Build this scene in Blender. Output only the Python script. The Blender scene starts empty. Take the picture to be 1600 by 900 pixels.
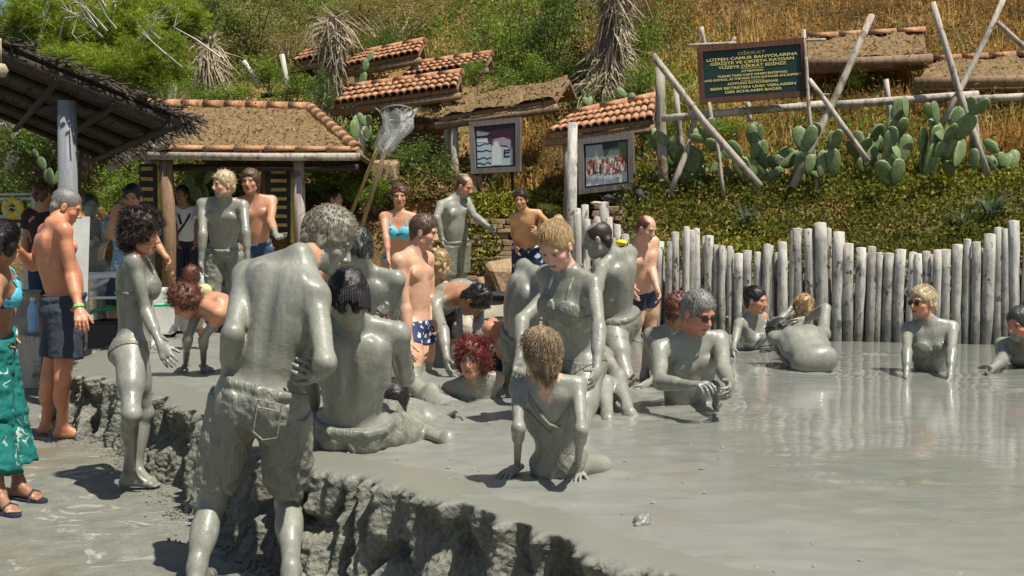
import bpy, math, random
import numpy as np
from mathutils import Vector, Matrix
from mathutils import noise as mn

random.seed(7)
RNG = np.random.default_rng(7)
SC = bpy.context.scene
COL = SC.collection
V = Vector
R_ = math.radians

# ------------------------------------------------------------------ camera
FPX = 1690.0
PITCH = math.atan(80.0 / FPX)
CAMZ = 1.42
cam_d = bpy.data.cameras.new('camera')
cam_d.sensor_width = 36.0
cam_d.lens = 36.0 * FPX / 1600.0
cam_d.clip_start = 0.05
cam_d.clip_end = 800.0
cam = bpy.data.objects.new('camera', cam_d)
COL.objects.link(cam)
cam.location = (0, 0, CAMZ)
cam.rotation_euler = (math.pi / 2 - PITCH, 0, 0)
SC.camera = cam

# ------------------------------------------------------------------ sky, sun, exposure
SUN_EL = R_(63.5)
SUN_AZ = math.atan2(0.77, -0.64)          # towards the sun, from +Y clockwise
world = bpy.data.worlds.new('World')
SC.world = world
world.use_nodes = True
wn = world.node_tree.nodes
bg = wn['Background']
sky = wn.new('ShaderNodeTexSky')
sky.sky_type = 'NISHITA'
sky.sun_disc = False
sky.sun_elevation = SUN_EL
sky.sun_rotation = SUN_AZ
sky.air_density = 1.0
sky.dust_density = 1.5
bg.inputs['Strength'].default_value = 0.070
world.node_tree.links.new(sky.outputs[0], bg.inputs['Color'])
sun_d = bpy.data.lights.new('sun', 'SUN')
sun_d.energy = 5.0
sun_d.angle = R_(0.53)
sun_d.color = (1.0, 0.955, 0.87)
sun = bpy.data.objects.new('sun', sun_d)
COL.objects.link(sun)
sdir = V((math.sin(SUN_AZ) * math.cos(SUN_EL), math.cos(SUN_AZ) * math.cos(SUN_EL), math.sin(SUN_EL)))
sun.rotation_euler = (-sdir).to_track_quat('-Z', 'Y').to_euler()
sun.location = (5, -5, 20)
SC.view_settings.view_transform = 'Standard'
SC.view_settings.look = 'None'
SC.view_settings.exposure = 0.42
SC.view_settings.gamma = 1.0
SC.render.engine = 'CYCLES'
SC.cycles.max_bounces = 6
SC.cycles.transparent_max_bounces = 8
SC.cycles.use_denoising = True

# ------------------------------------------------------------------ pixel -> place helpers (photograph is 1600 x 900)
CAM = V((0, 0, CAMZ))
_f = V((0, math.cos(PITCH), -math.sin(PITCH)))
_u = V((0, math.sin(PITCH), math.cos(PITCH)))
def ray(x, y):
    return _f + V((1, 0, 0)) * ((x - 800.0) / FPX) + _u * ((450.0 - y) / FPX)
def at(x, y, D):
    d = ray(x, y)
    return CAM + d * (D / d.y)
def on(x, y, z):
    d = ray(x, y)
    return CAM + d * ((z - CAMZ) / d.z)

MUDZ = 0.42      # level of the mud in the pool
BACKZ = 0.36     # ground of the terrace behind

# ------------------------------------------------------------------ object helpers
def link(o, parent=None):
    COL.objects.link(o)
    if parent is not None:
        o.parent = parent
    return o
def tag(o, label=None, cat=None, group=None, kind=None):
    if label: o['label'] = label
    if cat: o['category'] = cat
    if group: o['group'] = group
    if kind: o['kind'] = kind
    return o
def empty(name, loc, label=None, cat=None, group=None, rz=0.0):
    o = bpy.data.objects.new(name, None)
    o.empty_display_size = 0.1
    o.location = loc
    o.rotation_euler = (0, 0, rz)
    link(o)
    return tag(o, label, cat, group)

class MB:
    """collects shapes, then links them as one mesh object"""
    def __init__(s):
        s.v = []; s.f = []; s.m = []
    def add(s, vs, fs, mi=0):
        n = len(s.v)
        s.v.extend([tuple(v) for v in vs])
        s.f.extend([tuple(i + n for i in f) for f in fs])
        s.m.extend([mi] * len(fs))
    def box(s, c, size, rot=None, jit=0.0, mi=0):
        c = V(c); hx, hy, hz = size[0] / 2, size[1] / 2, size[2] / 2
        vs = []
        for z in (-hz, hz):
            for x, y in ((-hx, -hy), (hx, -hy), (hx, hy), (-hx, hy)):
                p = V((x, y, z))
                if jit: p += V((random.uniform(-jit, jit), random.uniform(-jit, jit), random.uniform(-jit, jit)))
                if rot is not None: p = rot @ p
                vs.append(c + p)
        s.add(vs, [(3, 2, 1, 0), (4, 5, 6, 7), (0, 1, 5, 4), (1, 2, 6, 5), (2, 3, 7, 6), (3, 0, 4, 7)], mi)
    def tube(s, pts, rads, n=8, cap=True, mi=0, wob=0.0):
        pts = [V(p) for p in pts]
        if not hasattr(rads, '__len__'): rads = [rads] * len(pts)
        rings = []
        prev = None
        for i, p in enumerate(pts):
            if i == 0: t = pts[1] - p
            elif i == len(pts) - 1: t = p - pts[i - 1]
            else: t = pts[i + 1] - pts[i - 1]
            t.normalize()
            if prev is None:
                a = V((0, 0, 1)) if abs(t.z) < 0.9 else V((1, 0, 0))
                prev = t.cross(a).normalized()
            a = (prev - t * prev.dot(t)).normalized()
            prev = a
            b = t.cross(a)
            rr = [rads[i] * (1 + random.uniform(-wob, wob)) for k in range(n)]
            rings.append([p + (a * math.cos(2 * math.pi * k / n) + b * math.sin(2 * math.pi * k / n)) * rr[k] for k in range(n)])
        vs = [v for r in rings for v in r]
        fs = []
        for i in range(len(pts) - 1):
            for k in range(n):
                k2 = (k + 1) % n
                fs.append((i * n + k, i * n + k2, (i + 1) * n + k2, (i + 1) * n + k))
        if cap:
            fs.append(tuple(range(n - 1, -1, -1)))
            fs.append(tuple((len(pts) - 1) * n + k for k in range(n)))
        s.add(vs, fs, mi)
    def build(s, name, mat, parent=None, smooth=False, bevel=0.0):
        me = bpy.data.meshes.new(name)
        me.from_pydata(s.v, [], s.f)
        mats = mat if isinstance(mat, (list, tuple)) else [mat]
        for m in mats: me.materials.append(m)
        if len(mats) > 1: me.polygons.foreach_set('material_index', s.m)
        if smooth: me.polygons.foreach_set('use_smooth', [True] * len(me.polygons))
        me.update()
        o = bpy.data.objects.new(name, me)
        link(o, parent)
        if bevel:
            b = o.modifiers.new('bevel', 'BEVEL'); b.width = bevel; b.segments = 2; b.limit_method = 'ANGLE'
        return o

def mesh_np(name, verts, faces, mats, smooth=True, attrs=None, colattrs=None, mi=None):
    """fast mesh from numpy arrays; faces (n,3) or (n,4)"""
    me = bpy.data.meshes.new(name)
    verts = np.ascontiguousarray(verts, dtype=np.float32)
    faces = np.ascontiguousarray(faces, dtype=np.int32)
    me.vertices.add(len(verts)); me.vertices.foreach_set('co', verts.ravel())
    k = faces.shape[1]
    me.loops.add(faces.size); me.loops.foreach_set('vertex_index', faces.ravel())
    me.polygons.add(len(faces))
    me.polygons.foreach_set('loop_start', np.arange(0, faces.size, k, dtype=np.int32))
    me.polygons.foreach_set('loop_total', np.full(len(faces), k, dtype=np.int32))
    if smooth: me.polygons.foreach_set('use_smooth', np.ones(len(faces), dtype=bool))
    for m in (mats if isinstance(mats, (list, tuple)) else [mats]): me.materials.append(m)
    if mi is not None: me.polygons.foreach_set('material_index', np.ascontiguousarray(mi, dtype=np.int32))
    me.update(calc_edges=True)
    for n_, a in (attrs or {}).items():
        at_ = me.attributes.new(n_, 'FLOAT', 'POINT'); at_.data.foreach_set('value', np.ascontiguousarray(a, dtype=np.float32))
    for n_, a in (colattrs or {}).items():
        at_ = me.attributes.new(n_, 'FLOAT_COLOR', 'POINT')
        c4 = np.ones((len(verts), 4), dtype=np.float32); c4[:, :3] = a
        at_.data.foreach_set('color', c4.ravel())
    return me

# ------------------------------------------------------------------ material helpers
class NT:
    def __init__(s, name):
        s.m = bpy.data.materials.new(name); s.m.use_nodes = True
        s.t = s.m.node_tree; s.n = s.t.nodes; s.l = s.t.links
        s.b = s.n['Principled BSDF']
    def node(s, ty, **kw):
        nd = s.n.new(ty)
        for k, v in kw.items(): setattr(nd, k, v)
        return nd
    def set(s, sock, v):
        if hasattr(v, 'is_linked') or hasattr(v, 'links'): s.l.new(v, sock)
        else: sock.default_value = v
    def coord(s, kind='Object'):
        return s.node('ShaderNodeTexCoord').outputs[kind]
    def mapping(s, vec, scale=(1, 1, 1), rot=(0, 0, 0)):
        m = s.node('ShaderNodeMapping'); s.l.new(vec, m.inputs['Vector'])
        m.inputs['Scale'].default_value = scale; m.inputs['Rotation'].default_value = rot
        return m.outputs[0]
    def noise(s, vec, scale=5, detail=4, rough=0.55, dist=0.0, out='Fac'):
        n = s.node('ShaderNodeTexNoise'); s.l.new(vec, n.inputs['Vector'])
        n.inputs['Scale'].default_value = scale; n.inputs['Detail'].default_value = detail
        n.inputs['Roughness'].default_value = rough; n.inputs['Distortion'].default_value = dist
        return n.outputs[out]
    def vor(s, vec, scale=5, feature='F1', out='Distance', rand=1.0):
        n = s.node('ShaderNodeTexVoronoi', feature=feature); s.l.new(vec, n.inputs['Vector'])
        n.inputs['Scale'].default_value = scale; n.inputs['Randomness'].default_value = rand
        return n.outputs[out]
    def ramp(s, fac, stops, interp='LINEAR'):
        r = s.node('ShaderNodeValToRGB'); s.l.new(fac, r.inputs[0])
        cr = r.color_ramp; cr.interpolation = interp
        while len(cr.elements) < len(stops): cr.elements.new(0.5)
        for e, (p, c) in zip(cr.elements, stops):
            e.position = p
            if not hasattr(c, '__len__'): c = (c, c, c)
            e.color = (c[0], c[1], c[2], 1)
        return r.outputs[0]
    def mix(s, fac, a, b, blend='MIX'):
        m = s.node('ShaderNodeMix', data_type='RGBA', blend_type=blend)
        s.set(m.inputs[0], fac)
        for i, v in ((6, a), (7, b)):
            if hasattr(v, '__len__') and not hasattr(v, 'is_linked'): v = (v[0], v[1], v[2], 1)
            s.set(m.inputs[i], v)
        return m.outputs[2]
    def math(s, op, a, b=0.0, clamp=False):
        m = s.node('ShaderNodeMath', operation=op, use_clamp=clamp)
        s.set(m.inputs[0], a); s.set(m.inputs[1], b)
        return m.outputs[0]
    def attr(s, name, out='Fac'):
        return s.node('ShaderNodeAttribute', attribute_name=name).outputs[out]
    def bump(s, h, strength=0.3, dist=0.01, normal=None):
        b = s.node('ShaderNodeBump'); s.l.new(h, b.inputs['Height'])
        b.inputs['Strength'].default_value = strength; b.inputs['Distance'].default_value = dist
        if normal is not None: s.l.new(normal, b.inputs['Normal'])
        return b.outputs[0]
    def base(s, c):
        if hasattr(c, '__len__') and not hasattr(c, 'is_linked'): c = (c[0], c[1], c[2], 1)
        s.set(s.b.inputs['Base Color'], c); return s
    def rough(s, v): s.set(s.b.inputs['Roughness'], v); return s
    def norm(s, v): s.l.new(v, s.b.inputs['Normal']); return s
    def inp(s, n, v): s.set(s.b.inputs[n], v); return s

def simple_mat(name, col, rough=0.7, var=0.25, scale=8.0, bump=0.2, bscale=None, coat=0.0):
    t = NT(name); c = t.coord()
    n = t.noise(c, scale, 5)
    lo = tuple(x * (1 - var) for x in col); hi = tuple(min(1, x * (1 + var)) for x in col)
    t.base(t.ramp(n, [(0.3, lo), (0.7, hi)])); t.rough(rough)
    if bump: t.norm(t.bump(t.noise(c, bscale or scale * 5, 5), bump, 0.01))
    if coat: t.inp('Coat Weight', coat); t.inp('Coat Roughness', 0.15)
    return t.m
# ------------------------------------------------------------------ implicit bodies -> one continuous mesh
def A3(v): return np.array((v[0], v[1], v[2]), dtype=np.float32)

class Field:
    def __init__(s, lo, hi, h):
        s.h = h; s.lo = np.asarray(lo, dtype=np.float32)
        s.n = np.maximum(3, np.ceil((np.asarray(hi) - s.lo) / h).astype(int) + 1)
        s.f = np.full(tuple(s.n), 0.25, dtype=np.float32)
        s.ax = [s.lo[i] + h * np.arange(s.n[i], dtype=np.float32) for i in range(3)]
    def win(s, lo, hi):
        sl = []
        for i in range(3):
            a = int(max(0, math.floor((lo[i] - s.lo[i]) / s.h))); b = int(min(s.n[i], math.ceil((hi[i] - s.lo[i]) / s.h) + 1))
            if b - a < 1: return None, None
            sl.append(slice(a, b))
        x = s.ax[0][sl[0]][:, None, None]; y = s.ax[1][sl[1]][None, :, None]; z = s.ax[2][sl[2]][None, None, :]
        return tuple(sl), (x, y, z)
    def put(s, prim, infl=0.0):
        lo, hi = prim['lo'], prim['hi']; k = prim['k']
        m = (k if k > 0 else 0) + 2.5 * s.h + max(infl, 0)
        sl, xyz = s.win(lo - m, hi + m)
        if sl is None: return
        d = prim_eval(prim, xyz)
        if infl: d = d - infl
        f = s.f[sl]
        if prim['op'] == 'u':
            if k > 0:
                hh = np.maximum(k - np.abs(f - d), 0) / k
                s.f[sl] = np.minimum(f, d) - hh * hh * (k * 0.25)
            else: s.f[sl] = np.minimum(f, d)
        else:  # subtract, smooth
            hh = np.maximum(k - np.abs(f + d), 0) / k
            s.f[sl] = np.maximum(f, -d) + hh * hh * (k * 0.25)

def prim_eval(p, xyz):
    x, y, z = xyz
    if p['t'] in ('cone', 'fcone'):
        a, ab, L2 = p['a'], p['ab'], p['L2']
        px, py, pz = x - a[0], y - a[1], z - a[2]
        t = (px * ab[0] + py * ab[1] + pz * ab[2]) / L2
        tc = np.clip(t, 0, 1)
        qx, qy, qz = px - tc * ab[0], py - tc * ab[1], pz - tc * ab[2]
        if p.get('n') is not None:
            n = p['n']; g = p['flat'] - 1.0
            dn = (qx * n[0] + qy * n[1] + qz * n[2]) * g
            qx, qy, qz = qx + dn * n[0], qy + dn * n[1], qz + dn * n[2]
        d = np.sqrt(qx * qx + qy * qy + qz * qz) - (p['ra'] + (p['rb'] - p['ra']) * tc)
        if p['t'] == 'fcone':
            L = math.sqrt(L2)
            d = np.maximum(d, np.maximum(-t, t - 1) * L)
        return d
    c, R, r = p['c'], p['R'], p['r']
    px, py, pz = x - c[0], y - c[1], z - c[2]
    k0 = 0; k1 = 0
    for i in range(3):
        q = px * R[0, i] + py * R[1, i] + pz * R[2, i]
        a = q / r[i]; k0 = k0 + a * a; b = a / r[i]; k1 = k1 + b * b
    k0 = np.sqrt(k0); k1 = np.sqrt(k1) + 1e-9
    return k0 * (k0 - 1) / k1

def cone(a, b, ra, rb, k=0.025, n=None, flat=1.0, op='u', t='cone'):
    a = A3(a); b = A3(b); ab = b - a; m = max(ra, rb)
    d = dict(t=t, a=a, ab=ab, L2=float(ab @ ab) + 1e-9, ra=ra, rb=rb, k=k, op=op, lo=np.minimum(a, b) - m, hi=np.maximum(a, b) + m)
    if n is not None:
        d['n'] = A3(V(n).normalized()); d['flat'] = flat
    return d
def ell(c, axes, r, k=0.025, op='u'):
    c = A3(c); m = max(r)
    R = np.eye(3, dtype=np.float32) if axes is None else np.array([list(a) for a in axes], dtype=np.float32).T
    return dict(t='ell', c=c, R=R, r=r, k=k, op=op, lo=c - m, hi=c + m)
def sph(c, r, k=0.02, op='u'): return ell(c, None, (r, r, r), k, op)

def surface_nets(f, lo, h):
    s = f < 0
    nx, ny, nz = f.shape
    cnt = np.zeros((nx - 1, ny - 1, nz - 1), dtype=np.int8)
    sv = s.astype(np.int8)
    def cor(a, i, j, k): return a[i:nx - 1 + i, j:ny - 1 + j, k:nz - 1 + k]
    for i in (0, 1):
        for j in (0, 1):
            for k in (0, 1): cnt += cor(sv, i, j, k)
    act = (cnt > 0) & (cnt < 8)
    I, J, K = np.nonzero(act)
    idx = np.full(act.shape, -1, dtype=np.int32); idx[I, J, K] = np.arange(len(I), dtype=np.int32)
    pos = np.zeros((len(I), 3), dtype=np.float32); num = np.zeros(len(I), dtype=np.float32)
    C = [(i, j, k) for i in (0, 1) for j in (0, 1) for k in (0, 1)]
    for a in C:
        for ax in range(3):
            if a[ax]: continue
            b = list(a); b[ax] = 1
            fa = f[I + a[0], J + a[1], K + a[2]]; fb = f[I + b[0], J + b[1], K + b[2]]
            m = (fa < 0) != (fb < 0)
            t = np.where(m, fa / np.where(m, fa - fb, 1), 0)
            for q in range(3):
                pos[:, q] += np.where(m, a[q] + (t if q == ax else 0), 0)
            num += m
    pos /= num[:, None]
    verts = np.stack([I, J, K], 1) + pos
    verts = verts * h + lo
    faces = []
    for ax in range(3):
        sl0 = [slice(None)] * 3; sl1 = [slice(None)] * 3
        sl0[ax] = slice(0, -1); sl1[ax] = slice(1, None)
        ch = s[tuple(sl0)] != s[tuple(sl1)]
        E = np.argwhere(ch)
        o1, o2 = [q for q in range(3) if q != ax]
        ok = (E[:, o1] > 0) & (E[:, o2] > 0) & (E[:, o1] < f.shape[o1] - 1) & (E[:, o2] < f.shape[o2] - 1)
        E = E[ok]
        def g(d1, d2):
            e = E.copy(); e[:, o1] -= d1; e[:, o2] -= d2
            return idx[e[:, 0], e[:, 1], e[:, 2]]
        q = np.stack([g(1, 1), g(0, 1), g(0, 0), g(1, 0)], 1)
        ins = s[E[:, 0], E[:, 1], E[:, 2]]
        flip = ins if ax != 1 else ~ins
        q[~flip] = q[~flip][:, ::-1]
        faces.append(q)
    faces = np.concatenate(faces) if faces else np.zeros((0, 4), int)
    return verts, faces

def wobble(P, seed, freq, aniso=(1, 1, 1)):
    """cheap smooth noise from folded sines, P (...,3) list of coordinate arrays"""
    r = random.Random(seed)
    out = 0
    x, y, z = P
    for o in range(6):
        a = [r.gauss(0, 1) * aniso[i] for i in range(3)]
        L = math.sqrt(sum(q * q for q in a)) or 1
        fr = freq * (0.6 + 0.35 * o)
        a = [q / L * fr for q in a]
        ph = r.uniform(0, 6.28); ph2 = r.uniform(0, 6.28)
        b = [r.gauss(0, 1) * fr * 0.35 for i in range(3)]
        out = out + np.sin(a[0] * x + a[1] * y + a[2] * z + ph + 1.5 * np.sin(b[0] * x + b[1] * y + b[2] * z + ph2)) / (1 + 0.3 * o)
    return out / 3.2

def mesh_prims(prims, h, lo=None, hi=None, infl=0.0, post=None, zcut=None):
    l = np.min([p['lo'] for p in prims if p['op'] == 'u'], 0) - 3 * h - infl
    u = np.max([p['hi'] for p in prims if p['op'] == 'u'], 0) + 3 * h + infl
    if lo is not None: l = np.maximum(l, lo)
    if hi is not None: u = np.minimum(u, hi)
    if zcut is not None: l[2] = max(l[2], zcut - 3 * h)
    F = Field(l, u, h)
    for p in prims: F.put(p, infl if p['op'] == 'u' else 0)
    if post: post(F)
    if zcut is not None:
        F.f = np.maximum(F.f, (zcut - F.ax[2])[None, None, :])
    F.f[0] = F.f[-1] = 0.1; F.f[:, 0] = F.f[:, -1] = 0.1; F.f[:, :, 0] = F.f[:, :, -1] = 0.1
    return surface_nets(F.f, F.lo, h)
# ------------------------------------------------------------------ materials for people
def mat_body():
    t = NT('skin_and_mud'); c = t.coord()
    sk = t.attr('skin', 'Color'); md = t.attr('mud', 'Fac')
    n1 = t.noise(c, 9, 5, 0.6); n2 = t.noise(c, 34, 5, 0.6); n3 = t.noise(c, 3.2, 3)
    skv = t.mix(1.0, sk, t.ramp(n1, [(0.3, (0.84, 0.80, 0.78)), (0.7, (1.1, 1.08, 1.06))]), 'MULTIPLY')
    skv = t.mix(1.0, skv, t.ramp(n2, [(0.3, 0.93), (0.7, 1.05)]), 'MULTIPLY')
    mudc = t.mix(n1, (0.165, 0.170, 0.132), (0.240, 0.240, 0.192))
    mudc = t.mix(t.ramp(n3, [(0.42, 0.0), (0.66, 0.75)]), mudc, (0.275, 0.268, 0.215))
    mudc = t.mix(t.ramp(n2, [(0.62, 0.0), (0.74, 0.35)]), mudc, (0.115, 0.118, 0.090))
    e = t.math('ADD', md, t.math('MULTIPLY', t.math('SUBTRACT', n2, 0.5), 0.8))
    e = t.math('ADD', e, t.math('MULTIPLY', t.math('SUBTRACT', n1, 0.5), 0.75))
    stk = t.noise(t.mapping(c, (26, 26, 3.2)), 1.0, 4, 0.65, 0.5)
    mudc = t.mix(t.ramp(stk, [(0.52, 0.0), (0.68, 0.6)]), mudc, (0.315, 0.312, 0.262))
    mudc = t.mix(t.ramp(stk, [(0.24, 0.5), (0.40, 0.0)]), mudc, (0.105, 0.110, 0.086))
    mask = t.ramp(e, [(0.36, 0.0), (0.50, 1.0)])
    t.base(t.mix(mask, skv, mudc))
    rr = t.ramp(n1, [(0.35, 0.34), (0.7, 0.56)])
    t.rough(t.mix(mask, (0.46, 0.46, 0.46), rr))
    t.inp('Subsurface Weight', 0.0)
    h = t.math('ADD', t.math('MULTIPLY', n1, 0.8), t.math('MULTIPLY', n2, 0.35))
    h = t.math('ADD', h, t.math('MULTIPLY', mask, 0.25))
    drip = t.noise(t.mapping(c, (30, 30, 5)), 1.0, 3, 0.6)
    h = t.math('ADD', h, t.math('MULTIPLY', t.math('MULTIPLY', drip, mask), 0.5))
    t.norm(t.bump(h, 0.45, 0.014))
    t.inp('Specular IOR Level', 0.5)
    t.inp('Coat Weight', t.math('MULTIPLY', mask, t.ramp(n3, [(0.3, 0.55), (0.6, 0.18)]))); t.inp('Coat Roughness', 0.16)
    return t.m
M_BODY = mat_body()

def mat_hair(name, col, rough=0.42):
    t = NT(name); c = t.coord()
    n = t.noise(t.mapping(c, (60, 60, 16)), 1.6, 4, 0.7)
    t.base(t.ramp(n, [(0.3, tuple(x * 0.45 for x in col)), (0.6, col), (0.8, tuple(min(1, x * 1.5) for x in col))]))
    t.rough(rough); t.norm(t.bump(n, 0.6, 0.006))
    return t.m
HAIR = {k: mat_hair('hair_' + k, c) for k, c in dict(
    black=(0.014, 0.011, 0.010), darkbrown=(0.035, 0.020, 0.012), brown=(0.105, 0.060, 0.032), red=(0.17, 0.022, 0.014),
    auburn=(0.13, 0.045, 0.022), grey=(0.20, 0.19, 0.17), greymud=(0.23, 0.205, 0.150), blond=(0.42, 0.28, 0.12),
    paleblond=(0.55, 0.43, 0.24), dirtyblond=(0.29, 0.205, 0.115), muddark=(0.045, 0.047, 0.038)).items()}

def mat_cloth(name, col, rough=0.8, mud=0.0, print_=None, scale=9.0, wet=0.0):
    """cloth; mud 0..1 = how much grey mud covers it; print_ = (colour, threshold, scale) for printed shapes"""
    t = NT(name); c = t.coord()
    base = t.mix(t.noise(c, 60, 4), tuple(x * 0.8 for x in col), tuple(min(1, x * 1.15) for x in col))
    if name.startswith('teal'):
        ln = t.math('ABSOLUTE', t.math('SUBTRACT', t.noise(c, 9, 2, 0.5, 1.2), 0.5)); gate = t.ramp(t.noise(c, 5, 2), [(0.50, 0.0), (0.54, 1.0)])
        base = t.mix(t.math('MULTIPLY', t.ramp(ln, [(0.012, 0.85), (0.03, 0.0)]), gate), base, (0.50, 0.58, 0.52))
    elif print_:
        for (pc, th, ps) in (print_ if isinstance(print_, list) else [print_]):
            w = t.vor(t.mix(0.06, c, t.noise(c, ps * 1.6, 3, out='Color')), ps)
            base = t.mix(t.ramp(w, [(th, 1.0), (th + 0.03, 0.0)]), base, pc)
    n1 = t.noise(c, 7, 5, 0.62); n2 = t.noise(c, 45, 4, 0.6)
    mudc = t.mix(n1, (0.150, 0.152, 0.115), (0.225, 0.225, 0.18))
    mudc = t.mix(t.ramp(n2, [(0.55, 0.0), (0.75, 0.5)]), mudc, (0.10, 0.105, 0.08))
    th = 1.0 - mud
    mask = t.ramp(n1, [(max(0, th * 0.75 - 0.02), 0.0), (min(1, th * 0.75 + 0.10) if mud < 1 else 0.01, 1.0)]) if 0 < mud else None
    if mask is not None:
        t.base(t.mix(mask, base, mudc)); t.rough(t.mix(mask, (rough,) * 3, (0.42,) * 3))
    else:
        t.base(base); t.rough(rough)
    wr = t.math('ABSOLUTE', t.math('SUBTRACT', t.noise(t.mapping(c, (22, 22, 9), (0.3, 0.2, 0.4)), 1.0, 3, 0.55, 0.8), 0.5))
    b0 = t.bump(wr, 0.55 if mud > 0.5 else 0.25, 0.05)
    t.norm(t.bump(t.math('ADD', t.math('MULTIPLY', n2, 0.4), t.noise(c, 320, 2)), 0.35, 0.004, b0))
    if wet: t.inp('Coat Weight', wet); t.inp('Coat Roughness', 0.2)
    return t.m
M_CL = dict(
    mudshort=mat_cloth('mud_soaked_cloth', (0.12, 0.15, 0.15), 0.5, 1.0, wet=0.25),
    mudshort_b=mat_cloth('mud_smeared_cloth', (0.10, 0.135, 0.16), 0.55, 0.62, wet=0.2),
    navy=mat_cloth('charcoal_blue_cloth', (0.035, 0.045, 0.062), 0.9),
    navytrunk=mat_cloth('navy_cloth', (0.012, 0.018, 0.045), 0.7),
    denim=mat_cloth('denim_cloth', (0.03, 0.06, 0.12), 0.9),
    white=mat_cloth('white_cloth', (0.72, 0.74, 0.76), 0.85),
    teal=mat_cloth('teal_patterned_cloth', (0.0, 0.135, 0.115), 0.85, print_=((0.55, 0.62, 0.55), 0.20, 14.0)),
    aqua=mat_cloth('aqua_patterned_cloth', (0.10, 0.48, 0.62), 0.7, print_=((0.01, 0.03, 0.12), 0.24, 16.0)),
    blueflower=mat_cloth('dark_blue_cloth_with_white_flowers', (0.008, 0.022, 0.07), 0.8, print_=[((0.55, 0.62, 0.72), 0.30, 13.0), ((0.05, 0.12, 0.3), 0.08, 13.0)]),
    navywhite=mat_cloth('navy_cloth_with_white_print', (0.02, 0.03, 0.10), 0.7, print_=((0.62, 0.66, 0.72), 0.30, 22.0)),
    blue=mat_cloth('blue_cloth', (0.02, 0.05, 0.16), 0.7), black=mat_cloth('black_cloth', (0.012, 0.012, 0.014), 0.7),
    darkshirt=mat_cloth('dark_brown_cloth', (0.05, 0.022, 0.018), 0.9), lightblue=mat_cloth('light_blue_cloth', (0.22, 0.36, 0.5), 0.9, print_=((0.7, 0.72, 0.75), 0.3, 15.0)),
    red=mat_cloth('red_cloth', (0.5, 0.03, 0.02), 0.7), yellow=mat_cloth('yellow_cloth', (0.55, 0.50, 0.25), 0.8),
    whitemud=mat_cloth('mud_smeared_white_cloth', (0.62, 0.62, 0.6), 0.7, 0.42), cream=mat_cloth('cream_cloth', (0.5, 0.45, 0.36), 0.85))
M_LENS = simple_mat('dark_lens', (0.01, 0.01, 0.012), 0.08, 0.05, bump=0)
M_BAND = simple_mat('green_rubber', (0.20, 0.55, 0.12), 0.5, 0.1, bump=0)
M_SOLE = simple_mat('sandal_rubber', (0.02, 0.025, 0.05), 0.6, 0.3, bump=0.1)
M_METAL = simple_mat('grey_metal', (0.45, 0.45, 0.45), 0.35, 0.1, bump=0); M_METAL.node_tree.nodes['Principled BSDF'].inputs['Metallic'].default_value = 0.8

SKIN = dict(pale=(0.60, 0.36, 0.265), tan=(0.47, 0.235, 0.135), pink=(0.57, 0.335, 0.215), red=(0.54, 0.235, 0.145), brown=(0.33, 0.165, 0.09), dark=(0.16, 0.075, 0.045), orange=(0.53, 0.265, 0.155))

def frame(U, Lhint):
    U = V(U).normalized(); L = (V(Lhint) - U * V(Lhint).dot(U)).normalized()
    return L, U, L.cross(U).normalized()      # lateral (own left), up, front
def yawL(a): a = R_(a); return V((math.cos(a), math.sin(a), 0))

def hand_prims(w, d, n, side, q, curl=0.35, spread=0.07, thumb=0.6):
    """w wrist, d direction, n palm normal (fingers curl towards it), side = +1 if thumb lies towards d x n"""
    d = V(d).normalized(); n = (V(n) - d * V(n).dot(d)).normalized(); s = d.cross(n).normalized() * side
    P = []
    P.append(cone(w - d * 0.03 * q, w + d * 0.030 * q, 0.026 * q, 0.030 * q, 0.015, n, 1.35))
    P.append(cone(w + d * 0.02 * q + s * 0.010 * q, w + d * 0.080 * q + s * 0.018 * q, 0.027 * q, 0.026 * q, 0.012, n, 1.8))
    P.append(cone(w + d * 0.02 * q - s * 0.010 * q, w + d * 0.076 * q - s * 0.020 * q, 0.025 * q, 0.024 * q, 0.012, n, 1.8))
    for i, (off, ln) in enumerate(((0.032, 0.072), (0.011, 0.080), (-0.011, 0.075), (-0.031, 0.060))):
        b = w + d * (0.088 - abs(off) * 0.18) * q + s * off * q
        a = (1.5 - i) * spread
        dd = (d + s * a).normalized(); ang = curl * (0.8 + 0.18 * i)
        p = b; r0 = 0.0095 * q
        for sgi, fr in enumerate((0.46, 0.31, 0.25)):
            if sgi: pass
            ca, sa = math.cos(ang), math.sin(ang)
            dcur = (dd * ca + n * sa).normalized()
            e = p + dcur * ln * fr * q
            P.append(cone(p, e, r0, r0 * 0.9, 0.004))
            p = e; r0 *= 0.9; ang += curl * (1.0 if sgi == 0 else 0.75)
    tb = w + d * 0.018 * q + s * 0.022 * q
    td = (d * (1 - thumb * 0.45) + s * thumb + n * 0.28).normalized()
    t1 = tb + td * 0.042 * q; td2 = (td + d * 0.35 + n * 0.15 * (1 + curl)).normalized(); t2 = t1 + td2 * 0.030 * q; t3 = t2 + (td2 + n * 0.2 * curl).normalized() * 0.024 * q
    P.append(cone(tb, t1, 0.0165 * q, 0.0125 * q, 0.010)); P.append(cone(t1, t2, 0.0115 * q, 0.0102 * q, 0.004)); P.append(cone(t2, t3, 0.0102 * q, 0.0085 * q, 0.004))
    return P

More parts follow.
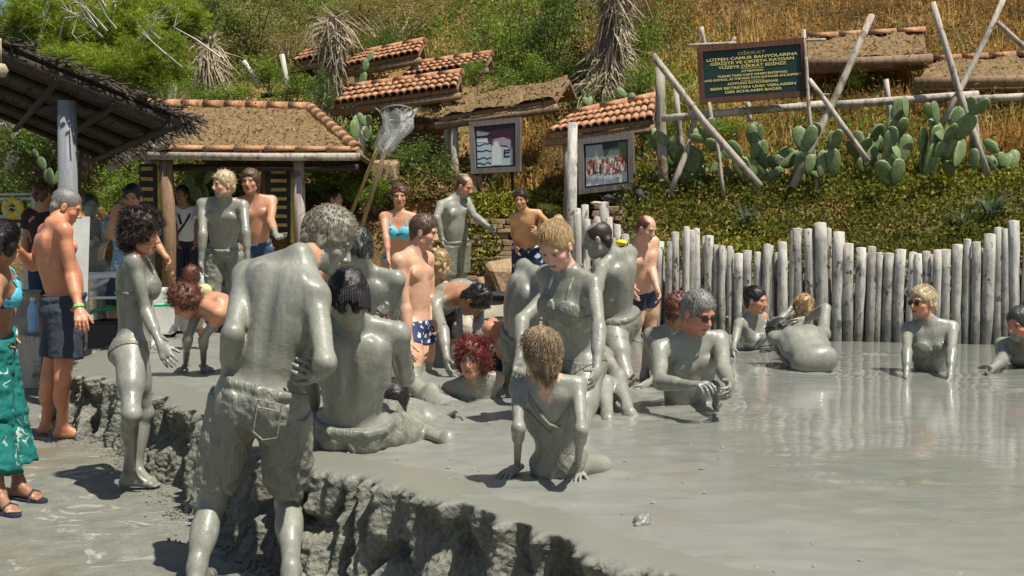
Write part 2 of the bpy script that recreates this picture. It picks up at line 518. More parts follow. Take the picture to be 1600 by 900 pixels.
def foot_prims(A, T, q, side):
    Z = V((0, 0, 1)); T = V((T[0], T[1], T[2])).normalized(); S = T.cross(Z).normalized()
    Un = S.cross(T).normalized()
    P = [cone(A + Un * 0.02 * q, A - T * 0.030 * q - Un * 0.040 * q, 0.034 * q, 0.031 * q, 0.02)]
    ball = A + T * 0.125 * q - Un * 0.052 * q
    P.append(cone(A - Un * 0.005 * q, ball, 0.034 * q, 0.021 * q, 0.02))
    P.append(cone(A - T * 0.035 * q - Un * 0.050 * q, ball + S * 0.012 * q, 0.024 * q, 0.020 * q, 0.02, Un, 1.1))
    P.append(cone(ball + S * 0.028 * q, ball - S * 0.028 * q, 0.018 * q, 0.019 * q, 0.016))
    for i in range(5):
        o = (i - 2) * 0.0165 * side; ln = (0.050, 0.048, 0.043, 0.037, 0.030)[i]; r = (0.0125, 0.0095, 0.009, 0.0085, 0.0085)[i] * q
        b = ball + S * (-o) * q - Un * 0.006 * q
        P.append(cone(b, b + T * ln * q - Un * 0.004 * q, r, r * 0.9, 0.005))
    return P

def head_prims(C, L, U, F, q, neckb, fem=False, beard=False, child=False):
    def p(x, y, z): return C + L * (x * q) + F * (y * q) + U * (z * q)
    ax = (L, F, U)
    j = 0.9 if fem or child else 1.0
    P = [cone(neckb, p(0, -0.022, -0.055), (0.053 if fem or child else 0.062) * q, (0.050 if fem or child else 0.057) * q, 0.03),
         ell(p(0, -0.014, 0.032), ax, (0.077 * q, 0.096 * q, 0.088 * q), 0.02),
         ell(p(0, 0.026, -0.035), ax, (0.062 * q, 0.066 * q, 0.082 * q), 0.03),
         cone(p(0, 0.062, -0.098), p(0, 0.055, -0.085), 0.022 * j * q, 0.03 * j * q, 0.02),
         cone(p(0.046 * j, 0.010, -0.070), p(0.015, 0.060, -0.098), 0.021 * q, 0.018 * q, 0.02),
         cone(p(-0.046 * j, 0.010, -0.070), p(-0.015, 0.060, -0.098), 0.021 * q, 0.018 * q, 0.02),
         cone(p(-0.036, 0.074, 0.022), p(0.036, 0.074, 0.022), 0.013 * q, 0.013 * q, 0.012),
         ell(p(0.043, 0.056, -0.028), ax, (0.021 * q, 0.022 * q, 0.018 * q), 0.018),
         ell(p(-0.043, 0.056, -0.028), ax, (0.021 * q, 0.022 * q, 0.018 * q), 0.018)]
    for s in (-1, 1):
        P.append(ell(p(s * 0.031, 0.094, 0.000), ax, (0.017 * q, 0.014 * q, 0.011 * q), 0.012, 's'))
        P.append(sph(p(s * 0.031, 0.073, 0.000), 0.0125 * q, 0.003))
        P.append(ell(p(s * 0.079, -0.006, -0.010), (L, F, U), (0.010 * q, 0.019 * q, 0.032 * q), 0.006))
        P.append(ell(p(s * 0.090, 0.000, -0.010), (L, F, U), (0.006 * q, 0.010 * q, 0.019 * q), 0.004, 's'))
        P.append(sph(p(s * 0.011, 0.098, -0.038), 0.0085 * q, 0.006))
    P += [cone(p(0, 0.083, 0.010), p(0, 0.108, -0.030), 0.0085 * q, 0.0120 * q, 0.010),
          cone(p(-0.019, 0.084, -0.061), p(0.019, 0.084, -0.061), 0.0085 * q, 0.0085 * q, 0.006),
          cone(p(-0.015, 0.083, -0.073), p(0.015, 0.083, -0.073), 0.0085 * q, 0.0085 * q, 0.006),
          cone(p(-0.020, 0.099, -0.0665), p(0.020, 0.099, -0.0665), 0.0030 * q, 0.0030 * q, 0.004, op='s')]
    if beard:
        P.append(ell(p(0, 0.052, -0.088), ax, (0.048 * q, 0.045 * q, 0.040 * q), 0.02))
    return P

def hair_make(name, parent, C, L, U, F, q, style, mat, n, length, h, seed=1):
    """hair: a scalp cap that follows the skull with real strands over it; child of the person"""
    rnd = random.Random(seed)
    def p(x, y, z): return C + L * (x * q) + F * (y * q) + U * (z * q)
    ax = (L, F, U)
    th = {'buzz': 0.003, 'short': 0.010, 'bald': 0.004, 'curly': 0.030, 'bun': 0.008, 'long': 0.012, 'messy': 0.016, 'braids': 0.010, 'pony': 0.009, 'spiky': 0.012, 'wavy': 0.016, 'crop': 0.013}[style]
    P = [ell(p(0, -0.016, 0.036), ax, ((0.079 + th) * q, (0.096 + th) * q, (0.089 + th) * q), 0.02)]
    P.append(cone(p(0.04, -0.065, -0.03), p(0.03, -0.062, -0.065), 0.034 * q, 0.024 * q, 0.02))
    P.append(cone(p(-0.04, -0.065, -0.03), p(-0.03, -0.062, -0.065), 0.034 * q, 0.024 * q, 0.02))
    if style in ('curly',):
        P += [ell(p(0, -0.05, -0.03), ax, (0.095 * q, 0.075 * q, 0.085 * q), 0.03)]
    if style in ('long', 'wavy'):
        P += [ell(p(0, -0.055, -0.05), ax, (0.080 * q, 0.050 * q, 0.09 * q), 0.03)]
        for s in (-1, 1): P.append(cone(p(s * 0.070, -0.02, 0.0), p(s * 0.064, -0.03, -0.09), 0.024 * q, 0.018 * q, 0.02))
    if style == 'bun':
        P += [ell(p(0, -0.105, 0.085), ax, (0.034 * q, 0.034 * q, 0.032 * q), 0.012)]
    if style == 'pony':
        P += [ell(p(0, -0.118, 0.03), ax, (0.024 * q, 0.026 * q, 0.024 * q), 0.012), cone(p(0, -0.135, 0.02), p(0.01, -0.14, -0.07), 0.020 * q, 0.008 * q, 0.012)]
    hl = 0.062 if style in ('bald',) else 0.0
    P.append(ell(p(0, 0.118, -0.035), ax, (0.088 * q, (0.085 + hl * 0.5) * q, (0.108 + hl) * q), 0.010, 's'))
    P.append(ell(p(0, 0.05, -0.085), ax, (0.12 * q, 0.062 * q, 0.062 * q), 0.010, 's'))
    for s in (-1, 1):
        if style not in ('curly', 'long', 'wavy', 'braids'): P.append(ell(p(s * 0.09, -0.004, -0.012), ax, (0.018 * q, 0.022 * q, 0.032 * q), 0.006, 's'))
    if style == 'bald': P.append(ell(p(0, 0.01, 0.115), ax, (0.062 * q, 0.075 * q, 0.06 * q), 0.012, 's'))
    amp = {'buzz': 0.001, 'bald': 0.001, 'short': 0.004, 'curly': 0.012, 'bun': 0.003, 'long': 0.004, 'messy': 0.007, 'braids': 0.006, 'pony': 0.003, 'spiky': 0.006, 'wavy': 0.006, 'crop': 0.010}[style]
    def post(Fd):
        X, Y, Z = Fd.ax[0][:, None, None], Fd.ax[1][None, :, None], Fd.ax[2][None, None, :]
        Fd.f += amp * q * wobble((X, Y, Z), seed, 110 if style != 'curly' else 75)
    v, f = mesh_prims(P, h, post=post)
    # strands
    sv = []; sf = []
    sc0 = p(0, -0.016, 0.036); srx, sry, srz = (0.079 + th) * q, (0.096 + th) * q, (0.089 + th) * q
    hug = {'bun': 1.07, 'pony': 1.06, 'short': 1.12, 'bald': 1.05, 'buzz': 1.05, 'messy': 1.25}.get(style, 0)
    def strand(a, d0, ln, r, curl, droop, segs):
        d = V(d0).normalized(); pnt = V(a); pts = [pnt.copy()]
        side = d.cross(V((rnd.uniform(-1, 1), rnd.uniform(-1, 1), rnd.uniform(-1, 1)))).normalized()
        s2 = d.cross(side).normalized(); ph = rnd.uniform(0, 6.28)
        for i in range(segs):
            d = (d + V((0, 0, -1)) * droop / segs * 2).normalized()
            pnt = pnt + d * (ln / segs)
            if hug:
                rl = pnt - sc0; a_ = V((rl.dot(L) / srx, rl.dot(F) / sry, rl.dot(U) / srz)); m_ = a_.length
                if m_ < 1.03 or m_ > hug: pnt = sc0 + rl * ((1.03 if m_ < 1.03 else hug) / m_)
            o = (side * math.cos(ph + i * 1.9) + s2 * math.sin(ph + i * 1.9)) * curl
            pts.append(pnt + o)
        rings = len(sv)
        for i, pt in enumerate(pts):
            rr = r * (1 - 0.75 * i / segs)
            for k in range(3):
                a_ = 2.094 * k
                sv.append(tuple(pt + (side * math.cos(a_) + s2 * math.sin(a_)) * rr))
        for i in range(segs):
            for k in range(3):
                k2 = (k + 1) % 3
                sf.append((rings + i * 3 + k, rings + i * 3 + k2, rings + (i + 1) * 3 + k2, rings + (i + 1) * 3 + k))
    if len(v) > 10:
        for i in range(n):
            vi = v[rnd.randrange(len(v))]; a = V((float(vi[0]), float(vi[1]), float(vi[2])))
            nd = (a - p(0, -0.016, 0.03)).normalized()
            if nd.dot(F) > 0.55 and nd.dot(U) < 0.35 and style != 'curly': continue
            rl_ = a - C
            if style not in ('curly', 'long', 'wavy', 'braids', 'crop') and abs(rl_.dot(L)) / q > .062 and rl_.dot(U) / q < .03 and rl_.dot(F) / q > -.045: continue
            a = a - nd * 0.004
            j = V((rnd.gauss(0, .3), rnd.gauss(0, .3), rnd.gauss(0, .3)))
            if style == 'crop': strand(a, nd * .8 + j * 1.6, length * rnd.uniform(.6, 1.3), 0.0034 * q, 0.007 * q, 0.3, 5)
            elif style == 'curly': strand(a, nd + j, length * rnd.uniform(.6, 1.3), 0.0032 * q, 0.012 * q, 0.3, 7)
            elif style in ('short', 'messy', 'spiky'):
                strand(a, nd * (1.1 if style == 'spiky' else 0.18) + j * (1.0 if style == 'spiky' else 0.8) + F * 0.35 - U * (-0.25 if style == 'spiky' else 0.3), length * rnd.uniform(.6, 1.2), 0.0024 * q, 0.002, 0.25, 3)
            elif style in ('buzz', 'bald'): strand(a, nd * 0.3 - U * 0.4 + j, length * 0.4, 0.002 * q, 0, 0.1, 2)
            elif style in ('bun', 'pony'):
                t = (p(0, -0.10, 0.07) - a); t = (t - nd * t.dot(nd))
                strand(a + nd * 0.004, t.normalized() + j * 0.10 + nd * 0.01, min(length, t.length * 0.8 + 0.01), 0.0028 * q, 0.001, 0.0, 4)
            elif style != 'braids':
                t = -U - nd * (-U).dot(nd)
                strand(a + nd * 0.003, t.normalized() * 1.0 + nd * 0.25 + j * 0.5 - F * 0.2, length * rnd.uniform(.5, 1.2), 0.0027 * q, 0.006 * q if style == 'wavy' else 0.002, 0.7, 6)
        if style == 'bun':
            c0 = p(0, -0.105, 0.086)
            for i in range(n // 6):
                d = V((rnd.gauss(0, 1), rnd.gauss(0, 1), rnd.gauss(0, 1))).normalized()
                strand(c0 + d * 0.026 * q, d + V((rnd.gauss(0, .8), rnd.gauss(0, .8), rnd.gauss(0, .8))), 0.030 * q, 0.003 * q, 0.006 * q, 0.2, 5)
        if style == 'braids':
            for i in range(34):
                an = (i / 33.0 - 0.5) * 3.6; a = p(math.sin(an) * 0.085, -math.cos(an) * 0.10 - 0.012, 0.02 + rnd.uniform(-.01, .03))
                rr = 0.0085 * q; pts = [p(math.sin(an) * 0.05, -0.02 - math.cos(an) * 0.05, 0.115), a]
                for k in range(1, 4): pts.append(a - U * 0.028 * k * q + F * (-0.002) * k + L * math.sin(an) * 0.003 * k)
                mbx = MB(); mbx.tube(pts, [rr] * 4 + [rr * 0.7], 5)
                b0 = len(sv); sv.extend(mbx.v); sf.extend([tuple(x + b0 for x in ff) for ff in mbx.f if len(ff) == 4])
    nv = len(v)
    if sv:
        v = np.concatenate([v, np.array(sv, dtype=np.float32)]); f = np.concatenate([f, np.array(sf, dtype=np.int32) + nv])
    me = mesh_np(name, v, f, mat)
    o = bpy.data.objects.new(name, me); link(o, parent)
    return o

def taylor(par, pix, Lb, hint='f'):
    """place the child joint on the sight line through pix at bone length Lb from its parent"""
    if len(pix) > 2 and pix[2] == 'g':          # ankle of a foot that stands on the low ground
        return on(pix[0], pix[1], 0.088)
    if len(pix) > 2 and pix[2] == 'm':          # wrist of a hand resting on the mud
        return on(pix[0], pix[1], MUDZ + 0.035)
    if len(pix) > 2 and not isinstance(pix[2], str):
        return at(pix[0], pix[1], par.y + pix[2])
    if len(pix) > 2: hint = pix[2]
    d = ray(pix[0], pix[1]).normalized(); oc = CAM - par
    b = d.dot(oc); c = oc.dot(oc) - Lb * Lb; disc = b * b - c
    if disc <= 0:
        q = CAM + d * (-b); L = (q - par).length
        if L > Lb * 1.12: q = par + (q - par) * (Lb * 1.12 / L)
        return q
    s = math.sqrt(disc)
    return CAM + d * (-b - s if hint == 'f' else -b + s)

BONE = dict(torso=0.285, head=0.110, ua=0.172, fa=0.146, th=0.245, sh=0.240)
PCOUNT = [0, 0]
def person(label, D, H=1.75, pel=None, neck=None, head=None, cy=0, py=None, hy=None, hp=0, hr=0, fem=False, child=False,
           eL=None, wL=None, hL=None, eR=None, wR=None, hR=None, kL=None, aL=None, tL=None, kR=None, aR=None, tR=None,
           nL=None, nR=None, curl=0.35, curlR=None, thumb=0.6, fat=1.0, belly=0.0, arch=0.0, bust=0.0, skin='tan', mud=1.0, bare=(), muddy=(), hair=('short', 'darkbrown', 150, 0.02),
           clothes=(), zcut=None, res=1.35, beard=False, shades=False, legs=True, browc=None, shw=None, group=None, armr=1.0, legr=1.0, cat='person', extra=None, headscale=1.0, hairh=None, glute=1.0, sL=None, sR=None):
    q = H / 1.75
    sc = FPX / D
    h = min(0.0125, max(0.0080, res / (0.64 * sc))); hf = min(0.0085, max(0.0046, 0.75 / (0.64 * sc)))
    if py is None: py = cy
    if hy is None: hy = cy
    P0 = at(pel[0], pel[1], D)
    N0 = taylor(P0, neck, BONE['torso'] * H)
    Hd = taylor(N0, head, BONE['head'] * H * headscale)
    Up = (N0 - P0).normalized()
    Lp, _, Fp = frame(Up, yawL(py)); Lc, _, Fc = frame(Up, yawL(cy))
    hU = V((0, 0, 1)); hL_ = yawL(hy); hF = hL_.cross(hU)
    M = Matrix.Rotation(R_(hp), 3, hL_)      # positive = looks down
    hU = M @ hU; hF = M @ hF
    M = Matrix.Rotation(R_(hr), 3, hF); hU = M @ hU; hL_ = M @ hL_
    TL = (N0 - P0).length
    sw = (shw or (0.094 if fem else (0.096 if child else 0.108))) * H; hw = (0.056 if fem else 0.052) * H
    f = fat
    def tp(l, fr, t, mix=None):            # torso point: lateral, forward, fraction of the way up
        m = t if mix is None else mix
        Lx = (Lp * (1 - m) + Lc * m).normalized(); Fx = (Fp * (1 - m) + Fc * m).normalized()
        return P0 + Up * (TL * t) + Lx * (l * q) + Fx * ((fr * q) - arch * math.sin(math.pi * min(max(t, 0), 1)))
    shL = N0 + Lc * sw - Up * (0.030 * q); shR = N0 - Lc * sw - Up * (0.030 * q)
    if sL: shL = at(sL[0], sL[1], shL.y)
    if sR: shR = at(sR[0], sR[1], shR.y)
    if sL or sR: Lc, _, Fc = frame((Up - (shL - shR).normalized() * Up.dot((shL - shR).normalized())), shL - shR)
    axp = (Lp, Fp, Up); axc = (Lc, Fc, Lc.cross(Fc) * -1 if Lc.cross(Fc).dot(Up) < 0 else Lc.cross(Fc))
    hipL = P0 + Lp * hw - Up * (0.02 * q); hipR = P0 - Lp * hw - Up * (0.02 * q)
    B = []
    hb = 1.08 if fem else 1.0; wb = 0.90 if fem else 1.0
    if child: hb = 0.92; wb = 0.9
    B += [ell(tp(0, 0, 0.04), axp, (0.148 * hb * f * q, 0.104 * f * q, 0.11 * q), 0.03),
          ell(tp(0, 0.004, 0.33), axp, (0.130 * wb * f * q, 0.094 * f * q, 0.15 * q), 0.04),
          ell(tp(0, 0, 0.56), axc, (0.142 * wb * f * q, 0.102 * f * q, 0.15 * q), 0.04),
          ell(tp(0, -0.005, 0.74), axc, (0.153 * wb * q * (0.5 + 0.5 * f), 0.104 * f * q, 0.145 * q), 0.04),
          cone(shL.lerp(shR, .14) - Up * 0.015 * q, shR.lerp(shL, .14) - Up * 0.015 * q, 0.058 * q, 0.058 * q, 0.04, Up, 1.0),
          cone(N0 + Up * 0.025 * q - Fc * 0.01, shL + Up * 0.028 * q, 0.042 * q, 0.030 * q, 0.035), cone(N0 + Up * 0.025 * q - Fc * 0.01, shR + Up * 0.028 * q, 0.042 * q, 0.030 * q, 0.035)]
    for s in (-1, 1):
        if glute: B.append(ell(tp(s * 0.068 * hb, -0.052 * f, -0.06), axp, (0.080 * f * hb * q, 0.075 * f * q, 0.085 * q), 0.025))
        B.append(ell(tp(s * 0.078, -0.070 * f, 0.80), axc, (0.050 * q, 0.030 * q, 0.075 * q), 0.03))
        B.append(cone(tp(s * 0.13 * wb * f, -0.01, 0.50), tp(s * 0.135 * wb, -0.03, 0.84), 0.030 * q, 0.040 * q, 0.04))
        if fem and bust: B.append(ell(tp(s * 0.064, 0.074 * f + 0.010 * bust, 0.665), axc, (0.060 * q * (0.8 + .25 * bust), 0.050 * q * (0.7 + .4 * bust), 0.060 * q * (0.8 + .25 * bust)), 0.045)); B.append(cone(tp(s * 0.075, 0.075 * f, 0.72), tp(s * 0.095, 0.03, 0.90), 0.036 * q, 0.03 * q, 0.05))
        elif not child: B.append(ell(tp(s * 0.072, 0.082 * f, 0.745), axc, (0.070 * q, 0.026 * q * f, 0.052 * q), 0.02))
    if belly: B.append(ell(tp(0, 0.025 + 0.035 * belly, 0.32), axp, (0.135 * q * f, 0.080 * q * (0.75 + 0.3 * belly), 0.155 * q), 0.06))
    if not child: B.append(cone(tp(0, -0.120 * f, 0.16), tp(0, -0.128 * f, 0.86), 0.018 * q, 0.018 * q, 0.035, op='s'))
    B.append(cone(tp(0, 0.118 * f + 0.04 * belly, 0.27), tp(0, 0.112 * f + 0.04 * belly, 0.27), 0.007, 0.007, 0.006, op='s'))
    hands = {}; ARM = []
    J = dict(P=P0, N=N0, H=Hd, shL=shL, shR=shR, hipL=hipL, hipR=hipR)
    ar = (0.84 if fem else 0.80 if child else 1.0) * armr; lr = (0.98 if fem else 0.82 if child else 1.0) * legr
    for S, sh, e_, w_, h_, nn, sg in (('L', shL, eL, wL, hL, nL, 1), ('R', shR, eR, wR, hR, nR, -1)):
        el = taylor(sh, e_, BONE['ua'] * H) if e_ else sh + (V((0, 0, -1)) + Lc * sg * 0.12).normalized() * BONE['ua'] * H
        wr = taylor(el, w_, BONE['fa'] * H) if w_ else el + (V((0, 0, -1)) + Fc * 0.25).normalized() * BONE['fa'] * H
        ARM += [sph(sh - Up * 0.005, 0.052 * ar * q, 0.035), cone(sh, el, 0.048 * ar * q, 0.038 * ar * q, 0.03)]
        ud = (el - sh).normalized(); fd = (wr - el).normalized()
        bd = (fd - ud * fd.dot(ud)); bd = bd if bd.length > 0.15 else (Fc - ud * Fc.dot(ud))
        if bd.length < 0.05: bd = Lc - ud * Lc.dot(ud)
        bd.normalize()
        ARM += [ell(sh + ud * 0.13 * q + bd * 0.012 * q, (bd, ud.cross(bd), ud), (0.036 * ar * q, 0.038 * ar * q, 0.085 * q), 0.02),
              cone(el, wr, 0.0385 * ar * q, 0.0255 * ar * q, 0.02),
              cone(el + fd * 0.03 * q, el + fd * 0.12 * q, 0.041 * ar * q, 0.034 * ar * q, 0.03)]
        J['e' + S] = el; J['w' + S] = wr
        hd = (taylor(wr, h_, 0.16 * q) - wr).normalized() if h_ else (fd + V((0, 0, -0.15))).normalized()
        nv = V(nn) if nn else (-Lc * sg + Fc * 0.2)
        nv = nv - hd * nv.dot(hd)
        if nv.length < 0.1: nv = hd.cross(V((0, 0, 1)))
        if nv.length < 0.1: nv = Fc
        nv.normalize()
        sd = hd.cross(nv)                  # thumb side: for a hanging hand, palm in, the thumb points forward
        sidev = sg * 1.0 if (hd.cross(-Lc * sg)).dot(hd.cross(nv)) else 1
        # anatomical: left hand thumb = n x d, right hand thumb = d x n
        side = 1 if sg < 0 else -1
        cc = curl if (S == 'L' or curlR is None) else curlR
        hands[S] = hand_prims(wr, hd, nv, side, q * (0.94 if fem else 1), cc, 0.07, thumb)
        J['h' + S] = wr + hd * 0.09 * q; J['d' + S] = hd; J['n' + S] = nv
    CUT = len(B)
    if legs:
        for S, hip, k_, a_, t_, sg in (('L', hipL, kL, aL, tL, 1), ('R', hipR, kR, aR, tR, -1)):
            kn = taylor(hip, k_, BONE['th'] * H) if k_ else hip + V((0, 0, -BONE['th'] * H)) + Lp * sg * 0.01
            an = taylor(kn, a_, BONE['sh'] * H) if a_ else kn + V((0, 0, -BONE['sh'] * H)) - Fp * 0.02
            if t_: T = (taylor(an, t_, 0.17 * q) - an); T.z = T.z * 0.12
            else: T = V((Fp.x, Fp.y, 0)) if V((Fp.x, Fp.y, 0)).length > 0.2 else V((yawL(py).cross(V((0, 0, 1)))))
            T = V((T.x, T.y, T.z if t_ else 0)).normalized()
            J['k' + S] = kn; J['a' + S] = an; J['T' + S] = T
            td = (kn - hip).normalized(); sd_ = (an - kn).normalized()
            back = -(T - sd_ * T.dot(sd_)); back = back if back.length > 0.1 else -(Fp - sd_ * Fp.dot(sd_))
            if back.length < 0.05: back = Lp - sd_ * Lp.dot(sd_)
            back.normalize()
            B += [cone(hip, kn, 0.083 * lr * f * q, 0.052 * lr * q, 0.035), cone(hip + td * 0.02, hip + td * 0.22 * q, 0.085 * lr * f * q, 0.076 * lr * f * q, 0.04),
                  sph(kn - back * 0.008, 0.051 * lr * q, 0.02), cone(kn, an, 0.046 * lr * q, 0.031 * lr * q, 0.025),
                  ell(kn + sd_ * 0.13 * q + back * 0.017 * q, (back, sd_.cross(back), sd_), (0.044 * lr * q, 0.050 * lr * q, 0.105 * q), 0.03),
                  cone(an - sd_ * 0.10 * q + back * 0.022 * q, an + back * 0.028 * q, 0.016 * q, 0.012 * q, 0.02)]
            if zcut is None or an.z > zcut - 0.1: B += foot_prims(an + V((0, 0, 0)), T, q, sg * 1.0)
    nb = N0 - Up * 0.03 * q
    HP = head_prims(Hd, hL_, hU, hF, q * headscale, nb, fem, beard, child)
    body_only = B + [HP[0]]
    body_vis = B[:CUT] + ARM + B[CUT:] + [HP[0]]
    pts = []
    v1, f1 = mesh_prims(body_vis, h, zcut=zcut)
    parts = [(v1, f1)]
    hv, hfc = mesh_prims(HP, hf, zcut=zcut); parts.append((hv, hfc))
    for S in 'LR':
        wr = J['w' + S]
        if zcut is not None and wr.z < zcut - 0.1: continue
        fa = cone(J['e' + S] * 0.35 + wr * 0.65, wr, (0.0255 * 0.65 + 0.0385 * 0.35) * ar * q - 0.0005, 0.0255 * ar * q - 0.0005, 0.01)
        v_, f_ = mesh_prims([fa] + hands[S], hf if hf < 0.007 else 0.007, zcut=zcut)
        if len(v_): parts.append((v_, f_))
    vs = []; fs = []; n0 = 0
    for v_, f_ in parts:
        vs.append(v_); fs.append(f_ + n0); n0 += len(v_)
    v = np.concatenate(vs); fc = np.concatenate(fs)
    # paint: bare skin / mud amount and face colours
    sk = np.tile(np.array(SKIN[skin] if isinstance(skin, str) else skin, dtype=np.float32), (len(v), 1))
    md = np.full(len(v), float(mud), dtype=np.float32)
    def spotf(pos, r):
        return np.clip(1.3 - np.linalg.norm(v - A3(pos), axis=1) / r, 0, 1)
    def res_pos(s):
        if isinstance(s, str):
            if ':' in s:
                a, b, t = s.split(':'); return J[a].lerp(J[b], float(t))
            return J[s]
        if len(s) == 3: return tp(*s)
        return at(s[0], s[1], D)
    for s, r in muddy: md = np.maximum(md, np.clip(spotf(res_pos(s), r) * 1.6, 0, 1))
    for s, r in bare: md = np.minimum(md, 1 - np.clip(spotf(res_pos(s), r) * (1.6 if r > .1 else 0.85), 0, 1))
    if zcut is not None:
        md = np.maximum(md, np.clip((MUDZ + 0.10 - v[:, 2]) / 0.05, 0, 1))
    qq = q * headscale
    rel = v - A3(Hd)
    lx = rel @ A3(hL_) / qq; ly = rel @ A3(hF) / qq; lz = rel @ A3(hU) / qq
    fm = (ly > 0.05) & (np.abs(lx) < 0.08) & (np.abs(lz) < 0.13)
    brow = np.array(browc if browc else (0.06, 0.035, 0.02), dtype=np.float32)
    lipm = fm & (np.abs(lx) < 0.024) & (np.abs(lz + 0.067) < 0.0115) & (ly > 0.07)
    sk[lipm] = sk[lipm] * 0.55 + np.array((0.30, 0.07, 0.06)) * 0.45
    mm = fm & (np.abs(lx) < 0.021) & (np.abs(lz + 0.067) < 0.0030) & (ly > 0.07); sk[mm] = (0.05, 0.015, 0.012)
    bm = fm & (np.abs(lz - 0.021 + np.abs(np.abs(lx) - 0.03) * 0.25) < 0.0042) & (np.abs(lx) > 0.011) & (np.abs(lx) < 0.048)
    sk[bm] = brow; md[bm] = np.minimum(md[bm], 0.45)
    for s in (-1, 1):
        em = fm & (((lx - s * 0.031) / 0.0135) ** 2 + ((lz - 0.0) / 0.0068) ** 2 < 1)
        sk[em] = (0.42, 0.38, 0.36); md[em] = 0
        im = fm & (((lx - s * 0.031) / 0.0062) ** 2 + ((lz - 0.0) / 0.0068) ** 2 < 1); sk[im] = (0.02, 0.013, 0.01); md[im] = 0
        ul = fm & (np.abs(lx - s * 0.031) < 0.0145) & (np.abs(lz - 0.0075) < 0.0022); sk[ul] = (0.045, 0.025, 0.02); md[ul] = 0
    ck = fm & (np.abs(np.abs(lx) - 0.04) < 0.02) & (np.abs(lz + 0.03) < 0.02)
    sk[ck] *= np.array((1.04, 0.88, 0.88), dtype=np.float32)
    base = P0.copy()
    zs = float(v[:, 2].min())
    root = empty('person', (P0.x, P0.y, zs), label, cat, group)
    off = np.array((P0.x, P0.y, zs), dtype=np.float32)
    me = mesh_np('body', v, fc, M_BODY, attrs={'mud': md}, colattrs={'skin': sk})
    bo = bpy.data.objects.new('body', me); link(bo, root); bo.matrix_parent_inverse = Matrix.Translation((-P0.x, -P0.y, -zs))
    inv = Matrix.Translation((-P0.x, -P0.y, -zs))
    PCOUNT[0] += 1; PCOUNT[1] += 2 * len(fc)
    kids = []
    if hair:
        st, colr, n, ln = hair
        kids.append(hair_make('hair', root, Hd, hL_, hU, hF, qq, st, HAIR[colr], n, ln, hairh or hf * 1.25, PCOUNT[0]))
    if shades:
        m = MB()
        def hp_(x, y, z): return Hd + hL_ * x * qq + hF * y * qq + hU * z * qq
        for s in (-1, 1):
            m.tube([hp_(s * .032, .092, .0), hp_(s * .032, .098, .0)], 0.021 * qq, 10)
            m.tube([hp_(s * .05, .090, .006), hp_(s * .082, .0, .006)], 0.0028 * qq, 5)
        m.tube([hp_(-.014, .098, .006), hp_(.014, .098, .006)], 0.003 * qq, 5)
        kids.append(m.build('sunglasses', M_LENS, root))
    ctx = dict(J=J, q=q, f=f, tp=tp, P0=P0, N0=N0, Up=Up, Lp=Lp, Fp=Fp, Lc=Lc, Fc=Fc, body=body_only, h=h, zcut=zcut, lr=lr, hb=hb, root=root, Hd=Hd, hL=hL_, hU=hU, hF=hF, TL=TL, axp=axp, axc=axc, sw=sw, ar=ar, wb=wb)
    for c in clothes:
        r = c[0](ctx, *c[1:])
        kids += r if isinstance(r, list) else [r]
    if extra: kids += extra(ctx)
    byname = {k.name.split('.')[0]: k for k in kids if k is not None}
    for k in kids:
        if k is None: continue
        nm = k.name.split('.')[0]
        host = byname.get('bikini_top') if nm == 'strap' else byname.get('shorts') if nm == 'pocket_seam' else byname.get('shirt') if nm == 'navy_sash' else None
        if nm == 'strap' and host is None: host = byname.get('swimsuit')
        if host is not None: k.parent = host; k.matrix_parent_inverse = Matrix.Identity(4)
        else: k.matrix_parent_inverse = inv
    return root

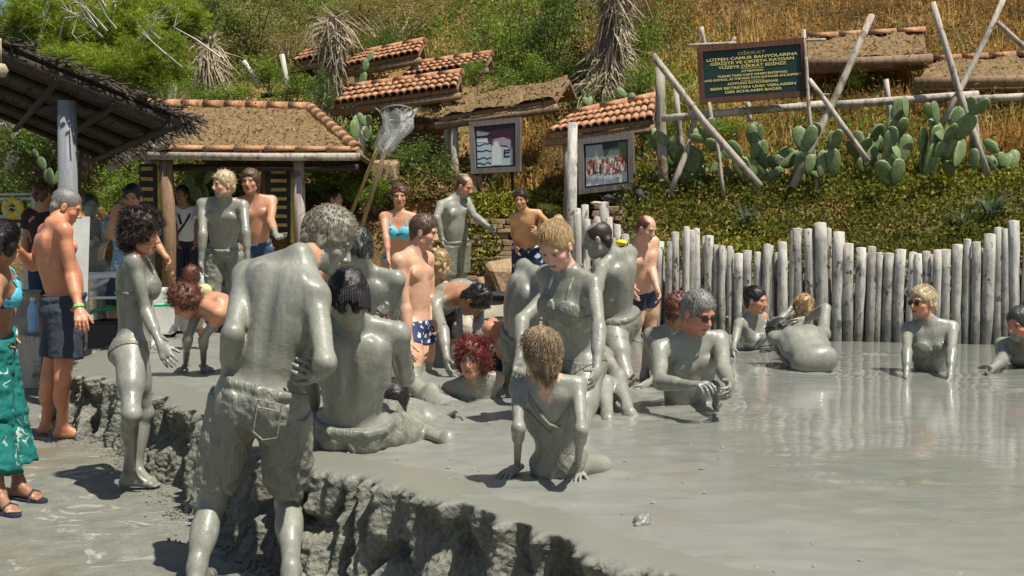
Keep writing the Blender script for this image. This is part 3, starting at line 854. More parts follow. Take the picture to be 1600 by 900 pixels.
# ------------------------------------------------------------------ clothing (children of the person)
def w_shorts(c, mat, frac=0.8, loose=0.02, waist=0.20, fold=0.006, shank=0.0, name='shorts', rise=0.0, seed=3):
    J, q, f, tp = c['J'], c['q'], c['f'], c['tp']
    P = [ell(tp(0, 0, 0.04), c['axp'], ((0.154 * c['hb'] * f) * q + loose * .5, (0.110 * f) * q + loose * .5, 0.125 * q), 0.03),
         ell(tp(0, 0.004, 0.22), c['axp'], (0.140 * f * q + 0.004, 0.104 * f * q + 0.004, 0.14 * q), 0.04)]
    if f > 1.12: P.append(ell(tp(0, 0.02, 0.2), c['axp'], (0.14 * f * q, 0.12 * f * q, 0.10 * q), 0.04))
    for s in (-1, 1):
        P.append(ell(tp(s * 0.060 * c['hb'], -0.046 * f, -0.05), c['axp'], (0.088 * f * q, 0.080 * f * q + loose * .5, 0.12 * q), 0.06))
    for S in 'LR':
        hip, kn, an = J['hip' + S], J['k' + S], J['a' + S]
        r0 = 0.090 * c['lr'] * f * q; r1 = (0.052 * c['lr'] * q) * frac + r0 * (1 - frac) * 0.9
        hem = hip.lerp(kn, min(frac, 1.0))
        P.append(cone(hip, hem, r0 + loose * .6, r1 + loose + 0.008, 0.03, t='fcone'))
        if frac > 0.9: P.append(sph(kn, 0.055 * c['lr'] * q + loose * .8, 0.02))
        if shank:
            P.append(cone(kn, kn.lerp(an, shank), 0.056 * q + loose, 0.05 * q + loose * 1.5, 0.03, t='fcone'))
    top = c['P0'] + c['Up'] * (c['TL'] * waist); Up = A3(c['Up']); tt = A3(top)
    fr = A3(c['Fp'])
    def post(F):
        X, Y, Z = F.ax[0][:, None, None], F.ax[1][None, :, None], F.ax[2][None, None, :]
        if fold:
            w1 = np.abs(wobble((X, Y, Z), seed, 24, (1, 1, 0.28))); w2 = np.abs(wobble((X, Y, Z), seed + 9, 50, (1, 1, 0.45))); w3 = np.abs(wobble((X, Y, Z), seed + 5, 42, (0.5, 0.5, 1.2)))
            F.f += fold * (1.9 * w1 - .5) + fold * (1.0 * w2 - .25) + fold * 0.7 * w3
            lf = (X - tt[0]) * Up[0] + (Y - tt[1]) * Up[1] + (Z - tt[2]) * Up[2]
            F.f -= 0.005 * np.exp(-((lf + 0.018) / 0.016) ** 2) - 0.004 * np.exp(-((lf + 0.045) / 0.010) ** 2)
        pl = (X - tt[0]) * Up[0] + (Y - tt[1]) * Up[1] + (Z - tt[2]) * Up[2]
        np.maximum(F.f, pl, out=F.f)
    v, fc = mesh_prims(P, max(0.0062, c['h'] * 0.78), post=post, zcut=c['zcut'])
    me = mesh_np(name, v, fc, M_CL[mat] if isinstance(mat, str) else mat)
    o = bpy.data.objects.new(name, me); link(o, c['root'])
    return o

def w_skin(c, mat, region, name='swimwear', infl=0.005, hh=None):
    """close fitting cloth: the body's own surface swollen by infl and kept where region(local coords) < 0"""
    q, TL = c['q'], c['TL']
    P0 = A3(c['P0']); U = A3(c['Up']); Lp = A3(c['Lp']); Fp = A3(c['Fp']); Lc = A3(c['Lc']); Fc = A3(c['Fc'])
    lo = np.minimum(A3(c['P0']), A3(c['N0'])) - 0.27 * q; hi = np.maximum(A3(c['P0']), A3(c['N0'])) + 0.27 * q
    def post(F):
        X, Y, Z = F.ax[0][:, None, None] - P0[0], F.ax[1][None, :, None] - P0[1], F.ax[2][None, None, :] - P0[2]
        u = X * U[0] + Y * U[1] + Z * U[2]
        lp = X * Lp[0] + Y * Lp[1] + Z * Lp[2]; fp = X * Fp[0] + Y * Fp[1] + Z * Fp[2]
        lc = X * Lc[0] + Y * Lc[1] + Z * Lc[2]; fcx = X * Fc[0] + Y * Fc[1] + Z * Fc[2]
        np.maximum(F.f, region(u / q, u / TL, lp / q, fp / q, lc / q, fcx / q), out=F.f)
    v, fc = mesh_prims(c['body'], hh or max(0.006, c['h'] * 0.75), lo=lo, hi=hi, infl=infl, post=post, zcut=c['zcut'])
    if not len(v): return None
    me = mesh_np(name, v, fc, M_CL[mat] if isinstance(mat, str) else mat)
    o = bpy.data.objects.new(name, me); link(o, c['root'])
    return o
def reg_brief(u, t, lp, fp, lc, fc): return np.maximum(u - 0.055, (-0.115 + 1.05 * np.maximum(0, np.abs(lp) - 0.035)) - u)
def reg_trunk(u, t, lp, fp, lc, fc): return np.maximum(u - 0.035, (-0.150 + 0.22 * np.abs(lp)) - u)
def reg_onepiece(u, t, lp, fp, lc, fc):
    lower = (-0.115 + 1.05 * np.maximum(0, np.abs(lp) - 0.045)) - u
    backopen = np.maximum(np.maximum(0.02 - (t - 0.52 - np.abs(lc) * 2.2) * 0.3, 0) * 0 + (t - 0.56 - np.abs(lc) * 1.6) * 0.4, -(fc + 0.0))
    topcut = np.where(fc < 0.0, (t - 0.50 - np.abs(lc) * 2.6) * 0.4, (t - 0.80) * 0.4)
    return np.maximum(np.maximum(lower, topcut), (t - 0.93) * 0.4)
def reg_top(u, t, lp, fp, lc, fc):
    cup = np.maximum(np.sqrt((np.abs(lc) - 0.070) ** 2 + ((t - 0.68) * 0.5) ** 2) - 0.070, -fc)
    band = np.abs((t - 0.60) * 0.5) - 0.010
    return np.minimum(cup, band)
def reg_tank(u, t, lp, fp, lc, fc):
    neckcut = (t - 0.78 - np.maximum(0, np.abs(lc) - 0.05) * 2.0) * 0.4
    return np.maximum(np.maximum(neckcut, np.abs(lc) - 0.150), 0.0 - t)
def reg_belt(lo_, hi_):
    return lambda u, t, lp, fp, lc, fc: np.maximum(t - hi_, lo_ - t) * 0.4

def w_straps(c, mat, halter=True, r=0.008):
    """neck and back straps that run over the skin"""
    m = MB(); tp, q, N0, Up, Fc, Lc = c['tp'], c['q'], c['N0'], c['Up'], c['Fc'], c['Lc']
    for s in (-1, 1):
        if halter:
            m.tube([tp(s * .072, .135, .72), tp(s * .066, .108, .84), N0 + Lc * s * .062 * q + Fc * .052 * q + Up * .006, N0 + Lc * s * .048 * q - Fc * .035 * q + Up * .035 * q, N0 - Fc * .066 * q + Up * .020 * q], r, 5)
        else:
            m.tube([tp(s * .078, .130, .72), tp(s * .085, .095, .88), tp(s * .088, .02, 1.015), tp(s * .084, -.085, .90), tp(s * .07, -.118, .68)], r, 5)
    return m.build('strap', M_CL[mat], c['root'], smooth=True)

def w_shirt(c, mat, sleeve=0.55, loose=0.012, hem=0.02, name='shirt', fold=0.005):
    J, q, f, tp = c['J'], c['q'], c['f'], c['tp']
    P = [ell(tp(0, 0.0, 0.10), c['axp'], (0.155 * f * q + loose, 0.112 * f * q + loose, 0.14 * q), 0.04),
         ell(tp(0, 0.004, 0.36), c['axp'], (0.140 * f * q + loose, 0.105 * f * q + loose, 0.16 * q), 0.04),
         ell(tp(0, 0, 0.70), c['axc'], (0.158 * q + loose, 0.112 * f * q + loose, 0.17 * q), 0.04),
         cone(c['N0'] + c['Lc'] * c['sw'] * 0.8 - c['Up'] * 0.035 * q, c['N0'] - c['Lc'] * c['sw'] * 0.8 - c['Up'] * 0.035 * q, 0.062 * q + loose * .5, 0.062 * q + loose * .5, 0.04)]
    for S in 'LR':
        sh, el = J['sh' + S], J['e' + S]
        P.append(sph(sh, 0.058 * q + loose * .5, 0.03))
        P.append(cone(sh, sh.lerp(el, sleeve), 0.056 * q + loose * .6, 0.052 * q + loose * 1.2, 0.03, t='fcone'))
    P.append(sph(c['N0'] + c['Up'] * 0.075 * q + c['Fc'] * 0.03 * q, 0.066 * q, 0.01, 's'))
    bt = A3(c['P0'] + c['Up'] * c['TL'] * hem); U = A3(c['Up'])
    def post(F):
        X, Y, Z = F.ax[0][:, None, None], F.ax[1][None, :, None], F.ax[2][None, None, :]
        F.f += fold * wobble((X, Y, Z), 5, 36, (1, 1, 0.4))
        pl = (X - bt[0]) * U[0] + (Y - bt[1]) * U[1] + (Z - bt[2]) * U[2]
        np.maximum(F.f, -pl, out=F.f)
    v, fc = mesh_prims(P, max(0.008, c['h'] * 0.9), post=post, zcut=c['zcut'])
    me = mesh_np(name, v, fc, M_CL[mat]); o = bpy.data.objects.new(name, me); link(o, c['root'])
    return o
# ------------------------------------------------------------------ the people
ZC = MUDZ - 0.05
bather_brief = (w_skin, 'mudshort', reg_brief, 'swim_bottom', 0.006)
def P(label, **k): return person(label, **k)
def strap_line(c, pts, r, mat, name='strap'):
    m = MB(); m.tube(pts, r, 5); return m.build(name, mat, c['root'], smooth=True)

def _pocket(c):
    # stitched back pocket and fly of a seam down the right half of the seat
    tp, q = c['tp'], c['q']; m = MB(); J = c['J']
    def on_seat(l, t): return tp(l, -0.155 * c['f'], t)
    pts = [on_seat(-0.035, 0.02), on_seat(-0.125, 0.03), on_seat(-0.125, -0.20), on_seat(-0.075, -0.24), on_seat(-0.035, -0.20), on_seat(-0.035, 0.02)]
    m.tube(pts, 0.0035, 5, cap=False); m.tube([on_seat(-0.037, -0.03), on_seat(-0.123, -0.02)], 0.0045, 5)
    return m.build('pocket_seam', M_CL['mudshort'], c['root'])
pocket = (_pocket,)
def girl_strap(c):
    tp, N0, Lc, Fc, Up, sw = c['tp'], c['N0'], c['Lc'], c['Fc'], c['Up'], c['sw']; m = MB()
    m.tube([tp(0.085, .09, .85), N0 + Lc * sw * .72 + Up * .022, tp(0.080, -.098, .90), tp(0.045, -.118, .76), tp(0.0, -.122, .62), tp(-0.045, -.108, .56), tp(-0.105, -.06, .62)], 0.009, 6)
    return m.build('strap', M_CL['mudshort'], c['root'], smooth=True)
def band_extra(c):
    J = c['J']; w = J['wR']; d = (w - J['eR']).normalized(); m = MB()
    m.tube([w - d * 0.035, w - d * 0.012], 0.036, 12, cap=False); m.tube([w - d * 0.012, w - d * 0.035], 0.032, 12, cap=False)
    return [m.build('wristband', M_BAND, c['root'], smooth=True)]
P('bare backed old man with cropped grey hair in charcoal shorts and green wristband', D=7.5, H=1.78, pel=(102, 482), neck=(84, 350), head=(104, 323, 'b'), cy=128, py=118, hy=106, hp=24,
  eR=(112, 432), wR=(124, 484, 'f'), hR=(129, 515), eL=(52, 415, 'b'), wL=(30, 392, 'f'), kR=(98, 592), aR=(98, 668, 'g'), tR=(140, 684, 'f'), kL=(76, 592), aL=(74, 662, 'g'), tL=(104, 686, 'f'),
  belly=1.15, fat=1.16, arch=0.02, shw=0.124, skin=(0.55, 0.235, 0.13), mud=0, hair=('buzz', 'grey', 260, 0.02), clothes=[(w_shorts, 'navy', 0.70, 0.028, 0.17, 0.006)], extra=band_extra, browc=(0.25, 0.23, 0.2))

def sandals(c):
    out = []
    for S in 'LR':
        a, T = c['J']['a' + S], c['J']['T' + S]; Tn = V((T.x, T.y, 0)).normalized(); Sd = Tn.cross(V((0, 0, 1)))
        m = MB(); pts = []
        zz = a.z - 0.083
        n = 14; top = []; bot = []
        for i in range(n):
            an = 2 * math.pi * i / n; x = math.cos(an); y = math.sin(an)
            p = V((a.x, a.y, 0)) + Tn * (0.06 + 0.13 * x) + Sd * (0.045 + 0.008 * x) * y
            top.append((p.x, p.y, zz + 0.016)); bot.append((p.x, p.y, zz))
        m.add(top + bot, [tuple(range(n)), tuple(range(2 * n - 1, n - 1, -1))] + [(i, i + n, (i + 1) % n + n, (i + 1) % n) for i in range(n)])
        f0 = V((a.x, a.y, zz)) + Tn * 0.11
        m.tube([f0 - Sd * 0.045, f0 - Sd * 0.03 + V((0, 0, 0.045)), f0 + V((0, 0, 0.06)) - Tn * 0.01, f0 + Sd * 0.03 + V((0, 0, 0.045)), f0 + Sd * 0.045], 0.009, 6)
        out.append(m.build('sandal', M_SOLE, c['root']))
    return out
P('dark haired woman in teal patterned trousers and sandals at the left edge', D=5.75, H=1.56, fem=True, bust=1.0, pel=(-12, 535), neck=(-6, 416), head=(6, 379), cy=118, hy=-160, hp=5,
  eR=(-8, 470), wR=(-30, 505), eL=(18, 465, 'b'), wL=(12, 515, 'f'), kL=(12, 655, 'f'), aL=(30, 757, 'g'), tL=(62, 775, 'f'), kR=(-14, 665), aR=(0, 775, 'g'), tR=(22, 795, 'f'),
  skin='brown', mud=0, hair=('pony', 'black', 700, 0.09), clothes=[(w_shorts, 'teal', 1.0, 0.05, 0.17, 0.012, 0.72, 'trousers'), (w_skin, 'aqua', reg_top, 'bikini_top'), (w_straps, 'aqua', False)], extra=sandals)

P('mud covered woman with black curly hair standing in profile beside the low bank', D=6.0, H=1.62, fem=True, bust=1.1, pel=(206, 543), neck=(213, 402), head=(222, 364), cy=104, py=108, hy=88, hp=12,
  eR=(229, 488), wR=(252, 541, 'f'), hR=(268, 572), eL=(228, 470, 'b'), wL=(240, 520), kR=(205, 648), aR=(203, 742, 'g'), tR=(246, 762, 'f'), kL=(226, 645, 'b'), aL=(214, 732, 'g'), tL=(240, 748, 'f'), curl=0.3,
  skin='orange', bare=[('H', 0.15)], muddy=[((0, 0, .5), 0.1)], hair=('curly', 'darkbrown', 800, 0.036), clothes=[bather_brief, (w_skin, 'mudshort', reg_top, 'bikini_top', 0.008), (w_straps, 'whitemud')])

P('big mud coated man with wet shorts bending over seen from behind', D=4.42, H=1.92, pel=(411, 622), neck=(468, 410), sL=(384, 430), sR=(494, 468), armr=0.93, head=(514, 376, 'b'), cy=158, py=174, hy=84, hp=30, hr=-8, headscale=0.98,
  eR=(508, 566, 'f'), wR=(500, 583, 'b'), hR=(478, 572), eL=(364, 520, 'f'), wL=(354, 600, 'b'), kL=(332, 782, 'b'), aL=(308, 886, 'g'), tL=(322, 905, 'b'), kR=(452, 786, 'b'), aR=(455, 893, 'g'), tR=(462, 912, 'b'),
  fat=0.99, arch=0.03, shw=0.110, skin='orange', bare=[((0.15, -0.02, 0.50), 0.05), ('N:H:0.35', 0.08), ((-0.16, 0.0, 0.42), 0.045), ('kL', 0.05)], curl=0.6, legr=1.05,
  hair=('messy', 'greymud', 1500, 0.018), clothes=[(w_shorts, 'mudshort_b', 0.84, 0.030, 0.11, 0.010, 0.0, 'shorts', 0, 11), pocket], browc=(.15,.13,.1))

P('mud coated person with black braids sitting on the bank seen from behind', D=5.1, H=1.78, pel=(551, 664), neck=(556, 508), head=(544, 464, 'f'), cy=178, hy=-170, hp=14, fat=1.10, arch=0.03, shw=0.112,
  eR=(634, 590, 'b'), wR=(612, 528, 'b'), hR=(600, 490), nR=(-1, 0.4, 0), eL=(482, 590, 'b'), wL=(494, 660, 'b'), kR=(676, 694, 'b'), aR=(742, 696, 'b'), tR=(775, 682), kL=(610, 650, 'b'), aL=(700, 690, 'f'),
  skin='dark', bare=[('wR', 0.1), ('hR', 0.1), ('eR:wR:0.8', 0.1), ('H', 0.1)], hair=('braids', 'black', 300, 0.03), clothes=[(w_shorts, 'mudshort', 0.98, 0.030, 0.09, 0.010, 0.0, 'shorts', 0, 5)], zcut=ZC)

P('mud coated man with matted dark grey hair behind the braided sitter', D=6.8, H=1.78, pel=(582, 548), neck=(573, 428), head=(553, 388), cy=165, hy=-118, hp=22, eL=(548, 500, 'b'), wL=(590, 502, 'b'), eR=(612, 505, 'b'), wR=(600, 560, 'b'),
  skin='dark', bare=[('H:N:0.4', 0.07)], hair=('crop', 'muddark', 420, 0.024), clothes=[(w_shorts, 'mudshort', 0.7, 0.02)], zcut=ZC)
P('sunburnt crouching bather half hidden behind the bending big man', D=8.3, H=1.65, pel=(540, 520), neck=(522, 432), head=(545, 405), cy=150, hy=140, hp=40, skin='orange', mud=0, hair=('short', 'brown', 80, 0.02), clothes=[(w_shorts, 'blue', 0.5, 0.015)], zcut=ZC)

P('young man with brown hair in navy and white trunks standing in the mud', D=8.0, H=1.78, pel=(652, 508), neck=(645, 400), head=(663, 362), cy=62, py=60, hy=78, hp=14,
  eR=(634, 484), wR=(639, 536, 'f'), hR=(638, 566), eL=(672, 468, 'b'), wL=(683, 505, 'f'), hL=(692, 528), kR=(648, 600), aR=(645, 680), kL=(662, 600), aL=(662, 680), curl=0.5,
  skin='pink', mud=0, hair=('short', 'brown', 420, 0.028), clothes=[(w_skin, 'navywhite', reg_trunk, 'swim_trunks', 0.006)], zcut=ZC, fat=0.95)

P('mud coated woman with strawberry blond bun looking down at the sitting girl', D=5.9, H=1.74, fem=True, bust=1.1, pel=(897, 562), neck=(889, 430), head=(868, 384, 'f'), cy=-42, py=-55, hy=-30, hp=38,
  eL=(936, 512), wL=(932, 583, 'f'), hL=(918, 610), eR=(858, 500, 'b'), wR=(868, 560), kL=(905, 680), aL=(905, 780), kR=(880, 670, 'f'), aR=(890, 770), fat=1.12,
  skin='pale', bare=[('H', 0.14)], muddy=[], hair=('bun', 'blond', 600, 0.10), clothes=[bather_brief, (w_skin, 'mudshort', reg_top, 'bikini_top', 0.009), (w_straps, 'whitemud', True, 0.008)], zcut=ZC, browc=(0.35, 0.22, 0.12))

P('girl with tousled light brown hair and muddy swimsuit sitting with her back turned', D=4.45, H=1.30, child=True, pel=(872, 722), neck=(855, 598), head=(843, 550), cy=168, py=172, hy=-142, hp=8, fat=0.88, armr=0.90,
  eL=(810, 668), wL=(808, 731, 'm'), hL=(783, 742), nL=(0, 0, -1), eR=(908, 672), wR=(902, 735, 'm'), hR=(894, 752), nR=(0.3, 0.5, -1), kR=(940, 728, 0.12), aR=(950, 800, 'b'), kL=(862, 775, 'b'), aL=(850, 800, 'b'), curl=0.15,
  skin='pale', bare=[('H', 0.14), ((0, -0.1, 0.97), 0.065)], hair=('wavy', 'dirtyblond', 1500, 0.055), clothes=[(w_skin, 'mudshort', reg_onepiece, 'swimsuit', 0.008), (girl_strap,)], zcut=ZC)

P('mud coated man with receding dark hair standing in the pool facing left', D=8.0, H=1.76, pel=(966, 502), neck=(962, 402), head=(934, 374), cy=-128, hy=-100, hp=18, fat=1.12, belly=0.4,
  eL=(934, 450), wL=(916, 428, 'b'), eR=(945, 460, 'b'), wR=(915, 450), kL=(978, 585), aL=(978, 660), kR=(950, 585), aR=(950, 660),
  skin='orange', bare=[('H', 0.10)], muddy=[('H:N:0.2', 0.0)], hair=('bald', 'darkbrown', 200, 0.015), clothes=[(w_shorts, 'mudshort', 0.45, 0.010, 0.16, 0.005)], zcut=ZC, beard=True)

P('pink skinned man in navy trunks standing at the end of the log fence', D=10.5, H=1.72, pel=(1005, 455), neck=(998, 384), head=(1010, 357), cy=35, hy=48, hp=24, belly=0.6, fat=1.05,
  eL=(1019, 424), wL=(1028, 455, 'f'), hL=(1032, 474), eR=(985, 420, 'b'), wR=(990, 450), skin='pink', mud=0, hair=('bald', 'auburn', 140, 0.012), clothes=[(w_skin, 'navytrunk', reg_trunk, 'swim_trunks', 0.007)], zcut=ZC)

P('grey haired man in sunglasses sitting waist deep in the mud', D=6.5, H=1.76, pel=(1078, 648), neck=(1078, 532), head=(1091, 488), cy=14, hy=36, hp=22, belly=0.7, fat=1.16, arch=0.02,
  eR=(1031, 597), wR=(1082, 602, 'f'), hR=(1112, 598), nR=(0, 0.3, -1), eL=(1131, 578), wL=(1141, 600, 'f'), hL=(1139, 622), kL=(1120, 670, 'f'), kR=(1040, 670, 'f'), aL=(1100, 700), aR=(1060, 700), curl=0.5,
  skin='red', bare=[('H', 0.145)], hair=('short', 'grey', 380, 0.026), shades=True, clothes=[bather_brief], zcut=ZC, browc=(0.3, 0.28, 0.25))
P('auburn haired woman low in the mud behind the man in sunglasses', D=7.3, H=1.6, fem=True, bust=1, pel=(1040, 625), neck=(1047, 520), head=(1062, 484), cy=150, hy=120, hp=10, eR=(1030, 590), wR=(1010, 600), skin='brown', bare=[('H', 0.15)],
  hair=('crop', 'auburn', 300, 0.026), clothes=[bather_brief], zcut=ZC)

P('woman with curly red hair reclining chest deep in the mud', D=6.9, H=1.62, fem=True, bust=1.1, pel=(752, 672), neck=(738, 596), head=(737, 561), cy=15, hy=-12, hp=4, eR=(706, 618, 'b'), wR=(700, 650), eL=(776, 612, 'b'), wL=(790, 645), kL=(770, 690, 'f'), kR=(740, 690, 'f'),
  skin='orange', bare=[('H', 0.14), ('N', 0.09), ('shL', 0.08), ('shR', 0.08)], hair=('curly', 'red', 520, 0.05), clothes=[(w_skin, 'mudshort', reg_top, 'bikini_top', 0.008)], zcut=ZC)
P('dark haired man lying back in the mud with one muddy knee raised', D=6.35, H=1.72, pel=(718, 668, ), neck=(634, 654), head=(610, 624), cy=-90, hy=-150, hp=-25, eR=(650, 668), wR=(690, 675), eL=(650, 650, 'b'), wL=(700, 655), kR=(648, 602, 'b'), aR=(690, 662, 'b'), kL=(676, 612, 'b'), aL=(720, 668, 'b'),
  skin='red', bare=[('H', 0.14)], hair=('short', 'black', 160, 0.02), clothes=[(w_shorts, 'mudshort', 0.5, 0.015)], zcut=ZC)

P('curly haired man bent double with his arms hanging into the mud', D=8.6, H=1.76, pel=(688, 482), neck=(716, 462, -0.42), head=(742, 470, -0.12), cy=70, hy=70, hp=72, arch=0.05,
  eR=(692, 515, 'f'), wR=(698, 560, 'f'), eL=(748, 505), wL=(746, 555), kR=(692, 565), aR=(690, 630), kL=(710, 565), aL=(705, 630), skin='brown', bare=[('H', 0.13), ('N', 0.12), ((0, -.1, .6), .12)], hair=('crop', 'black', 420, 0.026), clothes=[(w_shorts, 'black', 0.6, 0.02)], zcut=ZC, mud=0.9)
P('blond woman in a blue bikini top with her back turned behind the young man', D=9.2, H=1.62, fem=True, bust=1, pel=(675, 510), neck=(673, 438), head=(688, 413), cy=150, hy=130, hp=22, skin=(0.56, 0.36, 0.19), mud=0, hair=('bun', 'blond', 200, 0.05), clothes=[(w_skin, 'blue', reg_brief, 'bikini_bottom'), (w_skin, 'blue', reg_top, 'bikini_top'), (w_straps, 'blue', False, 0.01)], zcut=ZC)
P('dark haired bather peering between the muddy women in the pool', D=7.6, H=1.68, pel=(800, 560), neck=(808, 516), head=(822, 488, 'f'), cy=-10, hy=-5, hp=12, eR=(770, 505, 'b'), wR=(758, 545, 'f'), eL=(830, 545), wL=(820, 560), skin='red', mud=0.1, hair=('curly', 'black', 200, 0.025), clothes=[(w_shorts, 'black', 0.6, 0.02)], zcut=ZC)
P('mud covered bather stooping with rounded back beside the bun haired woman', D=7.1, H=1.78, pel=(818, 540), neck=(838, 432), head=(868, 430), cy=115, hy=100, hp=60, arch=0.06, fat=1.1, eR=(815, 500, 'f'), wR=(812, 560, 'f'), skin='tan', hair=('short', 'muddark', 100, 0.02), clothes=[(w_shorts, 'mudshort', 0.6, 0.02)], zcut=ZC)
P('mud smeared bather crouching behind the woman with the bun', D=6.7, H=1.7, pel=(922, 610), neck=(918, 528, 'b'), head=(902, 495), cy=60, hy=40, hp=30, eL=(950, 565, 'f'), wL=(975, 600, 'f'), hL=(990, 606), eR=(925, 580, 'f'), wR=(940, 625, 'f'), kL=(966, 590, 'f'), aL=(985, 650), kR=(945, 600, 'f'), aR=(950, 660), skin='red', bare=[('shL', 0.1)], hair=('short', 'brown', 100, 0.02), clothes=[(w_shorts, 'red', 0.3, 0.01)], zcut=ZC)

P('crouching woman with dark red hair leaning on both hands on the bank', D=7.9, H=1.62, fem=True, bust=1.1, fat=1.12, pel=(392, 500, ), neck=(322, 480, -0.25), head=(289, 472, -0.02), cy=-80, hy=-62, hp=38, arch=0.02,
  eR=(293, 530, 'f'), wR=(290, 572, 'm'), hR=(272, 580), nR=(0, 0, -1), eL=(318, 530, 'b'), wL=(318, 573, 'm'), hL=(335, 580), nL=(0, 0, -1), kL=(370, 560), aL=(420, 572), kR=(365, 565, 'f'), aR=(415, 578, 0.02),
  skin='orange', bare=[('H', 0.15), ('N', 0.13), ('shL', 0.13), ('shR', 0.13), ((0, 0, .8), .14)], hair=('curly', 'auburn', 380, 0.04), clothes=[(w_skin, 'black', reg_top, 'bikini_top'), (w_skin, 'black', reg_brief, 'bikini_bottom'), (w_straps, 'black', False)], zcut=ZC)
P('small child with red brown hair in a yellow shirt holding a hand', D=9.6, H=1.1, child=True, pel=(304, 490), neck=(303, 452), head=(299, 431), cy=-150, hy=-150, hp=5, eL=(283, 462), wL=(270, 440), hL=(266, 425), skin='tan', mud=0, hair=('curly', 'auburn', 160, 0.03), clothes=[(w_shirt, 'yellow', 0.5), (w_shorts, 'cream', 0.5, 0.02)])

P('blond muddy man in long muddy shorts looking to the left', D=10.8, H=1.82, pel=(350, 394), neck=(348, 316), head=(349, 288, 'f'), cy=6, hy=-48, hp=6, eR=(317, 365), wR=(314, 412), hR=(317, 436), eL=(384, 362), wL=(387, 410), hL=(386, 432), fat=1.02,
  skin='pink', bare=[('H', 0.13)], hair=('spiky', 'paleblond', 260, 0.03), clothes=[(w_shorts, 'mudshort', 0.95, 0.035, 0.13, 0.010)], browc=(0.4, 0.3, 0.18))
P('bare chested brown haired man with one muddy open hand', D=11.4, H=1.8, pel=(398, 385), neck=(396, 312), head=(391, 284, 'f'), cy=28, hy=-5, hp=2, eL=(423, 346), wL=(432, 368, 'f'), hL=(444, 376), nL=(0, -0.5, 0.8), eR=(375, 350, 'b'), wR=(378, 385),
  skin='tan', mud=0, muddy=[('wL', 0.12), ('hL', 0.12)], hair=('wavy', 'brown', 320, 0.03), clothes=[(w_shorts, 'denim', 0.8, 0.03, 0.13)], belly=0.3, fat=1.03)
def sash(c):
    tp = c['tp']; m = MB()
    m.tube([c['N0'] + c['Lc'] * 0.09 + c['Fc'] * 0.03, tp(0.07, 0.125, 0.85), tp(0.0, 0.135, 0.6), tp(-0.09, 0.13, 0.3), tp(-0.12, 0.11, 0.12)], 0.014, 6)
    m.tube([c['N0'] - c['Lc'] * 0.09 + c['Fc'] * 0.03, tp(-0.05, 0.13, 0.85), tp(-0.03, 0.138, 0.65)], 0.016, 6)
    return [m.build('navy_sash', M_CL['navytrunk'], c['root'])]
P('boy in a white sailor shirt with navy sash and navy trousers', D=13.6, H=1.56, pel=(291, 372), neck=(288, 325), head=(284, 304), cy=5, hy=-8, eR=(272, 352), wR=(276, 375), eL=(309, 350), wL=(306, 375), skin='brown', mud=0,
  hair=('crop', 'black', 160, 0.014), clothes=[(w_shirt, 'white', 0.75, 0.02, 0.05), (w_shorts, 'navytrunk', 1.0, 0.02, 0.16, 0.004, 0.9, 'trousers')], extra=sash)
def camera_extra(c):
    h = c['J']['hR']; m = MB(); m.box(h + V((0.02, 0.02, 0.02)), (0.12, 0.07, 0.08)); m.tube([h + V((0.02, -0.01, 0.02)), h + V((0.02, -0.07, 0.02))], 0.03, 10)
    return []
P('man with cropped dark hair in a light blue patterned shirt raising one hand', D=10.6, H=1.78, pel=(203, 424), neck=(206, 345), head=(207, 308, 'f'), cy=20, hy=5, hp=10, eR=(172, 368), wR=(180, 328, 'f'), hR=(190, 318), eL=(240, 375), wL=(262, 405, 'f'), hL=(268, 420),
  skin='tan', mud=0, hair=('crop', 'black', 160, 0.012), clothes=[(w_shirt, 'lightblue', 0.5, 0.02), (w_shorts, 'denim', 0.7, 0.03)], kR=(178, 500), aR=(165, 552))
P('mud smeared slim woman lifting both hands to her face by the post', D=10.9, H=1.62, fem=True, bust=1, pel=(143, 418), neck=(143, 350), head=(141, 322, 'f'), cy=18, hy=30, hp=0, eR=(128, 378, 'f'), wR=(131, 350, 'f'), hR=(133, 336), eL=(166, 375), wL=(160, 348, 'f'), hL=(157, 330),
  skin='orange', bare=[('hR', 0.08), ('hL', 0.08)], hair=('short', 'muddark', 100, 0.02), clothes=[(w_skin, 'whitemud', reg_top, 'bikini_top'), bather_brief])
P('person with red brown hair in a dark shirt standing in canopy shade', D=11.6, H=1.7, pel=(72, 408), neck=(70, 332), head=(67, 303), cy=175, hy=170, skin='tan', mud=0, hair=('crop', 'auburn', 200, 0.022), clothes=[(w_shirt, 'darkshirt', 0.5, 0.02), (w_shorts, 'denim', 0.8, 0.03)])
P('distant grey smeared person with dark hair below the long net poles', D=13.8, H=1.7, pel=(510, 400), neck=(512, 332), head=(524, 309), cy=60, hy=70, hp=-5, skin='pink', bare=[('H', 0.12)], mud=0.8, hair=('short', 'black', 80, 0.02), clothes=[(w_shorts, 'mudshort', 0.6, 0.02)])
P('woman with short auburn hair in a turquoise patterned bikini', D=11.3, H=1.68, fem=True, bust=1.2, pel=(623, 404), neck=(623, 336), head=(624, 306, 'f'), cy=2, hy=6, hp=8, eR=(603, 370), wR=(607, 405), eL=(646, 372), wL=(650, 405), fat=1.06,
  skin='orange', mud=0, hair=('crop', 'auburn', 320, 0.022), clothes=[(w_skin, 'aqua', reg_brief, 'bikini_bottom', 0.008), (w_skin, 'aqua', reg_top, 'bikini_top', 0.012), (w_straps, 'aqua', False, 0.010)])
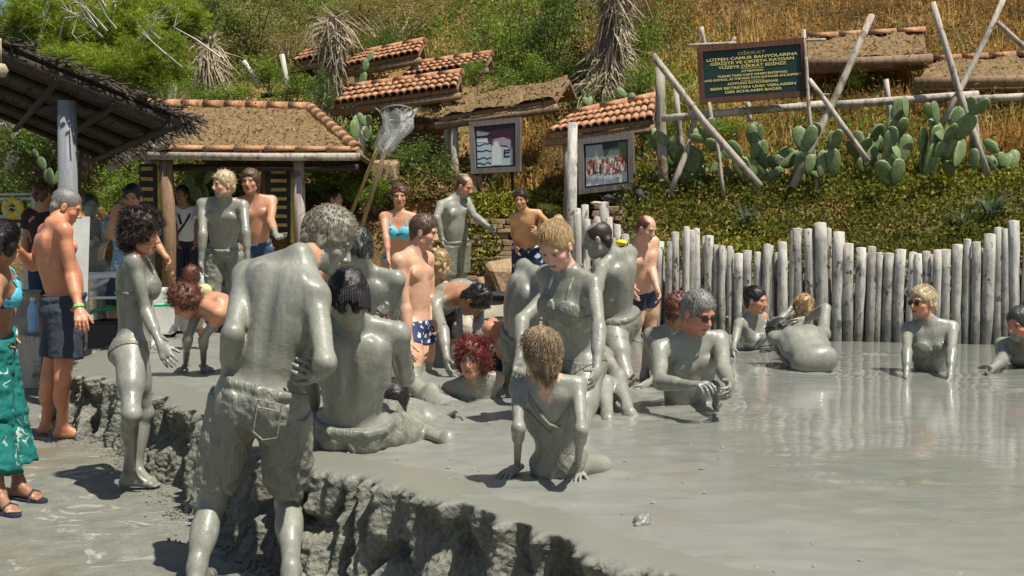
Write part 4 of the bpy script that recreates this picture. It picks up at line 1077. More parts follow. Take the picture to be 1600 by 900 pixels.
P('mud covered man stretching one arm out in front of the stone wall', D=12.5, H=1.78, pel=(712, 382), neck=(709, 314), head=(726, 291, 'f'), cy=42, hy=60, hp=24, belly=0.6, fat=1.05, eR=(682, 340), wR=(692, 376, 'f'), hR=(690, 390), eL=(742, 338), wL=(766, 356, 'f'), hL=(778, 364),
  skin='orange', bare=[('H', 0.12)], hair=('bald', 'brown', 100, 0.01), clothes=[(w_shorts, 'mudshort', 0.75, 0.02, 0.12, 0.006)])
P('bare chested boy in dark blue flowered shorts with one hand on his hip', D=12.3, H=1.55, child=True, fat=1.15, belly=0.4, pel=(824, 385), neck=(821, 334), head=(814, 312, 'f'), cy=14, hy=-18, hp=8, eR=(802, 358, 'b'), wR=(806, 384, 'f'), eL=(856, 347), wL=(840, 358, 'b'), hL=(834, 364), skin=(0.5, 0.27, 0.13), mud=0,
  hair=('crop', 'darkbrown', 260, 0.02), clothes=[(w_shorts, 'blueflower', 0.95, 0.045, 0.10, 0.006)])

P('woman with black hair piled up in a muddy white top by the fence', D=9.6, H=1.64, fem=True, bust=1, pel=(1162, 572), neck=(1174, 497), head=(1181, 469, 'f'), cy=38, hy=52, hp=8, eR=(1152, 515), wR=(1146, 545), eL=(1204, 512, 'b'), wL=(1232, 490, 'b'), skin='orange', bare=[('H', 0.13), ('N', 0.08), ('shL', 0.1), ('shR', 0.05), ('eL', 0.08)],
  hair=('bun', 'black', 360, 0.06), clothes=[(w_skin, 'whitemud', reg_tank, 'top', 0.008)], zcut=ZC)
P('mud coated person lying face down with one elbow raised near the fence', D=7.95, H=1.78, pel=(1274, 566), neck=(1246, 522, 0.36), head=(1219, 525, 0.06), cy=175, py=150, hy=-130, hp=30, fat=1.18, arch=-0.02,
  eL=(1222, 548, 'b'), wL=(1232, 570), eR=(1290, 482, 'b'), wR=(1258, 500, 'b'), hR=(1238, 508), skin='pink', hair=('crop', 'muddark', 300, 0.022), clothes=[], legs=False, glute=0, zcut=ZC)
P('tawny haired bather low in the mud against the fence logs', D=9.7, H=1.65, fem=True, pel=(1225, 575), neck=(1240, 508), head=(1256, 482), cy=150, hy=160, hp=15, eL=(1215, 505), wL=(1238, 480, 'b'), eR=(1275, 540), wR=(1290, 555), skin='brown', bare=[('H', 0.12)], hair=('crop', 'blond', 300, 0.025), clothes=[bather_brief], zcut=ZC)
P('mud covered blond woman with a ponytail sitting alone before the fence', D=8.1, H=1.68, fem=True, bust=1, pel=(1453, 600), neck=(1453, 508), head=(1441, 472, 'f'), cy=-14, hy=-62, hp=2, eR=(1417, 548), wR=(1416, 590), eL=(1487, 548), wL=(1484, 590), skin='orange', bare=[('H', 0.135)], fat=1.04,
  hair=('pony', 'paleblond', 420, 0.08), shades=True, clothes=[(w_skin, 'mudshort', reg_top, 'bikini_top', 0.007)], zcut=ZC, browc=(0.35, 0.25, 0.15))
P('mud covered man in the pool cut off by the right edge', D=8.4, H=1.75, pel=(1625, 600), neck=(1606, 535), head=(1593, 506, 'f'), cy=-35, hy=-60, hp=15, eR=(1566, 562), wR=(1548, 578), eL=(1640, 570), wL=(1640, 600), kR=(1605, 612, 'f'), aR=(1600, 615, 'f'), tR=(1562, 604), skin='red', bare=[('H', 0.12)], hair=('short', 'muddark', 120, 0.02), clothes=[], zcut=ZC)

def toes(label, x, y, yaw, seed):
    c = on(x, y, MUDZ); T = V((math.cos(yaw), math.sin(yaw), .35)).normalized()
    A_ = c - T * 0.10 + V((0, 0, -0.01)); pr = foot_prims(A_, T, 1.0, 1) + [cone(A_ - V((0, 0, .0)), A_ - V((math.cos(yaw), math.sin(yaw), .25)) * .3, .04, .055, .02)]
    v, f = mesh_prims(pr, 0.007, zcut=MUDZ - 0.04); me = mesh_np('body', v, f, M_BODY, attrs={'mud': np.ones(len(v))}, colattrs={'skin': np.tile(np.array(SKIN['tan'], dtype=np.float32), (len(v), 1))})
    root = empty('person', c, label, 'person'); o = bpy.data.objects.new('body', me); link(o, root); o.matrix_parent_inverse = Matrix.Translation(-c)
toes('submerged bather with only the muddy toes of one foot showing near the fence', 1346, 552, 2.6, 1)
toes('submerged bather whose single muddy foot pokes out at the right edge', 1582, 608, 3.0, 2)
def handful(label, pts, rad, seed):
    ps = [at(*p_) for p_ in pts]; pr = [cone(a, b, ra, rb, .02) for a, b, ra, rb in zip(ps[:-1], ps[1:], rad[:-1], rad[1:])] if len(ps) > 1 else [sph(ps[0], rad[0])]
    def post(F): F.f += .006 * wobble((F.ax[0][:, None, None], F.ax[1][None, :, None], F.ax[2][None, None, :]), seed, 130)
    v, f = mesh_prims(pr, .005, post=post); o = bpy.data.objects.new('mud_handful', mesh_np('mud_handful', v, f, M_CL['mudshort'])); link(o); tag(o, label, 'mud')
handful('dripping handful of mud between the hands of the man in sunglasses', [(1116, 604, 6.15), (1117, 618, 6.15), (1120, 632, 6.15)], [.035, .016, .030], 3)
handful('dark clump of mud in the right hand of the bending man', [(481, 572, 4.5), (470, 566, 4.5)], [.040, .028], 5)
handful('clump of wet mud held up by the person with braids', [(598, 486, 5.3), (603, 477, 5.3)], [.030, .022], 7)
# ------------------------------------------------------------------ numpy noise
_PERM = np.random.default_rng(11).random((64, 64, 64)).astype(np.float32)
def vnoise(x, y, z=0.0):
    x = np.asarray(x, dtype=np.float64); y = np.asarray(y, dtype=np.float64); z = np.asarray(z, dtype=np.float64) + 0 * x
    xi = np.floor(x).astype(int); yi = np.floor(y).astype(int); zi = np.floor(z).astype(int)
    xf = x - xi; yf = y - yi; zf = z - zi
    xf = xf * xf * (3 - 2 * xf); yf = yf * yf * (3 - 2 * yf); zf = zf * zf * (3 - 2 * zf)
    r = 0
    for i in (0, 1):
        for j in (0, 1):
            for k in (0, 1):
                w = (xf if i else 1 - xf) * (yf if j else 1 - yf) * (zf if k else 1 - zf)
                r = r + w * _PERM[(xi + i) & 63, (yi + j) & 63, (zi + k) & 63]
    return r - 0.5
def fbm(x, y, z=0.0, o=4, lac=2.03, g=0.5):
    r = 0; a = 1.0; s = 1.0
    for i in range(o):
        r = r + a * vnoise(x * s + 17.3 * i, y * s + 5.1 * i, np.asarray(z) * s + 9.7 * i); a *= g; s *= lac
    return r
def sstep(x, a, b):
    t = np.clip((np.asarray(x, dtype=np.float64) - a) / (b - a), 0, 1); return t * t * (3 - 2 * t)

# ------------------------------------------------------------------ ground levels
EDGE_PX = [(108, 590), (168, 593), (232, 616), (300, 650), (352, 690), (420, 715), (492, 738), (600, 758), (700, 791), (800, 827), (900, 863), (1000, 893), (1062, 915), (1200, 965), (1500, 1090)]
EDGE = [on(x, y, MUDZ) for x, y in EDGE_PX]
EDGE = [V((-3.62, 9.4, MUDZ)), V((-3.45, 8.6, MUDZ))] + EDGE + [V((1.6, 1.9, MUDZ)), V((3.5, 1.0, MUDZ))]
EX = np.array([(p.x, p.y) for p in EDGE])
def pool_side(x, y):
    """signed distance to the bank line; > 0 on the pool side"""
    x = np.asarray(x, dtype=np.float64); y = np.asarray(y, dtype=np.float64)
    best = np.full(x.shape, 1e9); sg = np.zeros(x.shape)
    for (ax, ay), (bx, by) in zip(EX[:-1], EX[1:]):
        dx, dy = bx - ax, by - ay
        t = np.clip(((x - ax) * dx + (y - ay) * dy) / (dx * dx + dy * dy), 0, 1)
        d = np.hypot(x - ax - t * dx, y - ay - t * dy)
        s = dx * (y - ay) - dy * (x - ax)
        m = d < best - 1e-9
        best = np.where(m, d, best); sg = np.where(m, np.sign(s), sg)
    return best * sg
BK = 0.46
def ground_z(x, y):
    x = np.asarray(x, dtype=np.float64); y = np.asarray(y, dtype=np.float64)
    right = sstep(x, 1.15, 1.35)                    # behind the log fence
    fy = 10.85 - (x - 1.34) * 0.26                  # line of the fence
    z0 = 0.025 * fbm(x * 1.1, y * 1.1, 0.3, 4)
    ybk = np.where(x > -3.4, 10.1, 11.2)
    back = sstep(y, ybk, ybk + 0.5)
    z = z0 + back * (BK - 0.0)
    ledge = sstep(y, 12.7, 12.95) * sstep(x, -1.6, -1.4)
    z = z + 0.26 * ledge * (1 - right)
    # hill behind
    hl = np.maximum(0, y - 14.1)
    hill = sstep(y, 13.75, 14.25) * (1.05 + 0.15 * sstep(x, -3, 0)) + hl * (0.50 + 0.05 * fbm(x * 0.25, y * 0.25, 2.2, 3))
    hill = hill * (1 - 0.75 * sstep(-x - 0.30 * y, 2.2, 7.0))
    z = z + hill * (1 - right)
    d = y - fy
    bank = sstep(d, 0.10, 0.35) * 0.80 + sstep(d, 0.3, 2.4) * 0.82 + np.maximum(0, d - 2.6) * 0.56
    z = z * (1 - right * sstep(d, 0.0, 0.3)) + right * sstep(d, 0.0, 0.3) * (0.40 + bank)
    z = z + sstep(y, 13.5, 16) * 0.25 * fbm(x * 0.8, y * 0.8, 1.0, 4)
    return z
def gz(x, y): return float(ground_z(np.array([x]), np.array([y]))[0])

def heightfield(name, xs, ys, zf, mat, keep=None, attrs=None):
    X, Y = np.meshgrid(xs, ys, indexing='ij')
    Z = zf(X, Y)
    nx, ny = X.shape
    v = np.stack([X.ravel(), Y.ravel(), Z.ravel()], 1)
    i, j = np.meshgrid(np.arange(nx - 1), np.arange(ny - 1), indexing='ij')
    a = (i * ny + j).ravel()
    f = np.stack([a, a + ny, a + ny + 1, a + 1], 1)
    if keep is not None:
        k = keep(X, Y, Z)
        kk = k[:-1, :-1] & k[1:, :-1] & k[1:, 1:] & k[:-1, 1:]
        f = f[kk.ravel()]
        used = np.unique(f); rm = np.full(len(v), -1); rm[used] = np.arange(len(used)); v = v[used]; f = rm[f]
    me = mesh_np(name, v, f, mat)
    o = bpy.data.objects.new(name, me); link(o); return o

# ------------------------------------------------------------------ setting materials
def m_ground():
    t = NT('drying_mud_ground'); c = t.coord()
    a = t.noise(c, 0.9, 5, 0.6, 0.4); b = t.noise(c, 6, 6, 0.65, 0.3); f = t.noise(c, 45, 5, 0.65)
    st = t.noise(t.mapping(c, (2.6, 4.6, 3.0), (0, 0, 0.5)), 1.0, 8, 0.72, 1.6)
    col = t.ramp(b, [(0.25, (0.105, 0.108, 0.086)), (0.5, (0.165, 0.165, 0.132)), (0.75, (0.215, 0.212, 0.172))])
    dry = t.ramp(st, [(0.55, 0.0), (0.61, 0.8)])
    col = t.mix(dry, col, (0.38, 0.365, 0.29))
    wet = t.ramp(a, [(0.50, 0.0), (0.62, 0.55)])
    col = t.mix(wet, col, (0.155, 0.120, 0.060))
    t.base(col); t.rough(t.mix(wet, (0.8,) * 3, (0.32,) * 3))
    h = t.math('ADD', t.math('MULTIPLY', b, 1.0), t.math('MULTIPLY', f, 0.3))
    h = t.math('ADD', h, t.math('MULTIPLY', dry, 0.15))
    t.norm(t.bump(h, 0.75, 0.04)); return t.m
def m_hill():
    t = NT('dry_hillside_soil'); c = t.coord()
    a = t.noise(c, 0.5, 5, 0.6); b = t.noise(c, 5, 6, 0.7)
    col = t.ramp(b, [(0.3, (0.12, 0.058, 0.022)), (0.55, (0.31, 0.165, 0.055)), (0.8, (0.46, 0.29, 0.11))])
    col = t.mix(t.ramp(a, [(0.45, 0.0), (0.6, 0.7)]), col, (0.07, 0.085, 0.025))
    t.base(col); t.rough(0.95); t.norm(t.bump(b, 0.9, 0.1)); return t.m
def m_pool():
    t = NT('wet_grey_mud'); c = t.coord()
    a = t.noise(c, 1.6, 5, 0.6, 0.6); b = t.noise(t.mapping(c, (1.0, 2.4, 1.0)), 3.2, 5, 0.6, 1.0); f = t.noise(c, 40, 4, 0.6)
    col = t.ramp(b, [(0.3, (0.175, 0.181, 0.155)), (0.55, (0.212, 0.216, 0.184)), (0.8, (0.248, 0.245, 0.208))])
    warm = t.ramp(t.noise(c, 2.3, 3, 0.5), [(0.62, 0.0), (0.75, 0.35)])
    col = t.mix(warm, col, (0.245, 0.190, 0.135))
    gl = t.ramp(t.noise(t.mapping(c, (1.2, 2.6, 1)), 2.6, 7, 0.7, 2.2), [(0.60, 0.0), (0.68, 0.45)]); col = t.mix(gl, col, (0.27, 0.27, 0.22))
    t.base(col)
    fl = t.attr('flow', 'Fac')
    t.rough(t.mix(fl, (0.40,) * 3, (0.055,) * 3))
    h = t.math('ADD', t.math('MULTIPLY', b, 0.6), t.math('MULTIPLY', t.noise(t.mapping(c, (2.2, 5.5, 1)), 2.2, 3, 0.5, 1.6), 0.5))
    bn = t.bump(h, 0.035, 0.05)
    t.norm(t.bump(t.math('ADD', a, t.math('MULTIPLY', f, 0.12)), 0.05, 0.02, bn))
    t.inp('Specular IOR Level', 0.55)
    return t.m
def m_bank():
    t = NT('crusted_mud_bank'); c = t.coord()
    b = t.noise(c, 9, 6, 0.7, 0.5); f = t.noise(c, 60, 5, 0.7); v = t.vor(c, 38)
    hgt = t.attr('hgt', 'Fac')
    col = t.ramp(b, [(0.26, (0.075, 0.077, 0.060)), (0.46, (0.165, 0.166, 0.130)), (0.72, (0.26, 0.25, 0.195))])
    col = t.mix(t.ramp(f, [(0.62, 0.0), (0.72, 0.7)]), col, (0.36, 0.31, 0.20))
    col = t.mix(hgt, col, (0.197, 0.198, 0.160))
    t.base(col); t.rough(t.mix(hgt, (0.62,) * 3, (0.36,) * 3))
    h = t.math('ADD', t.math('MULTIPLY', b, 0.8), t.math('ADD', t.math('MULTIPLY', f, 0.35), t.math('MULTIPLY', v, 0.4)))
    bn = t.bump(h, 0.8, 0.03); t.set(bn.node.inputs['Strength'], t.math('SUBTRACT', 0.85, t.math('MULTIPLY', hgt, 0.75))); t.norm(bn); return t.m
M_GROUND, M_HILL, M_POOL, M_BANK = m_ground(), m_hill(), m_pool(), m_bank()
M_TERR = simple_mat('trodden_terrace_floor', (0.30, 0.27, 0.19), 0.75, 0.4, 3.0, 0.5)

def m_wood(name, col, dark=0.35, rough=0.85, blotch=None, axis=(14, 14, 1.6)):
    t = NT(name); c = t.coord()
    g = t.noise(t.mapping(c, axis), 1.6, 6, 0.65, 0.3); b = t.noise(c, 4.5, 4, 0.6)
    colr = t.ramp(g, [(0.3, tuple(x * dark for x in col)), (0.5, col), (0.75, tuple(min(1, x * 1.3) for x in col))])
    if blotch: colr = t.mix(t.ramp(b, [(0.56, 0.0), (0.63, 0.85)]), colr, blotch)
    colr = t.mix(t.node('ShaderNodeObjectInfo').outputs['Random'], colr, t.mix(1.0, colr, (0.72, 0.68, 0.64), 'MULTIPLY'))
    t.base(colr); t.rough(rough); t.norm(t.bump(t.math('ADD', g, t.math('MULTIPLY', b, 0.6)), 0.7, 0.012)); return t.m
def m_log():
    t = NT('weathered_grey_log'); c = t.coord()
    g = t.noise(t.mapping(c, (12, 12, 1.6)), 1.6, 6, 0.65, 0.3); rnd = t.node('ShaderNodeObjectInfo').outputs['Random']
    off = t.node('ShaderNodeVectorMath', operation='ADD'); t.l.new(c, off.inputs[0]); cb = t.node('ShaderNodeCombineXYZ'); t.l.new(t.math('MULTIPLY', rnd, 40.0), cb.inputs[2]); t.l.new(cb.outputs[0], off.inputs[1])
    b = t.noise(t.mapping(off.outputs[0], (9, 9, 6)), 1.0, 5, 0.6); b2 = t.noise(t.mapping(off.outputs[0], (16, 16, 9)), 1.0, 3, 0.6)
    col = t.ramp(g, [(0.3, (0.30, 0.28, 0.245)), (0.5, (0.50, 0.475, 0.42)), (0.75, (0.66, 0.635, 0.57))])
    col = t.mix(t.ramp(b2, [(0.60, 0.0), (0.66, 0.9)]), col, (0.055, 0.05, 0.04))
    col = t.mix(t.ramp(b, [(0.5, 0.0), (0.62, 0.6)]), col, (0.21, 0.21, 0.175))
    col = t.mix(rnd, col, t.mix(1.0, col, (0.62, 0.60, 0.58), 'MULTIPLY'))
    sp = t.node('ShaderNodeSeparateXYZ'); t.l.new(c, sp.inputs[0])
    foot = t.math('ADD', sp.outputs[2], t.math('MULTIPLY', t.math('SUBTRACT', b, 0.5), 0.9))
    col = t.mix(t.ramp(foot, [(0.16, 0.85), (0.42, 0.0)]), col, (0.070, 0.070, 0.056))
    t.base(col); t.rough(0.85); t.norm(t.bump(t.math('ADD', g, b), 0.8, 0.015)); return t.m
M_LOG = m_log()
M_LOGEND = simple_mat('cut_log_end', (0.52, 0.46, 0.36), 0.8, 0.2, 30, 0.3)
M_POLE = m_wood('bleached_pole', (0.44, 0.39, 0.32), 0.4, blotch=(0.17, 0.12, 0.07))
M_DARKWOOD = m_wood('dark_stained_wood', (0.040, 0.027, 0.019), 0.35)
M_BEAM = m_wood('old_brown_beam', (0.27, 0.175, 0.10), 0.4)
M_GREYPAINT = m_wood('grey_painted_post', (0.24, 0.265, 0.29), 0.65, 0.6)
M_WHITEPAINT = simple_mat('white_paint', (0.66, 0.66, 0.60), 0.5, 0.12, 6, 0.15)
M_BAMBOO = simple_mat('yellow_bamboo', (0.46, 0.33, 0.06), 0.5, 0.3, 12, 0.2)
M_SLATDARK = simple_mat('blue_black_board', (0.018, 0.020, 0.032), 0.6, 0.3, 9, 0.2)
M_BLACKPL = simple_mat('black_plastic', (0.016, 0.016, 0.018), 0.4, 0.3, 9, 0.1)
M_GREENPL = simple_mat('green_hose', (0.02, 0.42, 0.16), 0.4, 0.1, 9, 0)
M_YELLOW = simple_mat('yellow_plastic', (0.78, 0.60, 0.02), 0.45, 0.08, 9, 0)
M_BLUEPL = simple_mat('pale_blue_plastic', (0.25, 0.45, 0.70), 0.25, 0.1, 9, 0)
M_STONE = simple_mat('rubble_stone', (0.31, 0.215, 0.125), 0.9, 0.45, 14, 0.7)
M_MORTAR = simple_mat('shadowed_joint_earth', (0.07, 0.055, 0.035), 0.95, 0.3, 14, 0.4)  # dark brown earth colour showing in the joints between the wall stones
def m_tile():
    t = NT('terracotta_tile'); c = t.coord()
    n = t.noise(c, 14, 5, 0.65); r = t.node('ShaderNodeObjectInfo').outputs['Random']
    base = t.mix(r, (0.42, 0.165, 0.070), (0.60, 0.29, 0.135))
    base = t.mix(t.ramp(n, [(0.42, 0.0), (0.60, 0.75)]), base, (0.23, 0.165, 0.10))
    t.base(base); t.rough(0.85); t.norm(t.bump(n, 0.5, 0.01)); return t.m
M_TILE = m_tile()
def m_moss():
    t = NT('moss_and_litter_roof'); c = t.coord()
    n = t.noise(c, 18, 6, 0.7); b = t.noise(c, 3, 4)
    col = t.ramp(n, [(0.3, (0.07, 0.045, 0.02)), (0.5, (0.195, 0.122, 0.050)), (0.66, (0.285, 0.19, 0.088)), (0.8, (0.36, 0.29, 0.17))])
    col = t.mix(t.ramp(b, [(0.5, 0.0), (0.7, 0.4)]), col, (0.14, 0.12, 0.04))
    t.base(col); t.rough(0.95); t.norm(t.bump(n, 1.0, 0.03)); return t.m
M_MOSS = m_moss()
M_THATCH = simple_mat('dark_reed_thatch', (0.058, 0.044, 0.031), 0.9, 0.6, 30, 0.6)
M_STRAW = simple_mat('dry_palm_frond', (0.36, 0.30, 0.20), 0.9, 0.45, 25, 0.4)
M_BARK = m_wood('brown_bark', (0.13, 0.09, 0.06), 0.35)
M_DEAD = m_wood('bleached_dead_branch', (0.52, 0.48, 0.41), 0.6)

def m_leaf(name, cols, rough=0.55, trans=0.3):
    """cols: list of colours picked by the per-leaf tone attribute"""
    t = NT(name)
    tone = t.attr('tone', 'Fac')
    n = len(cols)
    col = t.ramp(tone, [(i / (n - 1) if n > 1 else 0, c) for i, c in enumerate(cols)])
    t.base(col); t.rough(rough); t.inp('Specular IOR Level', 0.25)
    tr = t.node('ShaderNodeBsdfTranslucent'); t.l.new(t.mix(0.35, col, (0.25, 0.30, 0.04)), tr.inputs[0])
    ms = t.node('ShaderNodeMixShader'); ms.inputs[0].default_value = trans * 1.25
    t.l.new(t.b.outputs[0], ms.inputs[1]); t.l.new(tr.outputs[0], ms.inputs[2])
    t.l.new(ms.outputs[0], t.n['Material Output'].inputs[0]); return t.m
L_BRIGHT = m_leaf('bright_leaf', [(0.055, 0.095, 0.012), (0.155, 0.245, 0.030), (0.27, 0.36, 0.055)])
L_MID = m_leaf('mid_green_leaf', [(0.022, 0.042, 0.009), (0.080, 0.135, 0.024), (0.17, 0.24, 0.055)])
L_OLIVE = m_leaf('olive_leaf', [(0.07, 0.075, 0.020), (0.20, 0.195, 0.055), (0.34, 0.31, 0.11)])
L_DRY = m_leaf('dry_brush', [(0.12, 0.065, 0.030), (0.34, 0.20, 0.085), (0.52, 0.37, 0.18)])
L_DARKDRY = m_leaf('dark_rusty_brush', [(0.055, 0.025, 0.010), (0.22, 0.10, 0.035), (0.46, 0.24, 0.08)])
L_PINE = m_leaf('pine_needles', [(0.08, 0.12, 0.010), (0.23, 0.31, 0.025), (0.38, 0.45, 0.045)], 0.6, 0.25)
L_GRASS = m_leaf('dry_golden_grass', [(0.24, 0.10, 0.030), (0.60, 0.30, 0.075), (0.80, 0.50, 0.15), (0.85, 0.64, 0.28)], 0.8, 0.3)
L_COVER = m_leaf('ground_cover_leaf', [(0.030, 0.032, 0.006), (0.17, 0.18, 0.018), (0.46, 0.42, 0.042)])
L_AGAVE = m_leaf('blue_green_blade', [(0.06, 0.095, 0.075), (0.12, 0.17, 0.13), (0.2, 0.25, 0.19)])
def m_cactus():
    t = NT('prickly_pear_pad'); c = t.coord()
    n = t.noise(c, 7, 4); dots = t.vor(c, 26)
    col = t.ramp(n, [(0.3, (0.075, 0.115, 0.042)), (0.7, (0.165, 0.225, 0.090))])
    col = t.mix(t.ramp(dots, [(0.06, 0.6), (0.12, 0.0)]), col, (0.35, 0.33, 0.2))
    col = t.mix(t.node('ShaderNodeObjectInfo').outputs['Random'], col, t.mix(1.0, col, (1.35, 1.3, 1.2), 'MULTIPLY'))
    t.base(col); t.rough(0.5); t.norm(t.bump(dots, 0.25, 0.01)); return t.m
M_CACT = m_cactus()

# ------------------------------------------------------------------ ground sheets
KX = np.concatenate([np.arange(-60, -9, 1.5), np.arange(-9, 7, 0.10), np.arange(7, 60, 1.5)])
KY = np.concatenate([np.arange(-12, 1.5, 0.6), np.arange(1.5, 14.3, 0.09), np.arange(14.3, 30, 0.35), np.arange(30, 120, 4)])
def base_z(X, Y):
    Z = ground_z(X, Y)
    near = (Y < 9)
    Z = Z + np.where(near, 0.012 * fbm(X * 5, Y * 5, 0, 4), 0)
    return Z
g = heightfield('ground', KX[(KX > -61)], KY[KY < 14.0], base_z, M_GROUND); tag(g, 'grey drying mud underfoot', kind='structure')
g = heightfield('hillside', KX, KY[KY > 13.7], lambda X, Y: base_z(X, Y) + 0.0, M_HILL); tag(g, 'dry rising hillside behind the baths', kind='structure')
g.location.z = 0.004
g = heightfield('terrace_floor', np.arange(-8.5, 1.3, 0.15), np.arange(10.8, 13.7, 0.12), lambda X, Y: ground_z(X, Y) + 0.012, M_TERR); tag(g, 'sunlit trodden terrace floor', kind='structure')
# right bank behind the fence gets hill soil
g = heightfield('planted_bank', np.arange(1.4, 11.0, 0.12), np.arange(8.2, 13.9, 0.09), lambda X, Y: ground_z(X, Y) + 0.015, M_HILL,
                keep=lambda X, Y, Z: (Y > 10.85 - (X - 1.34) * 0.26 + 0.35)); tag(g, 'earth bank behind the log fence', kind='structure')

# pool surface, thicker towards the bank, rings where bodies stand in it
BOD = []
for o in list(COL.objects):
    if o.name.startswith('person') and o.type == 'EMPTY':
        me = o.children[0].data
        n = len(me.vertices); co = np.empty(n * 3, dtype=np.float32); me.vertices.foreach_get('co', co); co = co.reshape(-1, 3)
        m = np.abs(co[:, 2] - MUDZ) < 0.02
        if m.sum() > 10 and co[:, 2].min() < MUDZ - 0.02:
            p = co[m][:: max(1, int(m.sum() / 60))]
            BOD.append(p[:, :2])
BOD = np.concatenate(BOD) if BOD else np.zeros((1, 2))
def pool_z(X, Y):
    ds = pool_side(X, Y)
    Z = MUDZ + 0.0 * X
    near = 1 - sstep(ds, 0.3, 2.6)
    left = 1 - sstep(X, -0.2, 1.6)
    amp = np.clip(0.25 + 0.8 * near + 0.6 * left, 0, 1.2)
    hf = np.clip(amp - 0.2, 0, 1)
    Z = Z + amp * 0.016 * fbm(X * 1.8, Y * 2.2, 0.5, 2) + hf * 0.010 * fbm(X * 5, Y * 7, 0.5, 3) + hf * 0.008 * fbm(X * 9, Y * 14, 4.5, 3)
    d2 = np.full(X.shape, 9.0)
    xs_, ys_ = X[:, 0], Y[0]
    for i in range(0, len(BOD), 1):
        a0, a1 = np.searchsorted(xs_, (BOD[i, 0] - .5, BOD[i, 0] + .5)); b0, b1 = np.searchsorted(ys_, (BOD[i, 1] - .5, BOD[i, 1] + .5))
        w = (slice(a0, a1), slice(b0, b1)); d2[w] = np.minimum(d2[w], (X[w] - BOD[i, 0]) ** 2 + (Y[w] - BOD[i, 1]) ** 2)
    d = np.sqrt(d2)
    Z = Z + 0.014 * np.exp(-d / 0.035) + 0.004 * np.exp(-d / 0.25) * np.sin(d * 46)
    Z = Z - 0.012 * (1 - sstep(ds, 0.0, 0.10))
    return Z
px = np.concatenate([np.arange(-3.7, 3.2, 0.035), np.arange(3.2, 11, 0.12)]); py = np.concatenate([np.arange(1.0, 3.0, 0.06), np.arange(3.0, 8.6, 0.035), np.arange(8.6, 11.1, 0.06)])
pool = heightfield('mud_pool', px, py, pool_z, M_POOL, keep=lambda X, Y, Z: (pool_side(X, Y) > 0.06))
tag(pool, 'wet grey mud filling the bathing pool', kind='structure')
me = pool.data; n = len(me.vertices); co = np.empty(n * 3, dtype=np.float32); me.vertices.foreach_get('co', co); co = co.reshape(-1, 3)
fl = sstep(co[:, 0], -0.6, 1.6) * sstep(pool_side(co[:, 0], co[:, 1]), 0.3, 1.6)
at_ = me.attributes.new('flow', 'FLOAT', 'POINT'); at_.data.foreach_set('value', fl.astype(np.float32))

